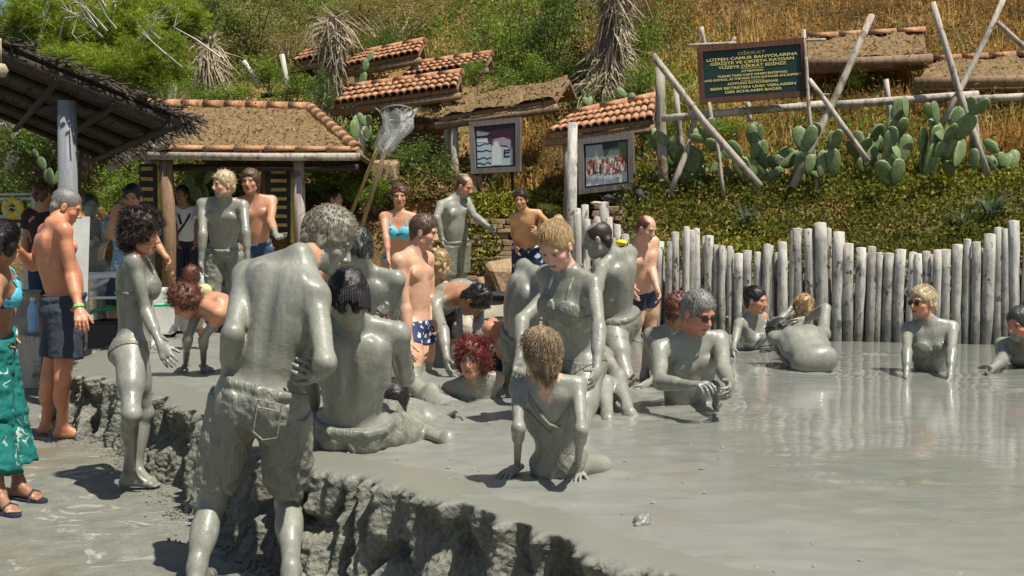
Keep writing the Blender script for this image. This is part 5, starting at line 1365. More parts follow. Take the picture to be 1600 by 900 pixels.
# the crusted bank that holds the pool in
def build_bank():
    pts = EX; seg = np.hypot(*np.diff(pts, axis=0).T); L = np.concatenate([[0], np.cumsum(seg)])
    S = np.arange(0, L[-1], 0.0105)
    # smooth the line
    bx = np.interp(S, L, pts[:, 0]); by = np.interp(S, L, pts[:, 1])
    k = 29; ker = np.hanning(k); ker /= ker.sum()
    bx = np.convolve(np.pad(bx, k // 2, 'edge'), ker, 'valid'); by = np.convolve(np.pad(by, k // 2, 'edge'), ker, 'valid')
    tx = np.gradient(bx); ty = np.gradient(by); ln = np.hypot(tx, ty); tx /= ln; ty /= ln
    nx, ny = ty, -tx                                   # outwards, to the low ground
    prof = [(-0.42, MUDZ - 0.012), (-0.30, MUDZ + 0.002), (-0.22, MUDZ + 0.008), (-0.15, MUDZ + 0.013), (-0.10, MUDZ + 0.015), (-0.06, MUDZ + 0.015), (-0.03, MUDZ + 0.012), (-0.01, MUDZ + 0.004)]
    zz = np.linspace(MUDZ - 0.008, -0.05, 46)
    prof += [(0.01 + 0.10 * ((MUDZ - z) / MUDZ) ** 1.6, z) for z in zz]
    rows = len(prof); V_ = np.zeros((len(S), rows, 3)); H_ = np.zeros((len(S), rows))
    for r, (o, z) in enumerate(prof):
        w = float(sstep(o, -0.06, 0.03))
        dep = 1 - z / MUDZ
        rib = np.abs(vnoise(S * 8.5, 0 * S + z * 1.4, 1.0)) * 2
        rib2 = fbm(S * 20, 0 * S + z * 6, 3.0, 4); big = fbm(S * 1.7, 0 * S + z * 0.8, 7.0, 2)
        hole = np.maximum(0, 0.16 - np.abs(vnoise(S * 4.3 + 3, 0 * S + z * 2.6 + 1, 5.0))) * 0.65
        lump = np.abs(fbm(S * 14, 0 * S + z * 5, 2.0, 3)); lump2 = np.abs(fbm(S * 34, 0 * S + z * 32, 8.0, 3))
        wx = S + 0.03 * fbm(S * 9, 0 * S + z * 6, 5.5, 2); rib = np.abs(vnoise(wx * 11.0, 0 * S + z * 0.8, 1.0)) * 2
        out = w * (0.02 - 0.15 * rib + 0.04 * rib2 + 0.10 * big - hole * min(1, dep * 4) + 0.055 * lump + 0.045 * lump2)
        edge = 0.018 * fbm(S * 5, 0 * S, 9.0, 4) * float(sstep(o, -0.2, -0.03))
        V_[:, r, 0] = bx + nx * (o + out + edge); V_[:, r, 1] = by + ny * (o + out + edge)
        V_[:, r, 2] = z + (0.005 * fbm(S * 5, 0 * S + o * 9, 0.0, 3)) * (1 - w) + w * 0.02 * fbm(S * 12, 0 * S + z * 12, 6.0, 3)
        H_[:, r] = 1 - float(sstep(o, -0.035, 0.006))
    n, m = len(S), rows
    i, j = np.meshgrid(np.arange(n - 1), np.arange(m - 1), indexing='ij'); a = (i * m + j).ravel()
    f = np.stack([a, a + 1, a + m + 1, a + m], 1)
    me = mesh_np('mud_bank', V_.reshape(-1, 3), f, M_BANK, attrs={'hgt': H_.ravel()})
    o = bpy.data.objects.new('mud_bank', me); link(o); tag(o, 'crusted mud bank that holds in the pool', kind='structure')
    # crumbled lumps at the foot of the bank
    rs = np.random.default_rng(5); cnt = 0
    base = MB(); ico = [(0, 0, 1), (.9, 0, .4), (.28, .85, .45), (-.72, .53, .4), (-.7, -.5, .45), (.3, -.85, .4), (.7, .5, -.4), (-.3, .8, -.45), (-.9, 0, -.4), (-.25, -.85, -.4), (.7, -.5, -.45), (0, 0, -1)]
    F = [(0, 1, 2), (0, 2, 3), (0, 3, 4), (0, 4, 5), (0, 5, 1), (1, 6, 2), (2, 7, 3), (3, 8, 4), (4, 9, 5), (5, 10, 1), (6, 7, 2), (7, 8, 3), (8, 9, 4), (9, 10, 5), (10, 6, 1), (11, 7, 6), (11, 8, 7), (11, 9, 8), (11, 10, 9), (11, 6, 10)]
    for q in range(1700):
        k = rs.integers(0, len(S)); onface = False
        if onface:
            z = rs.uniform(0.02, MUDZ - 0.05); o_ = 0.01 + 0.10 * ((MUDZ - z) / MUDZ) ** 1.6 + rs.uniform(-0.05, 0.0); r = rs.uniform(0.004, 0.014)
        else:
            o_ = 0.13 + abs(rs.normal(0, 0.07)); z = 0.006; r = rs.uniform(0.003, 0.012)
        c = (bx[k] + nx[k] * o_, by[k] + ny[k] * o_, z)
        base.add([(c[0] + v[0] * r * rs.uniform(.6, 1.2), c[1] + v[1] * r * rs.uniform(.6, 1.2), c[2] + v[2] * r * rs.uniform(.5, 1.2)) for v in ico], F)
    o = base.build('mud_crumbs', M_BANK, smooth=True); tag(o, 'crumbs of dried mud along the foot of the bank', kind='stuff')
build_bank()
def scum():
    rs = np.random.default_rng(12); m = MB()
    for k in range(900):
        if k < 450: i = rs.integers(0, len(EX) - 1); t = rs.random(); x, y = EX[i] * (1 - t) + EX[i + 1] * t + rs.normal(0, .45, 2)
        elif k < 750 and len(BOD) > 1: x, y = BOD[rs.integers(0, len(BOD))] + rs.normal(0, .16, 2)
        else: x, y = rs.uniform(-2, 5), rs.uniform(3, 10)
        if float(pool_side(np.array([x]), np.array([y]))[0]) < .12 or y > 9.9: continue
        r = rs.uniform(.003, .010); a0 = rs.uniform(0, 6.28); ring = [(x + math.cos(a0 + q * 1.047) * r * rs.uniform(.6, 1.5), y + math.sin(a0 + q * 1.047) * r * rs.uniform(.6, 1.5), MUDZ + .003) for q in range(6)]
        m.add(ring + [(x, y, MUDZ + .004 + r * .7)], [(q, (q + 1) % 6, 6) for q in range(6)])
    o = m.build('mud_scum', M_POOL, smooth=True); tag(o, 'small clots and bubbles of mud on the pool surface', kind='stuff')
scum()
def ball():
    prims = [sph(on(1003, 822, MUDZ) + V((0, 0, 0.012)), 0.030, 0.01), sph(on(1010, 818, MUDZ) + V((0, 0, 0.02)), 0.018, 0.01), sph(on(996, 826, MUDZ) + V((0, 0, 0.008)), 0.015, 0.01)]
    def post(F):
        F.f += 0.004 * wobble((F.ax[0][:, None, None], F.ax[1][None, :, None], F.ax[2][None, None, :]), 4, 160)
    v, f = mesh_prims(prims, 0.004, post=post)
    o = bpy.data.objects.new('mud_ball', mesh_np('mud_ball', v, f, M_POOL)); link(o); tag(o, 'small round clod of mud lying alone on the pool surface', 'mud ball')
ball()
# ------------------------------------------------------------------ log fence
FX = [1014, 1024, 1038, 1050, 1063, 1075, 1087, 1098, 1107, 1116, 1128, 1140, 1150, 1160, 1174, 1192, 1209, 1224, 1239, 1255, 1283, 1304, 1320, 1333, 1352, 1371, 1404, 1435, 1462, 1482, 1502, 1521, 1544, 1562, 1577, 1591, 1640, 1720, 1800, 1960]
FYT = [388, 384, 379, 370, 364, 356, 360, 364, 371, 377, 379, 384, 389, 394, 398, 388, 380, 374, 364, 360, 346, 362, 370, 378, 382, 388, 392, 394, 391, 387, 380, 374, 367, 360, 349, 342, 335, 352, 330, 345]
def fence_line(px_):                         # distance of the fence at a pixel column
    # fence runs along y = 10.85 - (x - 1.34) * 0.26
    k = (px_ - 800.0) / FPX
    return (10.85 + 0.26 * 1.34) / (1 + 0.26 * k)
def log_mesh(r, hgt, seed):
    rnd = random.Random(seed); m = MB(); n = 9
    pts = []; rr = []
    ln = 5
    bx = rnd.uniform(-.012, .012)
    for i in range(ln + 1):
        t = i / ln; pts.append((bx * math.sin(t * 3), rnd.uniform(-.004, .004), hgt * t)); rr.append(r * (1.06 - 0.14 * t + rnd.uniform(-.05, .05)))
    m.tube(pts, rr, n, cap=False, wob=0.05)
    # domed, lighter cut end
    k = len(m.v) - n; c = V((0, 0, hgt + 0.006))
    m.v.append(tuple(c)); ci = len(m.v) - 1
    for i in range(n): m.f.append((k + i, k + (i + 1) % n, ci)); m.m.append(1)
    me = bpy.data.meshes.new('log'); me.from_pydata(m.v, [], m.f); me.materials.append(M_LOG); me.materials.append(M_LOGEND)
    me.polygons.foreach_set('material_index', m.m); me.polygons.foreach_set('use_smooth', [mi == 0 for mi in m.m]); me.update(); return me
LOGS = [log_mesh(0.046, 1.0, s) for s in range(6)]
fence = empty('log_fence', (1.34, 10.85, MUDZ - 0.1), 'palisade of upright weathered logs of uneven height behind the pool', 'fence')
def add_log(x, y, z0, top, r, parent, seed, lean=0.0):
    rnd = random.Random(seed)
    o = bpy.data.objects.new('log', LOGS[seed % 6])
    link(o, parent)
    pl = parent.location
    o.location = (x - pl.x, y - pl.y, z0 - pl.z)
    s = r / 0.046
    o.scale = (s, s, (top - z0) / 1.0); o.rotation_euler = (rnd.uniform(-.03, .03), lean + rnd.uniform(-.03, .03), rnd.uniform(0, 6.28))
    return o
x = 1008.0; i = 0
while x < 1960:
    w = random.uniform(10, 16.5) if x < 1180 else random.uniform(11, 20)
    if abs(x + w / 2 - 1283) < 10: w = 21
    if abs(x + w / 2 - 1255) < 8: w = 17
    D = fence_line(x + w / 2)
    top = float(np.interp(x + w / 2, FX, FYT)) + random.uniform(-6, 7)
    P_ = at(x + w / 2, top, D)
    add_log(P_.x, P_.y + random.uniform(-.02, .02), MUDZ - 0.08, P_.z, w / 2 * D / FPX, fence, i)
    if random.random() < 0.62:
        P2 = at(x + w, top + random.uniform(4, 16), D + 0.11)
        add_log(P2.x, P2.y, MUDZ - 0.08, P2.z, 0.038, fence, i + 100)
    x += w * random.uniform(0.96, 1.09); i += 1
# short group of logs left of the fence, as a step retaining wall
short = empty('log_retaining_wall', (0.75, 11.6, BK), 'short stepped row of thick log stakes beside the stone pile', 'log wall')
for k, (x, yt, w) in enumerate(((903, 334, 13), (905, 326, 12), (917, 320, 13), (920, 343, 12), (931, 339, 13), (942, 316, 16), (952, 340, 13), (962, 372, 12), (970, 351, 12), (982, 366, 13), (994, 378, 12))):
    D = 11.9 - (0.35 if yt > 330 else 0); P_ = at(x, yt, D); add_log(P_.x, P_.y, BK - 0.05, P_.z, w / 2 * D / FPX, short, 300 + k)

# ------------------------------------------------------------------ stones
def stone_mesh(seed):
    rnd = random.Random(seed); m = MB()
    m.box((0, 0, 0), (1, 1, 1), jit=0.11)
    # cut the corners of the front
    me = bpy.data.meshes.new('stone'); bm_v = m.v; me.from_pydata(bm_v, [], m.f); me.materials.append(M_STONE); me.update(); return me
import bmesh
def chunky(seed, jit=0.09, mat=M_STONE, name='stone'):
    rnd = random.Random(seed); bm = bmesh.new(); bmesh.ops.create_cube(bm, size=1.0)
    for v in bm.verts: v.co += V((rnd.uniform(-jit, jit), rnd.uniform(-jit, jit), rnd.uniform(-jit, jit)))
    bmesh.ops.bevel(bm, geom=list(bm.edges), offset=0.09, segments=1, affect='EDGES')
    me = bpy.data.meshes.new(name); bm.to_mesh(me); bm.free(); me.materials.append(mat); return me
STONES = [chunky(s) for s in range(7)]
def stone(parent, x, y, z, sx, sy, sz, seed, rz=0.0):
    o = bpy.data.objects.new('stone', STONES[seed % 7]); link(o, parent); pl = parent.location
    o.location = (x - pl.x, y - pl.y, z - pl.z); o.scale = (sx, sy, sz); o.rotation_euler = (random.uniform(-.05, .05), random.uniform(-.06, .06), rz + random.uniform(-.06, .06)); return o
sw_ = empty('stone_wall', (0.2, 13.45, 0.7), 'dry stone retaining wall of flat brown stones under the hedge', 'stone wall')
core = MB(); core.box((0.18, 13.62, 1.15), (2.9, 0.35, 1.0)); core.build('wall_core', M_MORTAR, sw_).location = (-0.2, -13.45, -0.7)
z = 0.66; row = 0
while z < 1.62:
    hh = random.uniform(0.045, 0.085); x = -1.28
    while x < 1.62:
        w = random.uniform(0.10, 0.30)
        stone(sw_, x + w / 2, 13.42 + random.uniform(-.02, .025), z + hh / 2, w * 0.96, 0.16, hh * 0.9, random.randrange(99)); x += w
    z += hh; row += 1
pile = empty('stone_pile', (1.25, 12.3, 1.0), 'loose heap of flat pale stones behind the pink skinned man', 'stone pile')
for k in range(46):
    u = random.random(); zz = random.uniform(0.95, 1.78)
    stone(pile, random.uniform(0.95, 1.75), 12.25 + (zz - 0.95) * 0.35 + random.uniform(-.04, .04), zz, random.uniform(.12, .26), .2, random.uniform(.04, .09), k, random.uniform(-.4, .4))

# ------------------------------------------------------------------ tiled and mossy roofs
def tile_mesh():
    m = MB(); n = 5; vs = []
    for (y, r, lift) in ((0, 0.082, 0.0), (1, 0.066, 0.0)):
        for sgn, rr in ((1, r), (1, r - 0.014)):
            for k in range(n + 1):
                a = math.pi * k / n; vs.append((math.cos(a) * rr, y, math.sin(a) * rr + lift))
    f = []
    def q(a, b, flip):
        for k in range(n):
            t = (a * 6 + k, a * 6 + k + 1, b * 6 + k + 1, b * 6 + k); f.append(t[::-1] if flip else t)
    q(0, 2, True); q(1, 3, False); q(0, 1, False); q(2, 3, True)
    f.append((0, 6, 18, 12)); f.append((5, 17, 23, 11))
    me = bpy.data.meshes.new('roof_tile'); me.from_pydata(vs, [], f); me.materials.append(M_TILE); me.polygons.foreach_set('use_smooth', [k < 10 for k in range(len(f))]); me.update(); return me
TILE = tile_mesh()
def put_tile(parent, low, high, up, wid=1.0, name='roof_tile'):
    """one barrel tile from its low end to its high end"""
    y = (high - low); L = y.length; y = y / L; x = y.cross(up).normalized(); z = x.cross(y).normalized()
    M = Matrix((x, y, z)).transposed().to_4x4(); M.translation = low - parent.location
    o = bpy.data.objects.new(name, TILE); link(o, parent)
    o.matrix_basis = M @ Matrix.Diagonal((wid, L, wid, 1)); return o
def tiled_roof(label, EL, ER, RL, RR, cols, rows, mossy=False, back=0.55, beam=True, posts=(), rt=True, group='small tiled roofs stepping up the slope', gable=True, tilew=None, edge_tiles=True):
    root = empty('tiled_roof', EL, label, 'roof', group)
    n = (ER - EL).cross(RL - EL).normalized()
    if n.z < 0: n = -n
    wid = (ER - EL).length / cols / 0.150 if tilew is None else tilew
    def pt(u, v): return EL.lerp(ER, u).lerp(RL.lerp(RR, u), v)
    # deck under the tiles
    d = MB(); th = 0.05
    BLo = RL + (RL - EL) * back; BRo = RR + (RR - ER) * back
    BLo.z = RL.z - (RL.z - EL.z) * back; BRo.z = RR.z - (RR.z - ER.z) * back
    for a, b, c, e in ((EL, ER, RR, RL), (RL, RR, BRo, BLo)):
        nn = (b - a).cross(e - a).normalized(); nn = nn if nn.z > 0 else -nn
        up = nn * 0.0; dn = -nn * th
        vs = [a + up, b + up, c + up, e + up, a + dn, b + dn, c + dn, e + dn]
        d.add([v - EL for v in vs], [(0, 1, 2, 3), (7, 6, 5, 4), (0, 4, 5, 1), (1, 5, 6, 2), (2, 6, 7, 3), (3, 7, 4, 0)])
    d.build('roof_deck', M_BEAM, root)
    if mossy:
        nu, nv = 60, 16; U_, V2 = np.meshgrid(np.linspace(0, 1, nu), np.linspace(0, 1, nv), indexing='ij')
        vs = np.zeros((nu, nv, 3))
        for a in range(3): vs[..., a] = (EL[a] * (1 - U_) + ER[a] * U_) * (1 - V2) + (RL[a] * (1 - U_) + RR[a] * U_) * V2 - EL[a]
        dsp = 0.035 + 0.075 * fbm(vs[..., 0] * 5, vs[..., 1] * 5 + vs[..., 2] * 5, 3.3, 4) + 0.02 * fbm(vs[..., 0] * 30, vs[..., 1] * 30, 1.3, 2)
        for a in range(3): vs[..., a] += n[a] * dsp
        i, j = np.meshgrid(np.arange(nu - 1), np.arange(nv - 1), indexing='ij'); a = (i * nv + j).ravel()
        o = bpy.data.objects.new('moss_layer', mesh_np('moss_layer', vs.reshape(-1, 3), np.stack([a, a + nv, a + nv + 1, a + 1], 1), M_MOSS)); link(o, root)
        if edge_tiles:
            ec = max(4, int((ER - EL).length / 0.3))
            for k in range(ec):
                put_tile(root, pt((k + .02) / ec, 0.02) + n * 0.02, pt((k + .98) / ec, 0.02) + n * 0.02, n, 0.8)
    else:
        for c in range(cols):
            u = (c + 0.5) / cols
            for r in range(rows):
                j = random.uniform(-.012, .012)
                lo = pt(u + j / cols, (r - 0.08) / rows) + n * (0.012 + random.uniform(0, .012)); hi = pt(u + random.uniform(-.1, .1) / cols, (r + 1.02) / rows) + n * 0.004
                put_tile(root, lo, hi, n, wid * random.uniform(.94, 1.04))
    # ridge
    if rt:
        L = (RR - RL).length; k = max(2, int(L / 0.32))
        for q in range(k):
            a = RL.lerp(RR, q / k) + V((0, 0, 0.02)); b = RL.lerp(RR, (q + 1.06) / k) + V((0, 0, 0.008))
            put_tile(root, b, a, V((0, 0, 1)), 1.05, 'ridge_tile')
    if beam:
        b = MB(); b.tube([EL - EL + V((0, 0.05, -0.10)) - (ER - EL) * 0.02, (ER - EL) * 0.5 + V((0, 0.05, -0.11)), (ER - EL) * 1.02 + V((0, 0.05, -0.10))], 0.055, 7, wob=.1); b.build('eave_beam', M_BEAM, root, smooth=True)
    for (u, rad, zb) in posts:
        p = pt(u, 0.15); b = MB(); b.tube([V((p.x, p.y, zb)) - EL, V((p.x, p.y, (zb + p.z) / 2)) + V((.02, 0, 0)) - EL, V((p.x, p.y, p.z - 0.02)) - EL], [rad * 1.1, rad, rad * .95], 9, wob=.06); b.build('post', M_POLE, root, smooth=True)
    return root
tiled_roof('small orange tiled roof highest on the slope beside a dead palm', at(456, 99, 19.0), at(541, 81, 18.6), at(478, 80, 19.9), at(550, 66, 19.5), 10, 3, posts=((0.7, .05, 3.0),))
tiled_roof('orange tiled roof with wavy eave second from the top', at(528, 107, 17.6), at(654, 84, 17.0), at(566, 86, 18.4), at(662, 67, 17.8), 13, 3, posts=((0.2, .05, 3.0), (0.95, .05, 3.0)))
tiled_roof('low orange tiled roof tucked in front of the green shrubs', at(630, 121, 17.0), at(760, 100, 16.6), at(650, 103, 17.6), at(768, 87, 17.2), 13, 3, posts=((0.5, .05, 2.6),))
tiled_roof('weathered tiled roof hanging above the fishing net', at(523, 164, 15.4), at(714, 138, 14.6), at(548, 140, 16.1), at(720, 117, 15.3), 17, 3, posts=((0.2, .06, 1.6), (0.92, .06, 1.6)))
tiled_roof('moss and litter covered roof above the left framed photograph', at(684, 184, 14.4), at(868, 156, 13.9), at(706, 157, 15.0), at(890, 124, 14.5), 12, 3, mossy=True, edge_tiles=False, rt=False, posts=((0.12, .055, 1.4),))
tiled_roof('pale sunlit low roof edge behind the fishing net', at(634, 206, 15.6), at(700, 201, 15.5), at(642, 176, 16.4), at(712, 170, 16.3), 6, 2, mossy=True, rt=False)
tiled_roof('litter strewn tiled roof above the right framed photograph', at(855, 209, 13.2), at(1021, 187, 12.9), at(893, 182, 13.9), at(1024, 155, 13.6), 14, 3, posts=((0.17, .07, 1.4),))
rg = 'long litter covered roofs at the upper right'
tiled_roof('litter covered roof with a row of ridge tiles behind the sign', at(1262, 96, 14.6), at(1448, 88, 14.4), at(1262, 62, 15.4), at(1442, 52, 15.2), 14, 3, mossy=True, edge_tiles=False, group=rg)
tiled_roof('litter covered roof with orange ridge tiles cut off by the right edge', at(1436, 128, 13.8), at(1800, 118, 13.4), at(1456, 97, 14.6), at(1800, 80, 14.2), 14, 3, mossy=True, edge_tiles=False, group=rg)
for (x0, y0, x1, y1, D, r, lab) in ((1262, 100, 1455, 92, 14.3, .075, 'thick brown beam carrying the roof behind the sign'), (1430, 130, 1800, 120, 13.4, .075, 'thick brown beam carrying the roof at the right edge')):
    m = MB(); m.tube([at(x0, y0, D), at((x0 + x1) / 2, (y0 + y1) / 2 + 1, D), at(x1, y1, D)], r, 10, wob=.05); o = m.build('roof_beam', M_BEAM, smooth=True); tag(o, lab, 'beam', 'roof beams at the upper right')

# ------------------------------------------------------------------ hut with the brown mossy roof
H0 = at(252, 236, 12.4)
hut = empty('changing_hut', (H0.x, H0.y, BK), 'open wooden hut with brown litter covered roof and orange hip tiles', 'hut')
def rel(o, root):
    o.location = tuple(-c for c in root.location); return o
EL, ER, RL, RR = at(222, 236, 12.4), at(558, 238, 12.4), at(218, 166, 13.9), at(484, 172, 13.9)
def roof_sheet(EL, ER, RL, RR, root, nu=90, nv=26):
    U_, V2 = np.meshgrid(np.linspace(0, 1, nu), np.linspace(0, 1, nv), indexing='ij'); vs = np.zeros((nu, nv, 3)); n = (ER - EL).cross(RL - EL).normalized()
    for a in range(3): vs[..., a] = (EL[a] * (1 - U_) + ER[a] * U_) * (1 - V2) + (RL[a] * (1 - U_) + RR[a] * U_) * V2
    dsp = 0.03 + 0.04 * fbm(vs[..., 0] * 4, vs[..., 1] * 4, 3.3, 4) + 0.015 * fbm(vs[..., 0] * 25, vs[..., 1] * 25, 1.3, 2)
    for a in range(3): vs[..., a] += abs(n[2]) / n[2] * n[a] * dsp
    i, j = np.meshgrid(np.arange(nu - 1), np.arange(nv - 1), indexing='ij'); a = (i * nv + j).ravel()
    o = bpy.data.objects.new('roof', mesh_np('roof', vs.reshape(-1, 3), np.stack([a, a + nv, a + nv + 1, a + 1], 1), M_MOSS)); link(o, root); return rel(o, root)
roof_o = roof_sheet(EL, ER, RL, RR, hut)
def slab(vs4, th, name, mat, root):
    a, b, c, e = vs4; n = (b - a).cross(e - a).normalized(); n = n if n.z > 0 else -n
    m = MB(); dn = -n * th; m.add([a, b, c, e, a + dn, b + dn, c + dn, e + dn], [(0, 1, 2, 3), (7, 6, 5, 4), (0, 4, 5, 1), (1, 5, 6, 2), (2, 6, 7, 3), (3, 7, 4, 0)])
    o = m.build(name, mat, root); return rel(o, root)
BK1 = at(558, 238, 12.4) + V((-0.1, 3.0, 0)); BK0 = EL + V((0, 3.0, 0))
slab((EL, ER, RR, RL), 0.05, 'roof_deck', M_BEAM, hut)
slab((ER, BK1, RR + V((0, .02, 0)), RR), 0.05, 'hip_slope', M_MOSS, hut)
slab((RL, RR, BK1, BK0), 0.05, 'back_slope', M_MOSS, hut)
def tile_row(a, b, root, name, wid=1.0, step=0.30):
    L = (b - a).length; k = max(1, int(L / step))
    for q in range(k): put_tile(root, a.lerp(b, q / k) + V((0, 0, .02)), a.lerp(b, (q + 1.06) / k) + V((0, 0, .03)), V((0, -0.4, 1)), wid, name)
tile_row(RR, RL, hut, 'ridge_tile', 1.0, 0.26); tile_row(ER, RR, hut, 'hip_tile', 1.05, 0.2)
tile_row(EL, ER, hut, 'eave_tile', 0.6, 0.34)
def hpole(pts, r, name, mat, root, n=9):
    m = MB(); m.tube(pts, r, n, wob=.05); o = m.build(name, mat, root, smooth=True); return rel(o, root)
hpole([at(232, 243, 12.35), at(400, 245, 12.35), at(562, 245, 12.35)], 0.045, 'eave_beam', M_POLE, hut)
hpole([at(250, 262, 12.6), at(560, 262, 12.6)], 0.04, 'cross_beam', M_DARKWOOD, hut)
hpole([at(170, 262, 12.9), at(262, 224, 12.3)], 0.05, 'brace', M_POLE, hut)
for (x0, D, r, mt, nm) in ((260, 12.45, .075, M_BEAM, 'post'), (466, 12.5, .065, M_POLE, 'post'), (412, 13.0, .04, M_BEAM, 'post'), (232, 13.4, .05, M_POLE, 'post')):
    t = at(x0, 244, D); hpole([V((t.x, t.y, BK - .05)), V((t.x + .02, t.y, 1.4)), t], [r * 1.1, r, r], nm, mt, hut)
for (x0, x1, y0, y1, D, n) in ((217, 244, 256, 335, 12.9, 5), (418, 454, 262, 372, 12.9, 8)):
    c = (at(x0, y0, D) + at(x1, y1, D)) / 2; w = (x1 - x0) * D / FPX; h_ = (y1 - y0) * D / FPX
    m = MB(); m.box(c + V((0, .03, 0)), (w, .03, h_)); rel(m.build('panel', M_SLATDARK, hut), hut)
    for k in range(n):
        zz = c.z - h_ / 2 + h_ * (k + .5) / n; m = MB(); m.box((c.x, c.y - .004, zz), (w * .66, .03, h_ / n * .34), jit=.004); rel(m.build('slat', M_BAMBOO, hut), hut)
for (x0, y1, D, r) in ((457, 380, 12.75, .024), (249, 330, 12.8, .02), (471, 380, 12.7, .018)):
    a = at(x0, 252, D); hpole([a, at(x0, y1, D)], r, 'bamboo_pole', M_BAMBOO, hut, 7)

# ------------------------------------------------------------------ canopy at the left
N1 = at(304, 193, 8.8); N0_ = at(-260, -42, 8.8); F1 = at(166, 240, 13.0); F1.z = N1.z; F0_ = F1 + (N0_ - N1)
can = empty('reed_canopy', (N1.x - 1.2, 9.0, 0.0), 'dark reed covered canopy on a thick grey post at the left', 'canopy')
def cp(u, v, dz=0.0):        # u along the rake towards the tip, v to the back
    return N0_.lerp(N1, u).lerp(F0_.lerp(F1, u), v) + V((0, 0, dz))
def reed_layer():
    rs = random.Random(3); m = MB()
    for k in range(520):
        u = rs.random() ** 0.8; v0 = rs.uniform(-.02, .85); L = rs.uniform(.12, .35)
        a = cp(u, v0, rs.uniform(0, .05)); b = cp(u + rs.uniform(-.01, .01), min(v0 + L, 1.03), rs.uniform(0, .05)); m.tube([a, b], rs.uniform(.007, .014), 3, cap=False)
    for k in range(420):     # ragged near rake and eave
        u = rs.random(); a = cp(u, rs.uniform(-.02, .02), rs.uniform(.0, .07)); m.tube([a, a + V((rs.uniform(.02, .12), rs.uniform(-.06, .02), rs.uniform(-.06, .03)))], rs.uniform(.004, .01), 3, cap=False)
    for k in range(260):
        v = rs.random(); a = cp(1.0 + rs.uniform(-.02, .012), v, rs.uniform(-.01, .05)); m.tube([a, a + V((rs.uniform(.02, .12), rs.uniform(-.05, .05), rs.uniform(-.09, -.01)))], rs.uniform(.004, .01), 3, cap=False)
    return m
rel(reed_layer().build('reed_thatch', M_THATCH, can), can); can.children[-1]['kind'] = 'stuff'
a_, b_, c_, d_ = cp(0, 0, .03), cp(1, 0, .03), cp(1, 1, .03), cp(0, 1, .03)
slab((a_, b_, c_, d_), 0.02, 'roof_mat', M_THATCH, can)
hpole([cp(0, .012, -.05), cp(.5, .012, -.07), cp(.93, .012, -.06)], .055, 'rake_beam', M_DARKWOOD, can)
for v in (.22, .45, .68, .9): hpole([cp(0, v, -.05), cp(.97, v, -.05)], .035, 'rafter', M_DARKWOOD, can)
for u in (.45, .62, .78, .93): hpole([cp(u, .0, -.11), cp(u, .98, -.11)], .03, 'purlin', M_DARKWOOD, can)
pt_ = at(105, 158, 8.95)
hpole([V((pt_.x, pt_.y, 0.0)), V((pt_.x - .01, pt_.y, 1.3)), pt_], [.088, .082, .076], 'post', M_GREYPAINT, can, 12)
hpole([at(60, 175, 9.1), at(110, 160, 9.0), at(150, 176, 9.3)], .03, 'brace', M_DARKWOOD, can)
# lantern hung under the canopy
ln = at(2, 110, 8.6); m = MB(); m.tube([ln + V((0, 0, .05)), ln, ln - V((0, 0, .05))], [.03, .055, .03], 10); m.tube([ln + V((0, 0, .05)), ln + V((0, 0, .25))], .006, 5)
tag(m.build('hanging_lamp', M_STRAW, smooth=True), 'small round cream lamp hanging under the dark canopy', 'lamp')

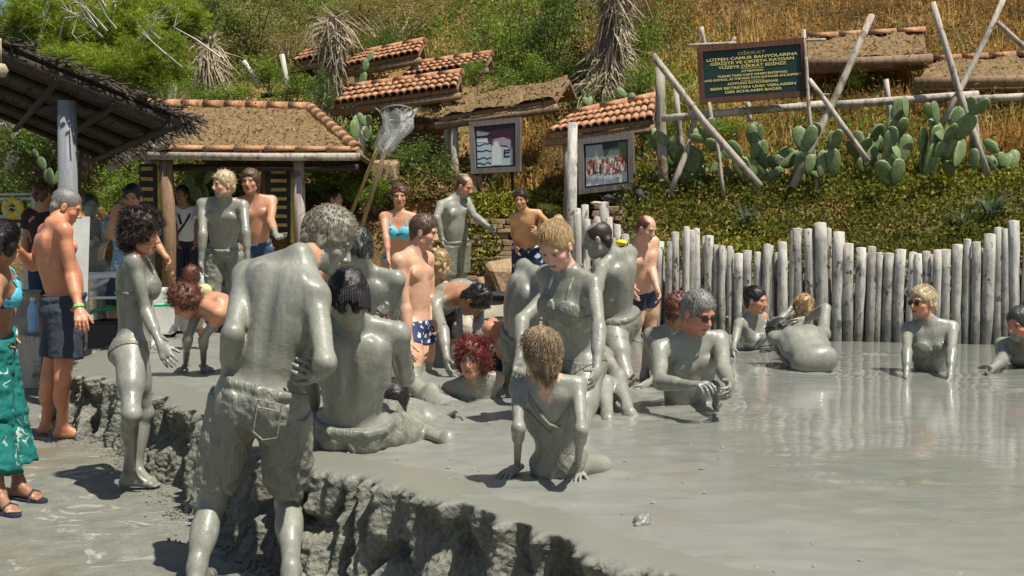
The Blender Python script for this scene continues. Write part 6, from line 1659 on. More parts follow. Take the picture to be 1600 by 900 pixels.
# ------------------------------------------------------------------ framed photographs
def pm(name, col, rough=0.3): 
    t = NT(name); t.base(col); t.rough(rough); return t.m
C_PALE, C_DARK, C_MAROON, C_WHITE, C_RED, C_SKIN, C_SAND, C_GREEN, C_SKY, C_INK = pm('print_pale_blue', (.42, .52, .55)), pm('print_dark', (.01, .012, .02)), pm('print_maroon', (.10, .035, .05)), pm('print_white', (.62, .64, .62)), pm('print_red', (.30, .04, .025)), pm('print_skin', (.42, .22, .14)), pm('print_sand', (.50, .56, .56)), pm('print_green', (.10, .13, .05)), pm('print_grey', (.30, .36, .33)), pm('print_lavender', (.35, .28, .36))
M_FRAME = m_wood('grey_frame_wood', (0.19, 0.17, 0.15), 0.6)
def picture(label, tl, tr, br, bl, D, Dr, shapes, fw=0.065):
    TL, TR, BR, BL = at(*tl, D), at(*tr, Dr), at(*br, Dr), at(*bl, D)
    c = (TL + TR + BR + BL) / 4; root = empty('framed_photograph', c, label, 'framed photograph', 'framed photographs on stands')
    x = (TR - TL); y = (TL - BL); n = x.cross(y).normalized()
    if n.y > 0: n = -n
    def Q(u, v, d=0.0): return BL.lerp(BR, u).lerp(TL.lerp(TR, u), v) + n * d - c
    W = x.length; Hh = y.length; fu = fw / W; fv = fw / Hh
    def quadbox(u0, v0, u1, v1, d0, d1):
        m = MB(); m.add([Q(u0, v0, d0), Q(u1, v0, d0), Q(u1, v1, d0), Q(u0, v1, d0), Q(u0, v0, d1), Q(u1, v0, d1), Q(u1, v1, d1), Q(u0, v1, d1)], [(3, 2, 1, 0), (4, 5, 6, 7), (0, 1, 5, 4), (1, 2, 6, 5), (2, 3, 7, 6), (3, 0, 4, 7)]); return m
    for a in ((0, 0, 1, fv), (0, 1 - fv, 1, 1), (0, fv, fu, 1 - fv), (1 - fu, fv, 1, 1 - fv)): quadbox(*a, -0.03, 0.035).build('frame_board', M_FRAME, root)
    quadbox(fu, fv, 1 - fu, 1 - fv, -0.02, 0.0).build('backing', C_DARK, root)
    iu, iv = fu * 1.35, fv * 1.35
    def loc(u, v): return iu + (1 - 2 * iu) * u, iv + (1 - 2 * iv) * v
    mats = []; m = MB()
    for k, (mat, poly) in enumerate(shapes):
        if mat not in mats: mats.append(mat)
        d = 0.003 + 0.00025 * k; vs = [Q(*loc(u, v), d) for u, v in poly]; m.add(vs, [tuple(range(len(vs)))], mats.index(mat))
    o = m.build('print', mats, root); o['kind'] = 'stuff'
    return root
r5 = random.Random(5)
s1 = [(C_MAROON, [(0, 0), (1, 0), (1, 1), (0, 1)]), (C_PALE, [(0, 0), (.95, 0), (.95, .42), (.55, .50), (.3, .62), (.0, .62)]), (C_DARK, [(0.3, .9), (1, .93), (1, 1), (.0, 1)])]
s1 += [(C_WHITE, [(.0, .80), (.28, .78), (.34, .86), (.0, .93)]), (C_WHITE, [(.0, .64), (.30, .62), (.28, .73), (.0, .75)])]
for yy in (.78, .58, .42, .22, .10):
    a = [(0, yy)]; 
    for k in range(6): a.append((.07 * (k + 1), yy + r5.uniform(-.03, .03)))
    b = [(u, v - .03) for u, v in a[::-1]]; s1.append((C_DARK, a + b))
s1 += [(C_INK, [(.38, .45), (.5, .52), (.78, .5), (.92, .4), (.92, .62), (.7, .72), (.45, .68)]), (C_WHITE, [(.38, .02), (.66, .02), (.64, .42), (.60, .52), (.57, .56), (.57, .63), (.50, .66), (.46, .60), (.46, .54), (.40, .48)]), (C_SKIN, [(.49, .62), (.54, .62), (.55, .70), (.48, .70)])]
s1 += [(C_DARK, [(.72, .2), (.88, .2), (.88, .24), (.72, .24)]), (C_DARK, [(.72, .30), (.88, .3), (.88, .33), (.72, .33)]), (C_MAROON, [(.72, .36), (.9, .36), (.9, .4), (.72, .4)]), (C_DARK, [(.72, .22), (.75, .22), (.75, .39), (.72, .39)])]
picture('framed faded photograph of a white figure beside water hanging under the mossy roof', (734, 191), (814, 183), (814, 268), (737, 272), 13.9, 13.7, s1)
s2 = [(C_SKY, [(0, 0), (1, 0), (1, 1), (0, 1)]), (C_GREEN, [(.55, .45), (1, .45), (1, 1), (.4, 1), (.45, .7)]), (C_DARK, [(.42, .85), (.8, .9), (.8, 1), (.4, 1)]), (C_SAND, [(0, 0), (1, 0), (1, .25), (0, .28)]), (C_WHITE, [(.2, .55), (.26, .9), (.32, .55)])]
for k in range(54):
    x = .02 + .95 * (k % 18) / 18 + r5.uniform(-.015, .015); b = .50 - .12 * (k // 18) + r5.uniform(-.03, .03); h_ = r5.uniform(.15, .22); mt = r5.choice([C_RED, C_SKIN, C_RED, C_WHITE, C_SKIN, C_MAROON, C_WHITE])
    s2.append((mt, [(x, b), (x + .045, b), (x + .05, b + h_ * .62), (x + .035, b + h_ * .72), (x + .01, b + h_ * .72), (x - .005, b + h_ * .62)])); s2.append((C_SKIN if k % 3 else C_DARK, [(x + .014, b + h_ * .74), (x + .032, b + h_ * .74), (x + .034, b + h_ * .95), (x + .012, b + h_ * .95)]))
for k in range(24):
    x = r5.uniform(0, .95); b = r5.uniform(.22, .38); s2.append((r5.choice([C_DARK, C_WHITE, C_RED]), [(x, b), (x + .03, b), (x + .03, b + .05), (x, b + .06)]))
picture('framed group photograph on grey boards behind the leaning log post', (904, 218), (990, 208), (992, 294), (905, 304), 12.9, 12.7, s2)
for (x0, x1, y0, y1, D, lab) in ((745, 748, 270, 330, 13.9, 'thin dark stake under the left corner of the white figure photograph'), (800, 803, 268, 330, 13.8, 'thin dark stake under the right corner of the white figure photograph'), (985, 988, 290, 330, 12.9, 'thin dark stake under the framed group photograph')):
    m = MB(); m.tube([at(x0, y0, D), at(x1, y1, D)], .022, 7); tag(m.build('picture_stand', M_DARKWOOD, smooth=True), lab, 'stake', 'stakes under the framed photographs')

# ------------------------------------------------------------------ sign
def sign():
    D0, D1 = 12.35, 12.15
    TL, TR, BR, BL = at(1088, 74, D0), at(1259, 59, D1), at(1263, 151, D1), at(1094, 163, D0)
    c = (TL + TR + BR + BL) / 4; root = empty('warning_sign', c, 'large dark green board with yellow warning text in a brown frame', 'sign')
    x = ((TR - TL) + (BR - BL)).normalized(); y0 = ((TL - BL) + (TR - BR)).normalized(); n = x.cross(y0).normalized(); 
    if n.y > 0: n = -n
    y = n.cross(x); y = y if y.z > 0 else -y
    W = ((TR - TL).length + (BR - BL).length) / 2; Hh = ((TL - BL).length + (TR - BR).length) / 2
    def Q(a, b, d): return x * a + y * b + n * d
    def bx(a0, b0, a1, b1, d0, d1):
        m = MB(); m.add([Q(a0, b0, d0), Q(a1, b0, d0), Q(a1, b1, d0), Q(a0, b1, d0), Q(a0, b0, d1), Q(a1, b0, d1), Q(a1, b1, d1), Q(a0, b1, d1)], [(3, 2, 1, 0), (4, 5, 6, 7), (0, 1, 5, 4), (1, 2, 6, 5), (2, 3, 7, 6), (3, 0, 4, 7)]); return m
    w, h = W / 2, Hh / 2; f = .062
    MF = m_wood('red_brown_frame_wood', (0.115, 0.045, 0.022), 0.5); MG = simple_mat('dark_green_paint', (0.004, 0.026, 0.020), 0.45, .2, 5, .05); MY = pm('yellow_paint', (.55, .48, .16), .5)
    for a in ((-w, -h, w, -h + f), (-w, h - f, w, h), (-w, -h + f, -w + f, h - f), (w - f, -h + f, w, h - f)): bx(*a, -.03, .03).build('frame_board', MF, root)
    bx(-w + f, -h + f, w - f, h - f, -.02, .005).build('panel', MG, root)
    lines = [("D\u0130KKAT", .062, .30), ("L\u00dcTFEN \u00c7AMUR BANYOLARINA", .062, 1.0), ("G\u0130R\u0130\u015eTE VE \u00c7IKI\u015eTA KAYGAN", .062, .92), ("Y\u00dcZEYE D\u0130KKAT ED\u0130N\u0130Z", .062, .75), ("ATTENTION", .040, .24), ("PLEASE TAKE CARE WHEN ENTERING", .046, .76), ("AND EXITING, AS THE MUD BATH SURFACES ARE SLIPPERY", .046, 1.07), ("ACHTUNG RUTSCHGEFAHR", .052, .56), ("BEIM BETRETEN UND VERLASSEN", .054, .94), ("DES SCHLAMM BADES", .054, .62)]
    yy = [.255, .195, .138, .080, .012, -.038, -.084, -.148, -.204, -.258]
    R = Matrix((x, y, n)).transposed().to_4x4()
    for (tx, sz, wd), yv in zip(lines, yy):
        cu = bpy.data.curves.new('lettering', 'FONT'); cu.body = tx; cu.size = sz * .70; cu.align_x = 'CENTER'; cu.align_y = 'CENTER'; cu.extrude = .002; cu.offset = .0012
        cu.materials.append(MY); o = bpy.data.objects.new('lettering', cu); link(o, root)
        bpy.context.view_layer.update()
        me_ = bpy.data.meshes.new_from_object(o); bpy.data.objects.remove(o); o = bpy.data.objects.new('lettering', me_); link(o, root); bpy.context.view_layer.update()
        sx = wd / max(.01, o.dimensions.x) * 1.0
        o.matrix_basis = R.copy() @ Matrix.Translation((0, yv * Hh / .68 * .86, 0)) @ Matrix.Diagonal((sx, 1, 1, 1)); o.location = o.location + n * .008
    for b in (.040, -.100): bx(-.13, b * Hh / .68 - .002, .13, b * Hh / .68 + .002, .005, .008).build('rule_line', MY, root)
sign()

# ------------------------------------------------------------------ rustic pole frame round the sign
pf = empty('rustic_trellis', (3.0, 12.3, 1.8), 'rustic trellis of crossed bleached poles carrying the sign', 'trellis')
def pole(x0, y0, D0, x1, y1, D1, r, mid=0.0, mat=None, root=None, name='pole'):
    a, b = at(x0, y0, D0), at(x1, y1, D1); c = (a + b) / 2 + V((mid, 0, mid * .3))
    root = root or pf
    return hpole([a, a.lerp(c, .5) + V((random.uniform(-.01, .01), 0, 0)), c, c.lerp(b, .5), b], [r * .92, r * .95, r, r * 1.02, r * 1.05], name, mat or M_POLE, root, 8)
for a in ((1031, 105, 12.6, 1037, 312, 12.6, .062), (1020, 86, 12.2, 1188, 292, 11.9, .040, -.03), (1056, 138, 12.8, 1071, 302, 12.8, .034), (1090, 168, 12.5, 1046, 306, 12.4, .036, .04), (1108, 160, 12.3, 1131, 312, 12.2, .022, .02),
          (1034, 185, 12.45, 1290, 163, 12.4, .045, .01), (1288, 165, 12.4, 1528, 148, 12.3, .046, .0), (1500, 156, 12.2, 1850, 140, 12.1, .046), (1096, 42, 12.5, 1102, 76, 12.5, .026), (1074, 71, 12.4, 1150, 67, 12.4, .018), (1148, 58, 12.5, 1138, 76, 12.5, .02),
          (1362, 24, 12.3, 1238, 292, 11.9, .042, .02), (1256, 46, 12.15, 1278, 300, 12.0, .022, -.02), (1264, 124, 12.1, 1357, 252, 11.9, .030), (1384, 124, 12.6, 1396, 232, 12.6, .036), (1257, 63, 12.2, 1290, 62, 12.2, .016), (1262, 147, 12.1, 1296, 148, 12.1, .014),
          (1457, 4, 12.2, 1545, 278, 11.9, .038, -.02), (1570, -6, 12.3, 1472, 195, 12.0, .034, .02), (1558, 34, 12.4, 1640, 110, 12.3, .032), (1520, 164, 12.5, 1526, 262, 12.5, .055), (1168, 160, 12.6, 1172, 190, 12.6, .03)):
    pole(*a)
lp = at(895, 192, 12.3)
m = MB(); b2 = at(893, 342, 12.2); m.tube([V((b2.x, b2.y, BK)), b2, lp], [.062, .060, .056], 10, wob=.03); tag(m.build('log_post', M_LOG, smooth=True), 'tall pale log post in front of the right framed photograph', 'post')
for k, (a, lab) in enumerate((((381, 95, 17, 404, 138, 17, .035), 'short leaning white pole left on the slope above the hut'), ((440, 85, 16.5, 451, 165, 16.5, .04), 'upright white forked pole on the slope above the hut'), ((408, 150, 16.4, 478, 140, 16.4, .04), 'dark horizontal pole tied to the white forked pole'))):
    m = MB(); m.tube([at(a[0], a[1], a[2]), at((a[0] + a[3]) / 2 + 2, (a[1] + a[4]) / 2, a[2]), at(a[3], a[4], a[5])], a[6], 7, wob=.08); tag(m.build('slope_stake', M_DEAD if k < 2 else M_DARKWOOD, smooth=True), lab, 'stake')

# ------------------------------------------------------------------ net on long poles
def m_net():
    t = NT('white_fishing_net'); c = t.coord(); t.base((.46, .47, .44)); t.rough(.9)
    n = t.noise(c, 26, 3); t.inp('Alpha', t.ramp(n, [(.35, .15), (.6, .7)])); return t.m
M_NET = m_net()
net = empty('landing_net', at(548, 345, 13.2), 'crumpled white net hanging from two long wooden poles', 'net')
for (x0, y0, x1, y1, r) in ((603, 232, 566, 352, .028), (597, 215, 545, 342, .024)):
    m = MB(); m.tube([at(x0, y0, 13.1), at((x0 + x1) / 2, (y0 + y1) / 2, 13.2), at(x1, y1, 13.2)], r, 7, wob=.05); rel(m.build('pole', m_wood('tan_pole', (.42, .30, .16), .6), net, smooth=True), net)
def net_bag():
    nu, nv = 26, 22; vs = []; rs = random.Random(8)
    for i in range(nu):
        a = 2 * math.pi * i / nu
        for j in range(nv):
            t = j / (nv - 1); c = at(618 - 12 * t + 4 * math.sin(t * 5), 172 + 68 * t, 13.0)
            r = (.20 - .10 * t) * (1 + .30 * math.sin(3 * a + t * 6) + .12 * math.sin(7 * a - t * 9)) * (1.0 if t < .9 else .6)
            vs.append(c + V((math.cos(a) * r, math.sin(a) * r * .6, .04 * math.sin(5 * a))))
    f = [(i * nv + j, ((i + 1) % nu) * nv + j, ((i + 1) % nu) * nv + j + 1, i * nv + j + 1) for i in range(nu) for j in range(nv - 1)]
    m = MB(); m.add(vs, f); return m
rel(net_bag().build('mesh_bag', M_NET, net, smooth=True), net)
m = MB(); ring = [at(620 + 26 * math.cos(a), 176 + 12 * math.sin(a), 13.0 + .15 * math.sin(a)) for a in [2 * math.pi * k / 18 for k in range(19)]]; m.tube(ring, .010, 5, cap=False); rel(m.build('hoop', M_METAL, net), net)
# ------------------------------------------------------------------ foliage from many small leaves
def leaf_mesh(name, P_, size, mat, tone, seed=0, aspect=0.5, updir=None, extra=None, up_bias=0.3):
    """one pointed leaf (two triangles) per point"""
    rs = np.random.default_rng(seed); n = len(P_)
    d = rs.normal(size=(n, 3)); d[:, 2] += up_bias
    if updir is not None: d = d * 0.6 + updir
    d /= np.linalg.norm(d, axis=1)[:, None]
    s = np.cross(d, rs.normal(size=(n, 3))); s /= np.linalg.norm(s, axis=1)[:, None]
    L = (size * rs.uniform(0.6, 1.3, n))[:, None]; w = L * aspect * 0.5
    nn = np.cross(d, s)
    v = np.stack([P_, P_ + d * L * .5 + s * w + nn * L * .10, P_ + d * L, P_ + d * L * .5 - s * w + nn * L * .10], 1).reshape(-1, 3)
    f = np.arange(n * 4).reshape(-1, 4)
    t = np.repeat(tone, 4)
    if extra is not None:
        ev, ef = extra; f = np.concatenate([f, ef + len(v)]); v = np.concatenate([v, ev]); t = np.concatenate([t, np.full(len(ev), .1)])
    mi = np.zeros(len(f), int)
    return mesh_np(name, v, f, mat, smooth=False, attrs={'tone': t})
def crown_points(n, rad, clumps, seed, flat=1.0, spread=.36):
    rs = np.random.default_rng(seed)
    c = rs.normal(size=(clumps, 3)); c /= np.linalg.norm(c, axis=1)[:, None]; c *= (rs.random((clumps, 1)) ** .45) * .82
    cr = rs.uniform(.6, 1.3, clumps) * spread; ct = rs.uniform(0.1, .9, clumps)
    k = rs.integers(0, clumps, n); o = rs.normal(size=(n, 3)); o /= np.linalg.norm(o, axis=1)[:, None]; o *= (rs.random((n, 1)) ** .5)
    p = c[k] + o * cr[k][:, None]
    tone = np.clip(ct[k] * .6 + .4 * rs.random(n), 0, 1)
    return p * np.array(rad) * np.array([1, 1, flat]), tone
def stems_mesh(rad, n, seed, r=.012):
    rnd = random.Random(seed); m = MB()
    for i in range(n):
        a = rnd.uniform(0, 6.28); rr = rnd.uniform(.3, .9); e = V((math.cos(a) * rad[0] * rr, math.sin(a) * rad[1] * rr, rad[2] * rnd.uniform(.0, .7)))
        b = V((rnd.uniform(-.05, .05), rnd.uniform(-.05, .05), -rad[2])); mid = b.lerp(e, .5) + V((rnd.uniform(-.1, .1), rnd.uniform(-.1, .1), .05))
        m.tube([b, mid, e], [r * 1.6, r, r * .4], 4, cap=False)
    return m
BUSH = {}
def bush_kind(key, mat, n, size, clumps, aspect=.5, stem=M_BARK, ns=9, r=.012, spread=.36, variants=3):
    BUSH[key] = []
    for s in range(variants):
        p, t = crown_points(n, (1, 1, 1), clumps, s * 7 + len(BUSH) * 31, 1.0, spread)
        me = leaf_mesh('foliage', p, size, mat, t, s + 5, aspect)
        sm = stems_mesh((1, 1, 1), ns, s, r); sme = bpy.data.meshes.new('stems'); sme.from_pydata(sm.v, [], sm.f); sme.materials.append(stem)
        BUSH[key].append((me, sme))
bush_kind('bright', L_BRIGHT, 2600, .085, 26)
bush_kind('mid', L_MID, 2600, .085, 24)
bush_kind('olive', L_OLIVE, 2400, .07, 26)
bush_kind('dry', L_DRY, 2400, .08, 30, .22, M_DEAD, 16, .008)
bush_kind('rust', L_DARKDRY, 2400, .08, 30, .22, M_BARK, 22, .010)
bush_kind('fine', L_BRIGHT, 3000, .06, 34, .35)
def bush(kind, x, y, z, rx, ry, rz, label, cat='shrub', group=None, seed=None):
    s = random.randrange(3) if seed is None else seed % 3
    name = {'dry': 'dry_shrub', 'rust': 'dry_shrub'}.get(kind, 'shrub')
    root = empty(name, (x, y, z), label, cat, group, random.uniform(0, 6.28))
    for nm, me in zip(('foliage', 'stems'), BUSH[kind][s]):
        o = bpy.data.objects.new(nm, me); link(o, root); o.scale = (rx, ry, rz)
        o.location = (0, 0, 0)
    return root
def bush_px(kind, px_, py_, D, wpx, hpx, label, group=None, ground=False, dy=1.0, cat='shrub'):
    c = at(px_, py_, D); w = wpx / 2 * D / FPX; h_ = hpx / 2 * D / FPX
    return bush(kind, c.x, c.y, c.z, w, w * dy, h_, label, cat, group)

# leaf litter lying on the mossy roofs
for o in list(bpy.data.objects):
    if o.type == 'MESH' and (o.name.startswith('moss_layer') or o.name == 'roof'):
        nv_ = len(o.data.vertices); co = np.empty(nv_ * 3, dtype=np.float32); o.data.vertices.foreach_get('co', co); co = co.reshape(-1, 3); rs = np.random.default_rng(nv_)
        n_ = 1500 if o.name == 'roof' else 500
        pk = co[rs.integers(0, nv_, n_)] + rs.normal(size=(n_, 3)) * np.array([.05, .05, .008])
        lo_ = bpy.data.objects.new('leaf_litter', leaf_mesh('leaf_litter', pk, .06, L_DRY, rs.random(n_), 3, .35, up_bias=0.0)); link(lo_, o); lo_['kind'] = 'stuff'
# shrubs on the slope; position in the picture, distance, width and height, what sets each apart
G1 = 'green shrubs growing on the dry slope'; G2 = 'brown brush growing on the dry slope'
random.seed(21)
bl = [('mid', 330, 25, 19.5, 120, 80, 'green shrub at the top left between the pines and slope'), ('bright', 420, 112, 17, 90, 60, 'green shrub behind the bleached slope stakes'), ('mid', 600, 70, 19.5, 90, 60, 'green shrub behind the second tiled roof'), ('bright', 830, 120, 16.4, 120, 80, 'leafy shrub at the right end of the low tiled roof'), ('mid', 690, 130, 16.2, 70, 40, 'dark shrub between the weathered roof and the mossy roof'), ('bright', 1000, 120, 15.6, 90, 80, 'green shrub left of the tall grey pole'), ('bright', 1140, 200, 13.8, 90, 50, 'green weeds beneath the sign'), ('bright', 800, 70, 19, 170, 150, 'tall bright green shrub above the mossy roof'), ('mid', 862, 42, 18, 130, 130, 'dense green shrub left of the thick dead palm trunk'), ('bright', 700, 40, 22, 120, 90, 'loose green shrub upper middle of the slope'),
      ('bright', 1010, 60, 17, 80, 120, 'narrow green shrub right of the thick dead palm'), ('mid', 905, 110, 16.5, 110, 80, 'leafy shrub at the foot of the thick dead palm'), ('fine', 1062, 95, 17, 60, 60, 'small green shrub behind the leaning poles'),
      ('bright', 740, 110, 16.3, 70, 50, 'small shrub between the orange tiled roofs'), ('olive', 400, 40, 20, 160, 110, 'olive green shrub above the small hut'), ('olive', 300, 60, 19, 130, 120, 'olive shrub left of the pale dead palm'),
      ('bright', 350, 148, 15.6, 150, 42, 'bright green bushes along the hut ridge'), ('fine', 262, 145, 15.2, 120, 60, 'fine leaved yellow green bush behind the hut roof'), ('bright', 462, 140, 16, 90, 70, 'green bush left of the weathered tiled roof'),
      ('mid', 505, 150, 15.4, 60, 90, 'dark leafy bush between the hut and the tiled roof'), ('mid', 640, 250, 14.6, 150, 100, 'dark leafy bush behind the net poles'), ('bright', 520, 290, 14.4, 130, 90, 'sunlit leafy bush right of the hut posts'), ('mid', 690, 280, 14.3, 90, 90, 'dark bush under the mossy roof'),
      ('bright', 585, 300, 14.0, 90, 70, 'bright bush behind the bikini woman'), ('bright', 200, 290, 14.6, 120, 110, 'sunlit bush seen under the hut and canopy'), ('bright', 330, 280, 14.6, 110, 80, 'green bush behind the sailor boy'), ('mid', 60, 220, 14.4, 170, 110, 'deep shaded bush behind the dark canopy'),
      ('mid', 10, 300, 14.2, 120, 120, 'shaded bush behind the yellow life ring'), ('mid', 130, 200, 14.8, 120, 90, 'dark bush above the grey canopy post'), ('bright', 395, 300, 14.5, 70, 70, 'small bright bush between the hut posts'),
      ('fine', 1330, 120, 14.6, 60, 60, 'small green shrub under the litter covered roof'), ('mid', 1010, 250, 13.8, 70, 130, 'shaded creeper beside the right framed photograph'), ('bright', 1040, 200, 14.0, 60, 110, 'green creeper between the tall poles'), ('olive', 860, 330, 13.3, 50, 30, 'low shrub beside the tall log post')]
for k, d, x, y, w, h_, lab in [(b[0], b[3], b[1], b[2], b[4], b[5], b[6]) for b in bl]: bush_px(k, x, y, d, w, h_, lab, G1)
for (k, x, y, D, w, h_, lab) in [('dry', 610, 30, 21, 190, 90, 'grey brown brush upper middle of the slope'), ('dry', 450, 70, 19.5, 110, 60, 'brown brush above the highest tiled roof'), ('rust', 1100, 20, 19, 160, 80, 'dark twiggy brush above the sign'), ('rust', 1230, 20, 18.5, 150, 70, 'dark brush upper right above the ridge tiles'), ('rust', 1370, 18, 17.5, 130, 60, 'reddish brush behind the leaning pole'),
                               ('rust', 1500, 30, 17, 150, 90, 'brown brush behind the crossed poles'), ('dry', 720, 12, 23, 170, 60, 'pale brush at the top centre'), ('olive', 560, 12, 22, 140, 50, 'olive brush at the top between the palms'), ('dry', 330, 15, 22, 110, 50, 'brown brush top left of the slope'),
                               ('dry', 850, 250, 14.6, 90, 110, 'golden dry brush between the two framed photographs'), ('rust', 1590, 20, 16.5, 90, 80, 'brown brush in the top right corner'), ('rust', 1060, 60, 17.5, 80, 50, 'rusty brush left above the sign'), ('rust', 1170, 45, 17.5, 110, 40, 'dark brush just above the sign board'), ('rust', 1320, 40, 17, 90, 40, 'rusty brush above the ridge tiles'), ('rust', 1440, 15, 18, 100, 50, 'dark rusty brush at the top between the poles'), ('rust', 1540, 60, 16, 90, 50, 'rusty brush over the right roof'), ('rust', 1330, 160, 13.9, 90, 36, 'rust coloured weeds under the long brown beam'), ('rust', 1570, 230, 13.4, 90, 50, 'rusty weeds right of the crossed poles'), ('rust', 1010, 20, 18, 70, 60, 'rusty brush right of the thick dead palm'), ('rust', 790, 265, 14.2, 60, 50, 'rusty weeds right of the white figure photograph'), ('dry', 520, 60, 19, 110, 60, 'tan brush round the dead palm stump')]:
    bush_px(k, x, y, D, w, h_, lab, G2)
# nobody could pick these apart: undergrowth that fills the slope between them
def scatter_px(n, x0, x1, y0, y1, seed):
    """points on the hillside seen inside a window of the photograph"""
    rs = np.random.default_rng(seed); out = []
    while len(out) < n:
        X = rs.uniform(x0, x1); Y = rs.uniform(y0, y1)
        out.append((X, Y))
    return out
def slope_points(PX, PY):
    """where the sight lines through these pixels first meet the hillside"""
    PX = np.asarray(PX, dtype=np.float64); PY = np.asarray(PY, dtype=np.float64)
    c, s_ = math.cos(PITCH), math.sin(PITCH); u = (PX - 800.0) / FPX; v = (450.0 - PY) / FPX
    dx = u; dy = c + v * s_; dz = -s_ + v * c; dx, dz = dx / dy, dz / dy
    Y = np.full(len(PX), 12.9); done = np.zeros(len(PX), bool)
    for D in np.arange(13.0, 60.0, 0.35):
        if done.all(): break
        k = ~done; below = (CAMZ + dz[k] * D) < ground_z(dx[k] * D, np.full(k.sum(), D))
        idx = np.nonzero(k)[0][below]; Y[idx] = D - 0.17; done[idx] = True
    Y[~done] = 99
    return np.stack([dx * Y, Y, ground_z(dx * Y, Y)], 1)
def undergrowth(name, mat, wins, size, perc, seed, label, aspect=.45, rad=.35):
    rs = np.random.default_rng(seed); P_ = []; T_ = []
    for (x0, x1, y0, y1, n) in wins:
        for p in slope_points(*np.array(scatter_px(n, x0, x1, y0, y1, seed + int(x0))).T):
            if p[1] > 55: continue
            r = rad * rs.uniform(.5, 1.4); o = rs.normal(size=(perc, 3)) * r * .5; o[:, 2] = np.abs(o[:, 2]) * .9
            P_.append(p[None, :] + o); T_.append(np.clip(rs.uniform(.1, .9) * .65 + .35 * rs.random(perc), 0, 1))
    P_ = np.concatenate(P_); T_ = np.concatenate(T_)
    o = bpy.data.objects.new(name, leaf_mesh(name, P_, size, mat, T_, seed, aspect)); link(o); tag(o, label, kind='stuff'); return o
undergrowth('undergrowth', L_OLIVE, [(200, 1060, -10, 130, 260), (0, 560, -10, 300, 200), (560, 1020, 120, 320, 90)], .075, 150, 3, 'olive undergrowth spread over the slope')
undergrowth('green_undergrowth', L_BRIGHT, [(250, 900, -10, 90, 170), (250, 480, 0, 140, 50), (640, 900, 0, 130, 50), (640, 1080, 0, 200, 70), (0, 700, 200, 330, 90), (1000, 1500, 200, 300, 60), (1000, 1130, 60, 220, 40), (1280, 1640, 100, 260, 30)], .07, 130, 5, 'green undergrowth spread over the slope')
undergrowth('rusty_undergrowth', L_DARKDRY, [(1000, 1640, -10, 140, 260), (1020, 1640, 140, 290, 130), (820, 900, 200, 330, 25)], .075, 120, 17, 'rusty brown weeds spread over the right slope', .22)
undergrowth('dry_undergrowth', L_DRY, [(380, 1100, -10, 120, 160), (1000, 1620, -10, 130, 200), (1000, 1620, 130, 280, 70), (820, 900, 200, 330, 30), (560, 760, 230, 330, 40)], .08, 120, 7, 'brown brush litter spread over the slope', .2)

# golden grass on the right slope
def grass(name, mat, wins, hgt, label, seed, wid=.010, blades=9, lean=.35):
    rs = np.random.default_rng(seed); B = []
    for (x0, x1, y0, y1, n) in wins:
        k = 0
        gx = rs.uniform(x0, x1, n); gy = rs.uniform(y0, y1, n)
        q = slope_points(gx, gy); B.append(q[(q[:, 1] < 60) & (fbm(q[:, 0] * 1.3, q[:, 1] * 1.3, 7.5, 3) > -.16)])
    B = np.concatenate(B); n = len(B) * blades
    b = np.repeat(B, blades, 0) + rs.normal(size=(n, 3)) * np.array([.09, .09, 0.01]); L = hgt * rs.uniform(.45, 1.3, n) * np.repeat(rs.uniform(.45, 1.5, len(B)), blades)
    a = rs.uniform(0, 6.28, n); le = rs.uniform(0, lean, n) + .08
    tip = b + np.stack([np.cos(a) * L * le, np.sin(a) * L * le, L * (1 - le * .3)], 1); mid = (b + tip) / 2 + np.stack([-np.cos(a) * L * le * .15, -np.sin(a) * L * le * .15, L * .06], 1)
    s = np.stack([np.cos(a + 1.57 + rs.normal(0, .5, n)), np.sin(a + 1.57), 0 * a], 1) * (wid * rs.uniform(.6, 1.4, n))[:, None]
    v = np.stack([b - s, b + s, mid + s * .8, tip, mid - s * .8], 1).reshape(-1, 3)
    base = np.arange(n)[:, None] * 5
    f = np.concatenate([base + np.array([[0, 1, 2, 4]])]); t3 = np.concatenate([base + np.array([[4, 2, 3, 3]])])
    f3 = base + np.array([[4, 2, 3]])
    # quads and a tip: keep tips as quads with a tiny end
    v = np.stack([b - s, b + s, mid + s * .8, mid - s * .8, tip - s * .08, tip + s * .08], 1).reshape(-1, 3); base = np.arange(n)[:, None] * 6
    f = np.concatenate([base + np.array([[0, 1, 2, 3]]), base + np.array([[3, 2, 5, 4]])])
    bt_ = .45 * rs.random(len(B)) + .9 * (fbm(B[:, 0] * .8, B[:, 1] * .8, 1.5, 3) + .35)
    tone = np.repeat(np.clip(np.repeat(bt_, blades) * .8 + .3 * rs.random(n) - .05, 0, 1), 6)
    o = bpy.data.objects.new(name, mesh_np(name, v, f, mat, smooth=False, attrs={'tone': tone})); link(o); tag(o, label, kind='stuff'); return o
grass('dry_grass', L_GRASS, [(990, 2000, -10, 130, 2300), (1010, 2000, 110, 300, 3300), (800, 920, 190, 330, 420), (560, 1010, -10, 110, 420)], .27, 'tall golden dry grass on the right slope', 9, .008, 9)

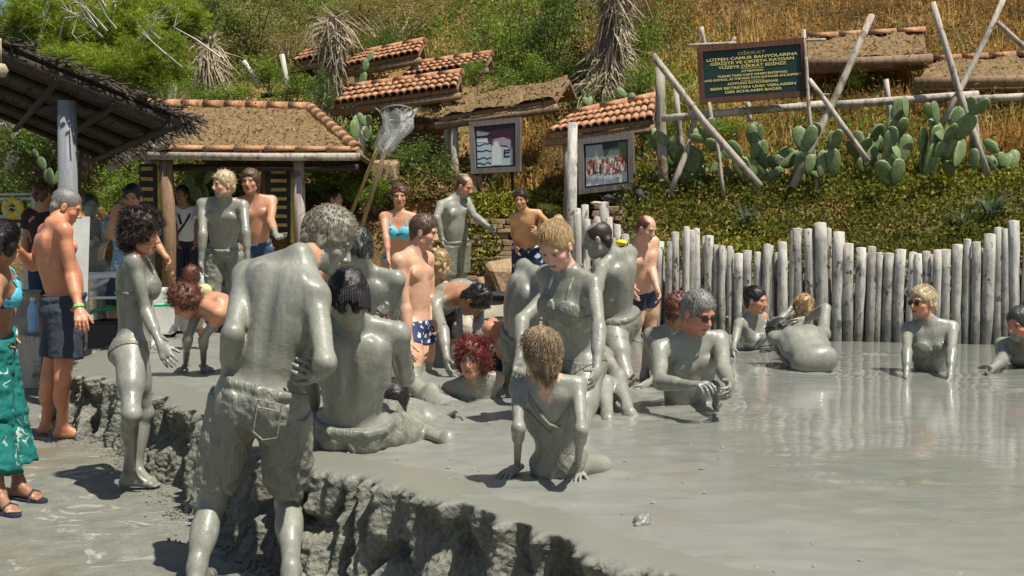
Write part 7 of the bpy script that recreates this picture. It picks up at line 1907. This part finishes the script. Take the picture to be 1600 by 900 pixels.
# leafy ground cover on the bank behind the fence, and the clipped hedge
def cover():
    rs = np.random.default_rng(14); P_ = []; T_ = []
    NX = rs.uniform(1.35, 9.4, 3000); ND = rs.uniform(0.15, 2.9, 3000); NY = 10.85 - (NX - 1.34) * .26 + ND; NZ = ground_z(NX, NY)
    for x, y, z in zip(NX, NY, NZ):
        tn = rs.uniform(0, 1) * (.35 + .65 * float(sstep(vnoise(x * .9, y * .9, 3.0), -.2, .2)))
        h_ = .10 + .22 * max(0, float(fbm(x * 1.3, y * 1.3, 6.0, 3)) + .3); m = 26
        o = rs.normal(size=(m, 3)) * np.array([.11, .11, 0.03]); o[:, 2] += rs.uniform(0, h_, m)
        P_.append(np.array([[x, y, z]]) + o); T_.append(np.clip(tn * .75 + .35 * rs.random(m) - .05, 0, 1))
    o = bpy.data.objects.new('ground_cover', leaf_mesh('ground_cover', np.concatenate(P_), .050, L_COVER, np.concatenate(T_), 4, .6, up_bias=.8)); link(o); tag(o, 'low yellow green leafy plants covering the bank behind the fence', kind='stuff')
cover()
def hedge(label, x0, x1, y, z0, z1, dy, n, seed, mat=L_COVER):
    rs = np.random.default_rng(seed); p = np.stack([rs.uniform(x0, x1, n), y + rs.uniform(-dy, dy, n), rs.uniform(z0, z1, n)], 1)
    e = np.abs(p[:, 1] - y) / dy
    p[:, 2] += .05 * fbm(p[:, 0] * 3, p[:, 1] * 3, p[:, 2] * 3, 3); p[:, 1] -= .06 * fbm(p[:, 0] * 4, p[:, 2] * 4, 1.0, 3)
    t = np.clip(.25 + .6 * rs.random(n) + .5 * fbm(p[:, 0] * 4, p[:, 2] * 4, 2.0, 3), 0, 1)
    root = empty('hedge', ((x0 + x1) / 2, y, z0), label, 'hedge')
    o = bpy.data.objects.new('foliage', leaf_mesh('foliage', p - np.array([(x0 + x1) / 2, y, z0]), .055, mat, t, seed, .6)); link(o, root)
    m = MB()
    for k in range(14):
        x = x0 + (x1 - x0) * (k + .5) / 14 - (x0 + x1) / 2; m.tube([(x, 0, -.05), (x + .05, 0, (z1 - z0) * .5), (x - .04, 0, (z1 - z0) * .9)], .012, 4, cap=False)
    m.build('stems', M_BARK, root)
hedge('clipped bright green hedge on top of the brown stone wall', -.75, 1.05, 13.75, 1.58, 1.98, .28, 5200, 3)
hedge('trailing ivy hanging down the left half of the stone wall', -.95, -.15, 13.36, .95, 1.62, .09, 1500, 8)
def spiky(px_, py_, D, h_, n, label, seed):
    rs = random.Random(seed); c = at(px_, py_, D); root = empty('spiky_plant', c, label, 'spiky plant', 'blue green spiky plants behind the fence'); m = MB()
    for k in range(n):
        a = rs.uniform(0, 6.28); le = rs.uniform(.2, 1.0); L = h_ * rs.uniform(.6, 1.15); r = .012
        p1 = V((math.cos(a) * L * .35 * le, math.sin(a) * L * .35 * le, L * .55)); p2 = V((math.cos(a) * L * le, math.sin(a) * L * le, L * (1.05 - .55 * le)))
        s = V((-math.sin(a), math.cos(a), 0)) * r
        m.add([-s, s, p1 + s * 1.2, p1 - s * 1.2, p2 + s * .05, p2 - s * .05], [(0, 1, 2, 3), (3, 2, 4, 5)])
    me = m.build('blades', L_AGAVE, root); at2 = me.data.attributes.new('tone', 'FLOAT', 'POINT'); at2.data.foreach_set('value', [random.random() for _ in me.data.vertices])
spiky(1165, 372, 11.6, .40, 110, 'blue green spiky plant behind the fence dip', 2); spiky(1505, 374, 10.9, .38, 80, 'grey green fern like plant left of the tall right logs', 4); spiky(1548, 352, 11.0, .42, 60, 'spiky plant behind the rising right end of the fence', 5)

# ------------------------------------------------------------------ prickly pears: every pad a part
def pad_mesh(seed):
    rnd = random.Random(seed); m = MB(); nu, nv = 14, 6; vs = []; f = []
    for j in range(nv + 1):
        ph = math.pi * j / nv
        for i in range(nu):
            a = 2 * math.pi * i / nu; rr = math.sin(ph); zz = .5 + .5 * (math.cos(a) * rr); wd = .19 + .13 * zz
            vs.append((math.sin(a) * rr * wd * (1 + .04 * math.sin(3 * a + seed)), math.cos(ph) * .055, zz + .01 * math.sin(4 * a)))
    for j in range(nv):
        for i in range(nu):
            i2 = (i + 1) % nu; f.append((j * nu + i, j * nu + i2, (j + 1) * nu + i2, (j + 1) * nu + i))
    me = bpy.data.meshes.new('pad'); me.from_pydata(vs, [], f); me.materials.append(M_CACT); me.polygons.foreach_set('use_smooth', [True] * len(f)); me.update(); return me
PADS = [pad_mesh(s) for s in range(3)]
def cactus(label, px_, py_, D, H_, n, seed, spread=1.0, cap=1.0):
    rnd = random.Random(seed); base = at(px_, py_, D); root = empty('prickly_pear', base, label, 'cactus', 'prickly pear cacti on the bank')
    ends = [(V((rnd.uniform(-.12, .12) * spread, rnd.uniform(-.08, .08), 0)), V((rnd.uniform(-.3, .3), rnd.uniform(-.2, .2), 1)).normalized(), 0) for k in range(3)]
    base0 = [(V((rnd.uniform(-.45, .45) * spread, rnd.uniform(-.15, .15), rnd.uniform(0, .12))), V((0, 0, 1)), 0) for k in range(3)]
    for k in range(n):
        i = rnd.randrange(len(ends)); p, d, lv = ends[i]
        if p.z > cap * .72: i = 0; p, d, lv = base0[k % 3]
        L = rnd.uniform(.20, .36) * (0.93 ** lv) * H_
        d2 = (d * .6 + V((rnd.uniform(-.75, .75) * spread, rnd.uniform(-.4, .4), rnd.uniform(.1, .9)))).normalized()
        o = bpy.data.objects.new('pad', PADS[k % 3]); link(o, root)
        z = d2; fy = V((rnd.uniform(-.7, .7), -1, rnd.uniform(-.2, .2))); x = fy.cross(z).normalized(); y = z.cross(x).normalized()
        M = Matrix((x, y, z)).transposed().to_4x4(); M.translation = p; o.matrix_basis = M @ Matrix.Diagonal((L * rnd.uniform(.85, 1.15), L, L, 1))
        ends.append((p + d2 * L * .94, d2, lv + 1)); 
        if len(ends) > 9: ends.pop(0)
for a in (('tall prickly pear with a thin upright column at the right', 1450, 274, 11.6, 1.05, 24, 3, .9, .95), ('prickly pear with narrow spear like pads leaning down the bank', 1388, 290, 11.5, .9, 13, 5, .7, .7), ('spreading prickly pear between the leaning poles', 1297, 278, 11.9, 1.0, 20, 8, 1.2, .62),
          ('large prickly pear below the sign', 1170, 285, 12.4, 1.0, 26, 11, 1.4, .78), ('prickly pear left of the sign behind thin poles', 1092, 295, 12.7, .95, 18, 12, 1.0, .85), ('low prickly pear beside the right cactus column', 1498, 276, 11.7, .85, 10, 14, 1.0, .5),
          ('tall narrow prickly pear crossing behind the right rail', 1410, 262, 12.0, .95, 14, 31, .7, .85), ('broad prickly pear mass between sign and right cactus', 1345, 272, 12.2, .95, 18, 33, 1.3, .6), ('prickly pear rising right under the sign corner', 1215, 265, 12.5, .9, 14, 35, 1.0, .7), ('prickly pear at the far right end of the bank', 1570, 268, 11.9, .8, 9, 36, 1.0, .5),
          ('low prickly pear under the right half of the rail', 1236, 290, 12.3, .8, 11, 15, 1.2, .5),
          ('prickly pear pads above the tiled roof by the tall pole', 985, 166, 14.8, .6, 3, 17, .8), ('prickly pear behind the weathered tiled roof', 568, 138, 16.4, .75, 5, 18, .9, .6), ('pale prickly pear behind the blond muddy man', 318, 318, 13.9, .8, 9, 19, .9, .8),
          ('prickly pear in the shade behind the grey post', 84, 290, 13.6, .8, 6, 20, .9, .6), ('prickly pear in shade left of the net poles', 565, 222, 14.4, .8, 9, 22, .8, .7), ('prickly pear pad group beside the mossy roof corner', 915, 165, 14.6, .5, 3, 25, .6, .5)):
    cactus(*a)

# ------------------------------------------------------------------ dead palms with hanging fronds
def dead_palm(label, x0, y0, x1, y1, D, r, n, seed, hang):
    rnd = random.Random(seed); a, b = at(x0, y0, D), at(x1, y1, D); root = empty('dead_palm', a, label, 'dead palm', 'dead palms on the slope')
    tr = MB(); tr.tube([a - a, (b - a) * .5, b - a], [r * .55, r * .5, r * .45], 9, wob=.12); tr.build('trunk', M_BARK, root)
    m = MB()
    for k in range(int(n * 1.5)):
        t = rnd.random(); p = (b - a) * t + V((rnd.gauss(0, .03), rnd.gauss(0, .03), 0)); an = rnd.uniform(0, 6.28); rr = r * (.55 + .3 * math.sin(t * 5 + seed) + .25 * math.sin(an * 2 + t * 7)) * rnd.uniform(.5, 1.2)
        o = V((math.cos(an), math.sin(an), 0)); L = hang * rnd.choice([.3, .5, .7, 1.0, 1.4]) * rnd.uniform(.7, 1.2)
        sd = V((rnd.gauss(0, .10), rnd.gauss(0, .05), 0))
        p0 = p + o * rr * .5; p1 = p + o * rr * rnd.uniform(.9, 1.5) - V((0, 0, L * rnd.uniform(.2, .5))) + sd * .4; p2 = p1 + o * rr * rnd.uniform(-.4, .5) - V((0, 0, L * .6)) + sd
        m.tube([p0, p1, p2], [.008, .013, .003], 3, cap=False)
    for k in range(40):
        t = rnd.uniform(.7, 1.05); p = (b - a) * t; an = rnd.uniform(0, 6.28); m.tube([p, p + V((math.cos(an) * r * 1.1, math.sin(an) * r, rnd.uniform(.0, .3)))], [.016, .005], 3, cap=False)
    m.build('dead_fronds', M_STRAW, root)
dead_palm('thick dead palm trunk wrapped in brown fronds at the top centre', 948, 138, 965, -60, 16.2, .36, 900, 2, .55)
dead_palm('dead palm stump behind the highest tiled roof', 518, 150, 521, 28, 17.6, .24, 520, 3, .5)
dead_palm('pale shaggy dead palm left above the hut', 328, 120, 326, 62, 17.2, .20, 420, 5, .75)
dead_palm('broken dark stump with bleached side above the hut', 303, 58, 297, 22, 17.4, .09, 60, 6, .2)

# ------------------------------------------------------------------ pines at the top left
def needle_mesh(seed, n_tufts, clumps):
    rs = np.random.default_rng(seed); p, t = crown_points(n_tufts, (1, 1, .85), clumps, seed, 1.0, .34)
    k = 12; P_ = np.repeat(p, k, 0) ; T_ = np.clip(np.repeat(t, k) + rs.normal(0, .08, len(P_)), 0, 1)
    return leaf_mesh('needles', P_, .125, L_PINE, T_, seed, .085, up_bias=.9)
PINES = [needle_mesh(s, 2500, 40) for s in range(3)]
def pine(label, px_, py_, D, wpx, hpx, k, base_px=None):
    c = at(px_, py_, D); w = wpx / 2 * D / FPX; h_ = hpx / 2 * D / FPX; gb = gz(c.x, c.y); gb = min(gb, c.z - h_)
    root = empty('pine_tree', (c.x, c.y, gb), label, 'pine tree', 'pines at the top left')
    o = bpy.data.objects.new('crown', PINES[k % 3]); link(o, root); o.location = (0, 0, c.z - gb); o.scale = (w, w, h_); o.rotation_euler = (0, 0, k * 1.3)
    m = MB(); rnd = random.Random(k + 50); top = c.z - gb + h_ * .5
    tr = [V((0, 0, 0)), V((.1, .05, top * .4)), V((-.05, 0, top * .75)), V((.05, 0, top))]; m.tube(tr, [.11, .09, .06, .02], 8, wob=.08)
    for i in range(13):
        t = rnd.uniform(.3, .95); p = V((.05 * math.sin(t * 6), 0, top * t)); a = rnd.uniform(0, 6.28); L = w * rnd.uniform(.5, 1.0)
        e = p + V((math.cos(a) * L, math.sin(a) * L, L * rnd.uniform(.1, .6))); m.tube([p, p.lerp(e, .5) + V((0, 0, .08)), e], [.035, .022, .006], 5, cap=False)
    m.build('trunk', M_DEAD if k % 2 else M_BARK, root, smooth=True)
for k, a in enumerate((('bright green pine filling the top left corner', 70, 60, 15.5, 190, 170), ('pine with bare pale twigs above the canopy', 175, 45, 16.0, 180, 150), ('yellow green pine directly behind the hut ridge', 235, 95, 15.6, 150, 130),
                       ('pine overlapping the pale dead palm', 255, 30, 17.0, 150, 110), ('low pine boughs over the canopy roof', 120, 110, 14.8, 170, 110), ('shaded pine left behind the canopy', 10, 130, 15.2, 130, 110))): pine(*a, k)
m = MB(); rnd = random.Random(4)
bt = empty('bare_tree', at(190, 60, 15.4), 'bare pale branches of a dead tree among the pines', 'dead tree')
for i in range(16):
    x = rnd.uniform(60, 280); y = rnd.uniform(-10, 60); L = rnd.uniform(40, 90); an = rnd.uniform(-2.6, -.6) + math.pi
    a = at(x, y, 15.0); b = at(x + math.cos(an) * L * .5, y + math.sin(an) * L * .5 + rnd.uniform(-8, 8), 15.1); c = at(x + math.cos(an) * L, y + math.sin(an) * L, 15.2)
    m.tube([c, b, a], [.018, .012, .004], 4, cap=False)
    for q in range(2):
        s = b.lerp(a, rnd.random()); m.tube([s, s + V((rnd.uniform(-.3, .3), 0, rnd.uniform(0, .35)))], [.008, .002], 3, cap=False)
rel(m.build('branches', M_DEAD, bt), bt)
# pale boulders on the slope
for k, (x, y, D, r, lab) in enumerate(((200, 118, 16, .30, 'pale grey boulder among the pines'), (600, 270, 14.2, .16, 'pale rock under the net'), (735, 290, 14.0, .14, 'pale rock below the left framed photograph'))):
    o = bpy.data.objects.new('boulder', chunky(60 + k, .16, M_STONE if k else M_DEAD, 'boulder')); link(o); o.location = at(x, y, D); o.scale = (r * 2, r * 1.6, r * 1.8); tag(o, lab, 'boulder')

# ------------------------------------------------------------------ small things on the left terrace
def thing_root(name, loc, label, cat, group=None): return empty(name, loc, label, cat, group)
D = 12.6; c = at(20, 325, D)
lr_ = thing_root('life_ring', c, 'yellow life ring hung on the white rail in the shade', 'life ring')
m = MB(); R0 = 15.0 * D / FPX
bm = bmesh.new(); 
nu, nv = 28, 12; vs = []; fs = []
for i in range(nu):
    a = 2 * math.pi * i / nu
    for j in range(nv):
        b = 2 * math.pi * j / nv; r = R0 * .78 + .034 * math.cos(b) * 1.3; vs.append((math.cos(a) * r, .034 * math.sin(b), math.sin(a) * r))
fs = [(i * nv + j, ((i + 1) % nu) * nv + j, ((i + 1) % nu) * nv + (j + 1) % nv, i * nv + (j + 1) % nv) for i in range(nu) for j in range(nv)]
bm.free(); m.add(vs, fs); m.build('ring', M_YELLOW, lr_, smooth=True)
for k in range(4):
    a = k * math.pi / 2 + .78; m = MB(); p = V((math.cos(a), 0, math.sin(a))) * R0 * .78; tdir = V((-math.sin(a), 0, math.cos(a))); m.tube([p - tdir * .014, p + tdir * .014], .049, 12); m.build('white_band', M_WHITEPAINT, lr_, smooth=True)
m = MB(); m.tube([V((-.07, -.03, -.02)), V((0, -.04, .01)), V((.07, -.03, -.02))], .006, 5); m.tube([V((0, 0, R0)), V((0, -.01, R0 + .07))], .006, 5); m.build('rope', M_WHITEPAINT, lr_)
rl = thing_root('rail', at(-10, 311, 12.7), 'white double rail carrying the life ring behind the left people', 'rail')
for (y0, y1, r) in ((305, 303, .014), (312, 310, .02), (340, 339, .028)): m = MB(); m.tube([at(-80, y0, 12.8), at(62, y1, 12.7)], r, 7); rel(m.build('bar', M_WHITEPAINT, rl), rl)
for x in (-30, 52): t = at(x, 303, 12.75); m = MB(); m.tube([V((t.x, t.y, BK - .05)), t], .03, 8); rel(m.build('post', M_WHITEPAINT, rl), rl)
st = thing_root('slatted_bench', at(40, 400, 12.3), 'white slatted bench back behind the bare backed old man', 'bench')
for k in range(5): a = at(28, 352 + k * 11, 12.3); b = at(50, 352 + k * 11, 12.3); m = MB(); m.box((a + b) / 2 + V((.12, 0, 0)), (.55, .03, .045)); rel(m.build('slat', M_WHITEPAINT, st), st)
for x in (24, 62): t = at(x, 350, 12.3); m = MB(); m.box((t.x + .1, t.y + .03, (t.z + BK) / 2), (.05, .05, t.z - BK)); rel(m.build('leg', M_WHITEPAINT, st), st)
# white bench with curved arms behind the curly haired woman
D = 10.0; be = thing_root('garden_bench', at(168, 470, D), 'worn white bench with curved arms behind the curly haired woman', 'bench')
def bp(x, y, dd=0.0): return at(x, y, D + dd)
m = MB(); m.tube([bp(132, 436), bp(150, 431), bp(175, 429), bp(205, 430)], .030, 8); rel(m.build('arm', M_WHITEPAINT, be, smooth=True), be)
m = MB(); m.tube([bp(140, 452, .5), bp(170, 437, .5), bp(210, 436, .5)], .024, 8); rel(m.build('arm', M_WHITEPAINT, be, smooth=True), be)
for (x, dd) in ((136, 0), (150, .55), (218, 0), (228, .55)): t = bp(x, 432, dd); m = MB(); m.tube([V((t.x, t.y, BK - .02)), V((t.x - .01, t.y, .8)), t], [.026, .028, .026], 8); rel(m.build('leg', M_WHITEPAINT, be, smooth=True), be)
for k in range(6): a = bp(134, 466, .1 * k); b = bp(226, 464, .1 * k); m = MB(); m.box((a + b) / 2 + V((0, .0, 0)), ((b - a).length, .075, .022)); rel(m.build('seat_slat', M_WHITEPAINT, be), be)
for k in range(3): a = bp(134, 452 - k * 11, .62); b = bp(226, 450 - k * 11, .62); m = MB(); m.box((a + b) / 2, ((b - a).length, .022, .05)); rel(m.build('back_slat', M_WHITEPAINT, be), be)
# white board leaning on the post
m = MB(); a, b = at(128, 338, 8.75), at(122, 470, 8.72); m.box((a + b) / 2, (.13, .03, (a - b).length), Matrix.Rotation(.05, 3, 'Y')); tag(m.build('leaning_board', M_WHITEPAINT), 'narrow pale board leaning on the grey canopy post', 'board')
# hose
m = MB(); m.tube([at(128, 492, 10.4), at(150, 485, 10.4), at(190, 479, 10.4), at(230, 477, 10.5), at(262, 476, 10.5), at(300, 480, 10.8)], .018, 8); tag(m.build('garden_hose', M_GREENPL, smooth=True), 'bright green hose running past the white bench', 'hose')
# black crates
def crate(label, x0, x1, y0, y1, D, dp, mat=M_BLACKPL):
    a, b = at(x0, y1, D), at(x1, y0, D); w = b.x - a.x; h_ = b.z - a.z; z0 = a.z; root = thing_root('crate', ((a.x + b.x) / 2, D, z0), label, 'crate', 'black crates on the left')
    for (sx, sy, cx, cy) in ((w, .02, 0, 0), (w, .02, 0, dp), (.02, dp, -w / 2 + .01, dp / 2), (.02, dp, w / 2 - .01, dp / 2)):
        m = MB(); m.box((cx, cy, h_ / 2), (sx - .004 if sx == .02 else sx, sy if sy == .02 else dp - .022, h_)); m.build('side', mat, root)
    m = MB(); m.box((0, dp / 2, .01), (w - .05, dp - .05, .02)); m.build('bottom', mat, root)
    m = MB(); m.tube([(-w / 2, -.012, h_ - .015), (w / 2, -.012, h_ - .015)], .014, 6); m.build('rim', mat, root)
crate('large black crate standing on low ground behind the old man', -10, 58, 545, 590, 10.7, .4)
crate('black tub standing between the old man and the curly haired woman', 138, 190, 502, 545, 9.9, .35)
# stone pot and water bottle
def lathe(m, prof, c, n=16):
    vs = []; 
    for r, z in prof:
        for k in range(n): a = 2 * math.pi * k / n; vs.append(c + V((math.cos(a) * r, math.sin(a) * r, z)))
    m.add(vs, [(i * n + k, i * n + (k + 1) % n, (i + 1) * n + (k + 1) % n, (i + 1) * n + k) for i in range(len(prof) - 1) for k in range(n)])
D = 11.0; c = at(42, 545, D); m = MB(); lathe(m, [(.10, 0), (.17, .05), (.20, .25), (.18, .45), (.13, .56), (.155, .60), (.13, .60), (.10, .5)], c); tag(m.build('stone_jar', simple_mat('pale_stoneware', (.36, .31, .24), .8, .3, 8, .3), smooth=True), 'tall pale stone jar behind the bare backed old man', 'jar')
c = at(52, 520, 10.2); wb_ = thing_root('water_bottle', c, 'clear blue plastic water bottle on the jar stand', 'bottle'); m = MB(); lathe(m, [(.0, 0), (.045, .0), (.05, .02), (.05, .20), (.04, .25), (.02, .28), (.02, .31)], V((0, 0, 0)), 12); m.build('bottle_body', M_BLUEPL, wb_, smooth=True); m = MB(); lathe(m, [(.024, .305), (.024, .335), (0, .335)], V((0, 0, 0)), 10); m.build('cap', M_WHITEPAINT, wb_)
m = MB(); cc = at(52, 521, 10.2); m.box((cc.x, cc.y, (cc.z + 0.0) / 2 - .005), (.24, .24, cc.z - .01), jit=.01); tag(m.build('wooden_block', M_POLE), 'rough wooden block that carries the blue bottle', 'block')
# things on the far terrace
def lumpy(name, label, cat, px_, py_, D, r, mat, seed, amp=.3):
    c = at(px_, py_, D); prims = [ell(c, None, (r[0], r[1], r[2]), .01), ell(c + V((r[0] * .5, 0, -r[2] * .3)), None, (r[0] * .6, r[1] * .8, r[2] * .6), .02)]
    def post(F): F.f += min(r) * amp * wobble((F.ax[0][:, None, None], F.ax[1][None, :, None], F.ax[2][None, None, :]), seed, 3.0 / max(r))
    v, f = mesh_prims(prims, min(r) / 5, post=post); o = bpy.data.objects.new(name, mesh_np(name, v, f, mat)); link(o); return tag(o, label, cat)
lumpy('cloth_bag', 'dark rounded bag on the stones right of the group photograph', 'bag', 999, 308, 12.4, (.09, .08, .10), M_CL['black'], 3)
lumpy('cap', 'navy cap lying on top of the log stakes', 'cap', 950, 309, 11.7, (.06, .06, .03), M_CL['navytrunk'], 5)
lumpy('towel', 'folded cream towel on top of the log stakes', 'towel', 931, 317, 11.7, (.06, .05, .018), M_CL['cream'], 6)
lumpy('towel', 'bright yellow towel hung beside the pink skinned man', 'towel', 970, 379, 11.2, (.06, .05, .035), M_CL['yellow'] if False else M_YELLOW, 7)
lumpy('towel_heap', 'white towel heap beside the blond muddy man', 'clothing', 322, 445, 11.6, (.10, .10, .18), M_CL['white'], 9)
lumpy('shoe_bundle', 'dark bundle of shoes on the sunlit ledge by the wall', 'shoes', 776, 461, 12.9, (.20, .10, .04), M_CL['black'], 10, .6)
lumpy('garment', 'cream garment lying among the bathers by the bent man', 'clothing', 726, 500, 9.3, (.07, .06, .14), M_CL['cream'], 12, .5)
for k, (x, y, D, r, lab) in enumerate(((790, 434, 13.15, .20, 'large brown boulder at the foot of the stone wall'), (868, 452, 13.1, .16, 'shadowed boulder beside the boy in flowered shorts'), (752, 448, 13.1, .11, 'smaller brown boulder at the foot of the stone wall'))):
    o = bpy.data.objects.new('boulder', chunky(70 + k, .2, M_STONE, 'boulder')); link(o); o.location = at(x, y, D); o.scale = (r * 2.2, r * 1.6, r * 1.9); o.rotation_euler = (.2, .3 * k, .5 + k); tag(o, lab, 'boulder')
m = MB(); a = at(240, 455, 10.9); m.box((a.x, a.y, BK + .22), (.5, .4, .44), jit=.01); tag(m.build('white_stool', M_WHITEPAINT), 'low white box seat behind the curly haired woman', 'seat')
# walls of rough boards standing behind the far left shade
for k, (x, y) in enumerate(((1350, 548), (1578, 606))):
    pass
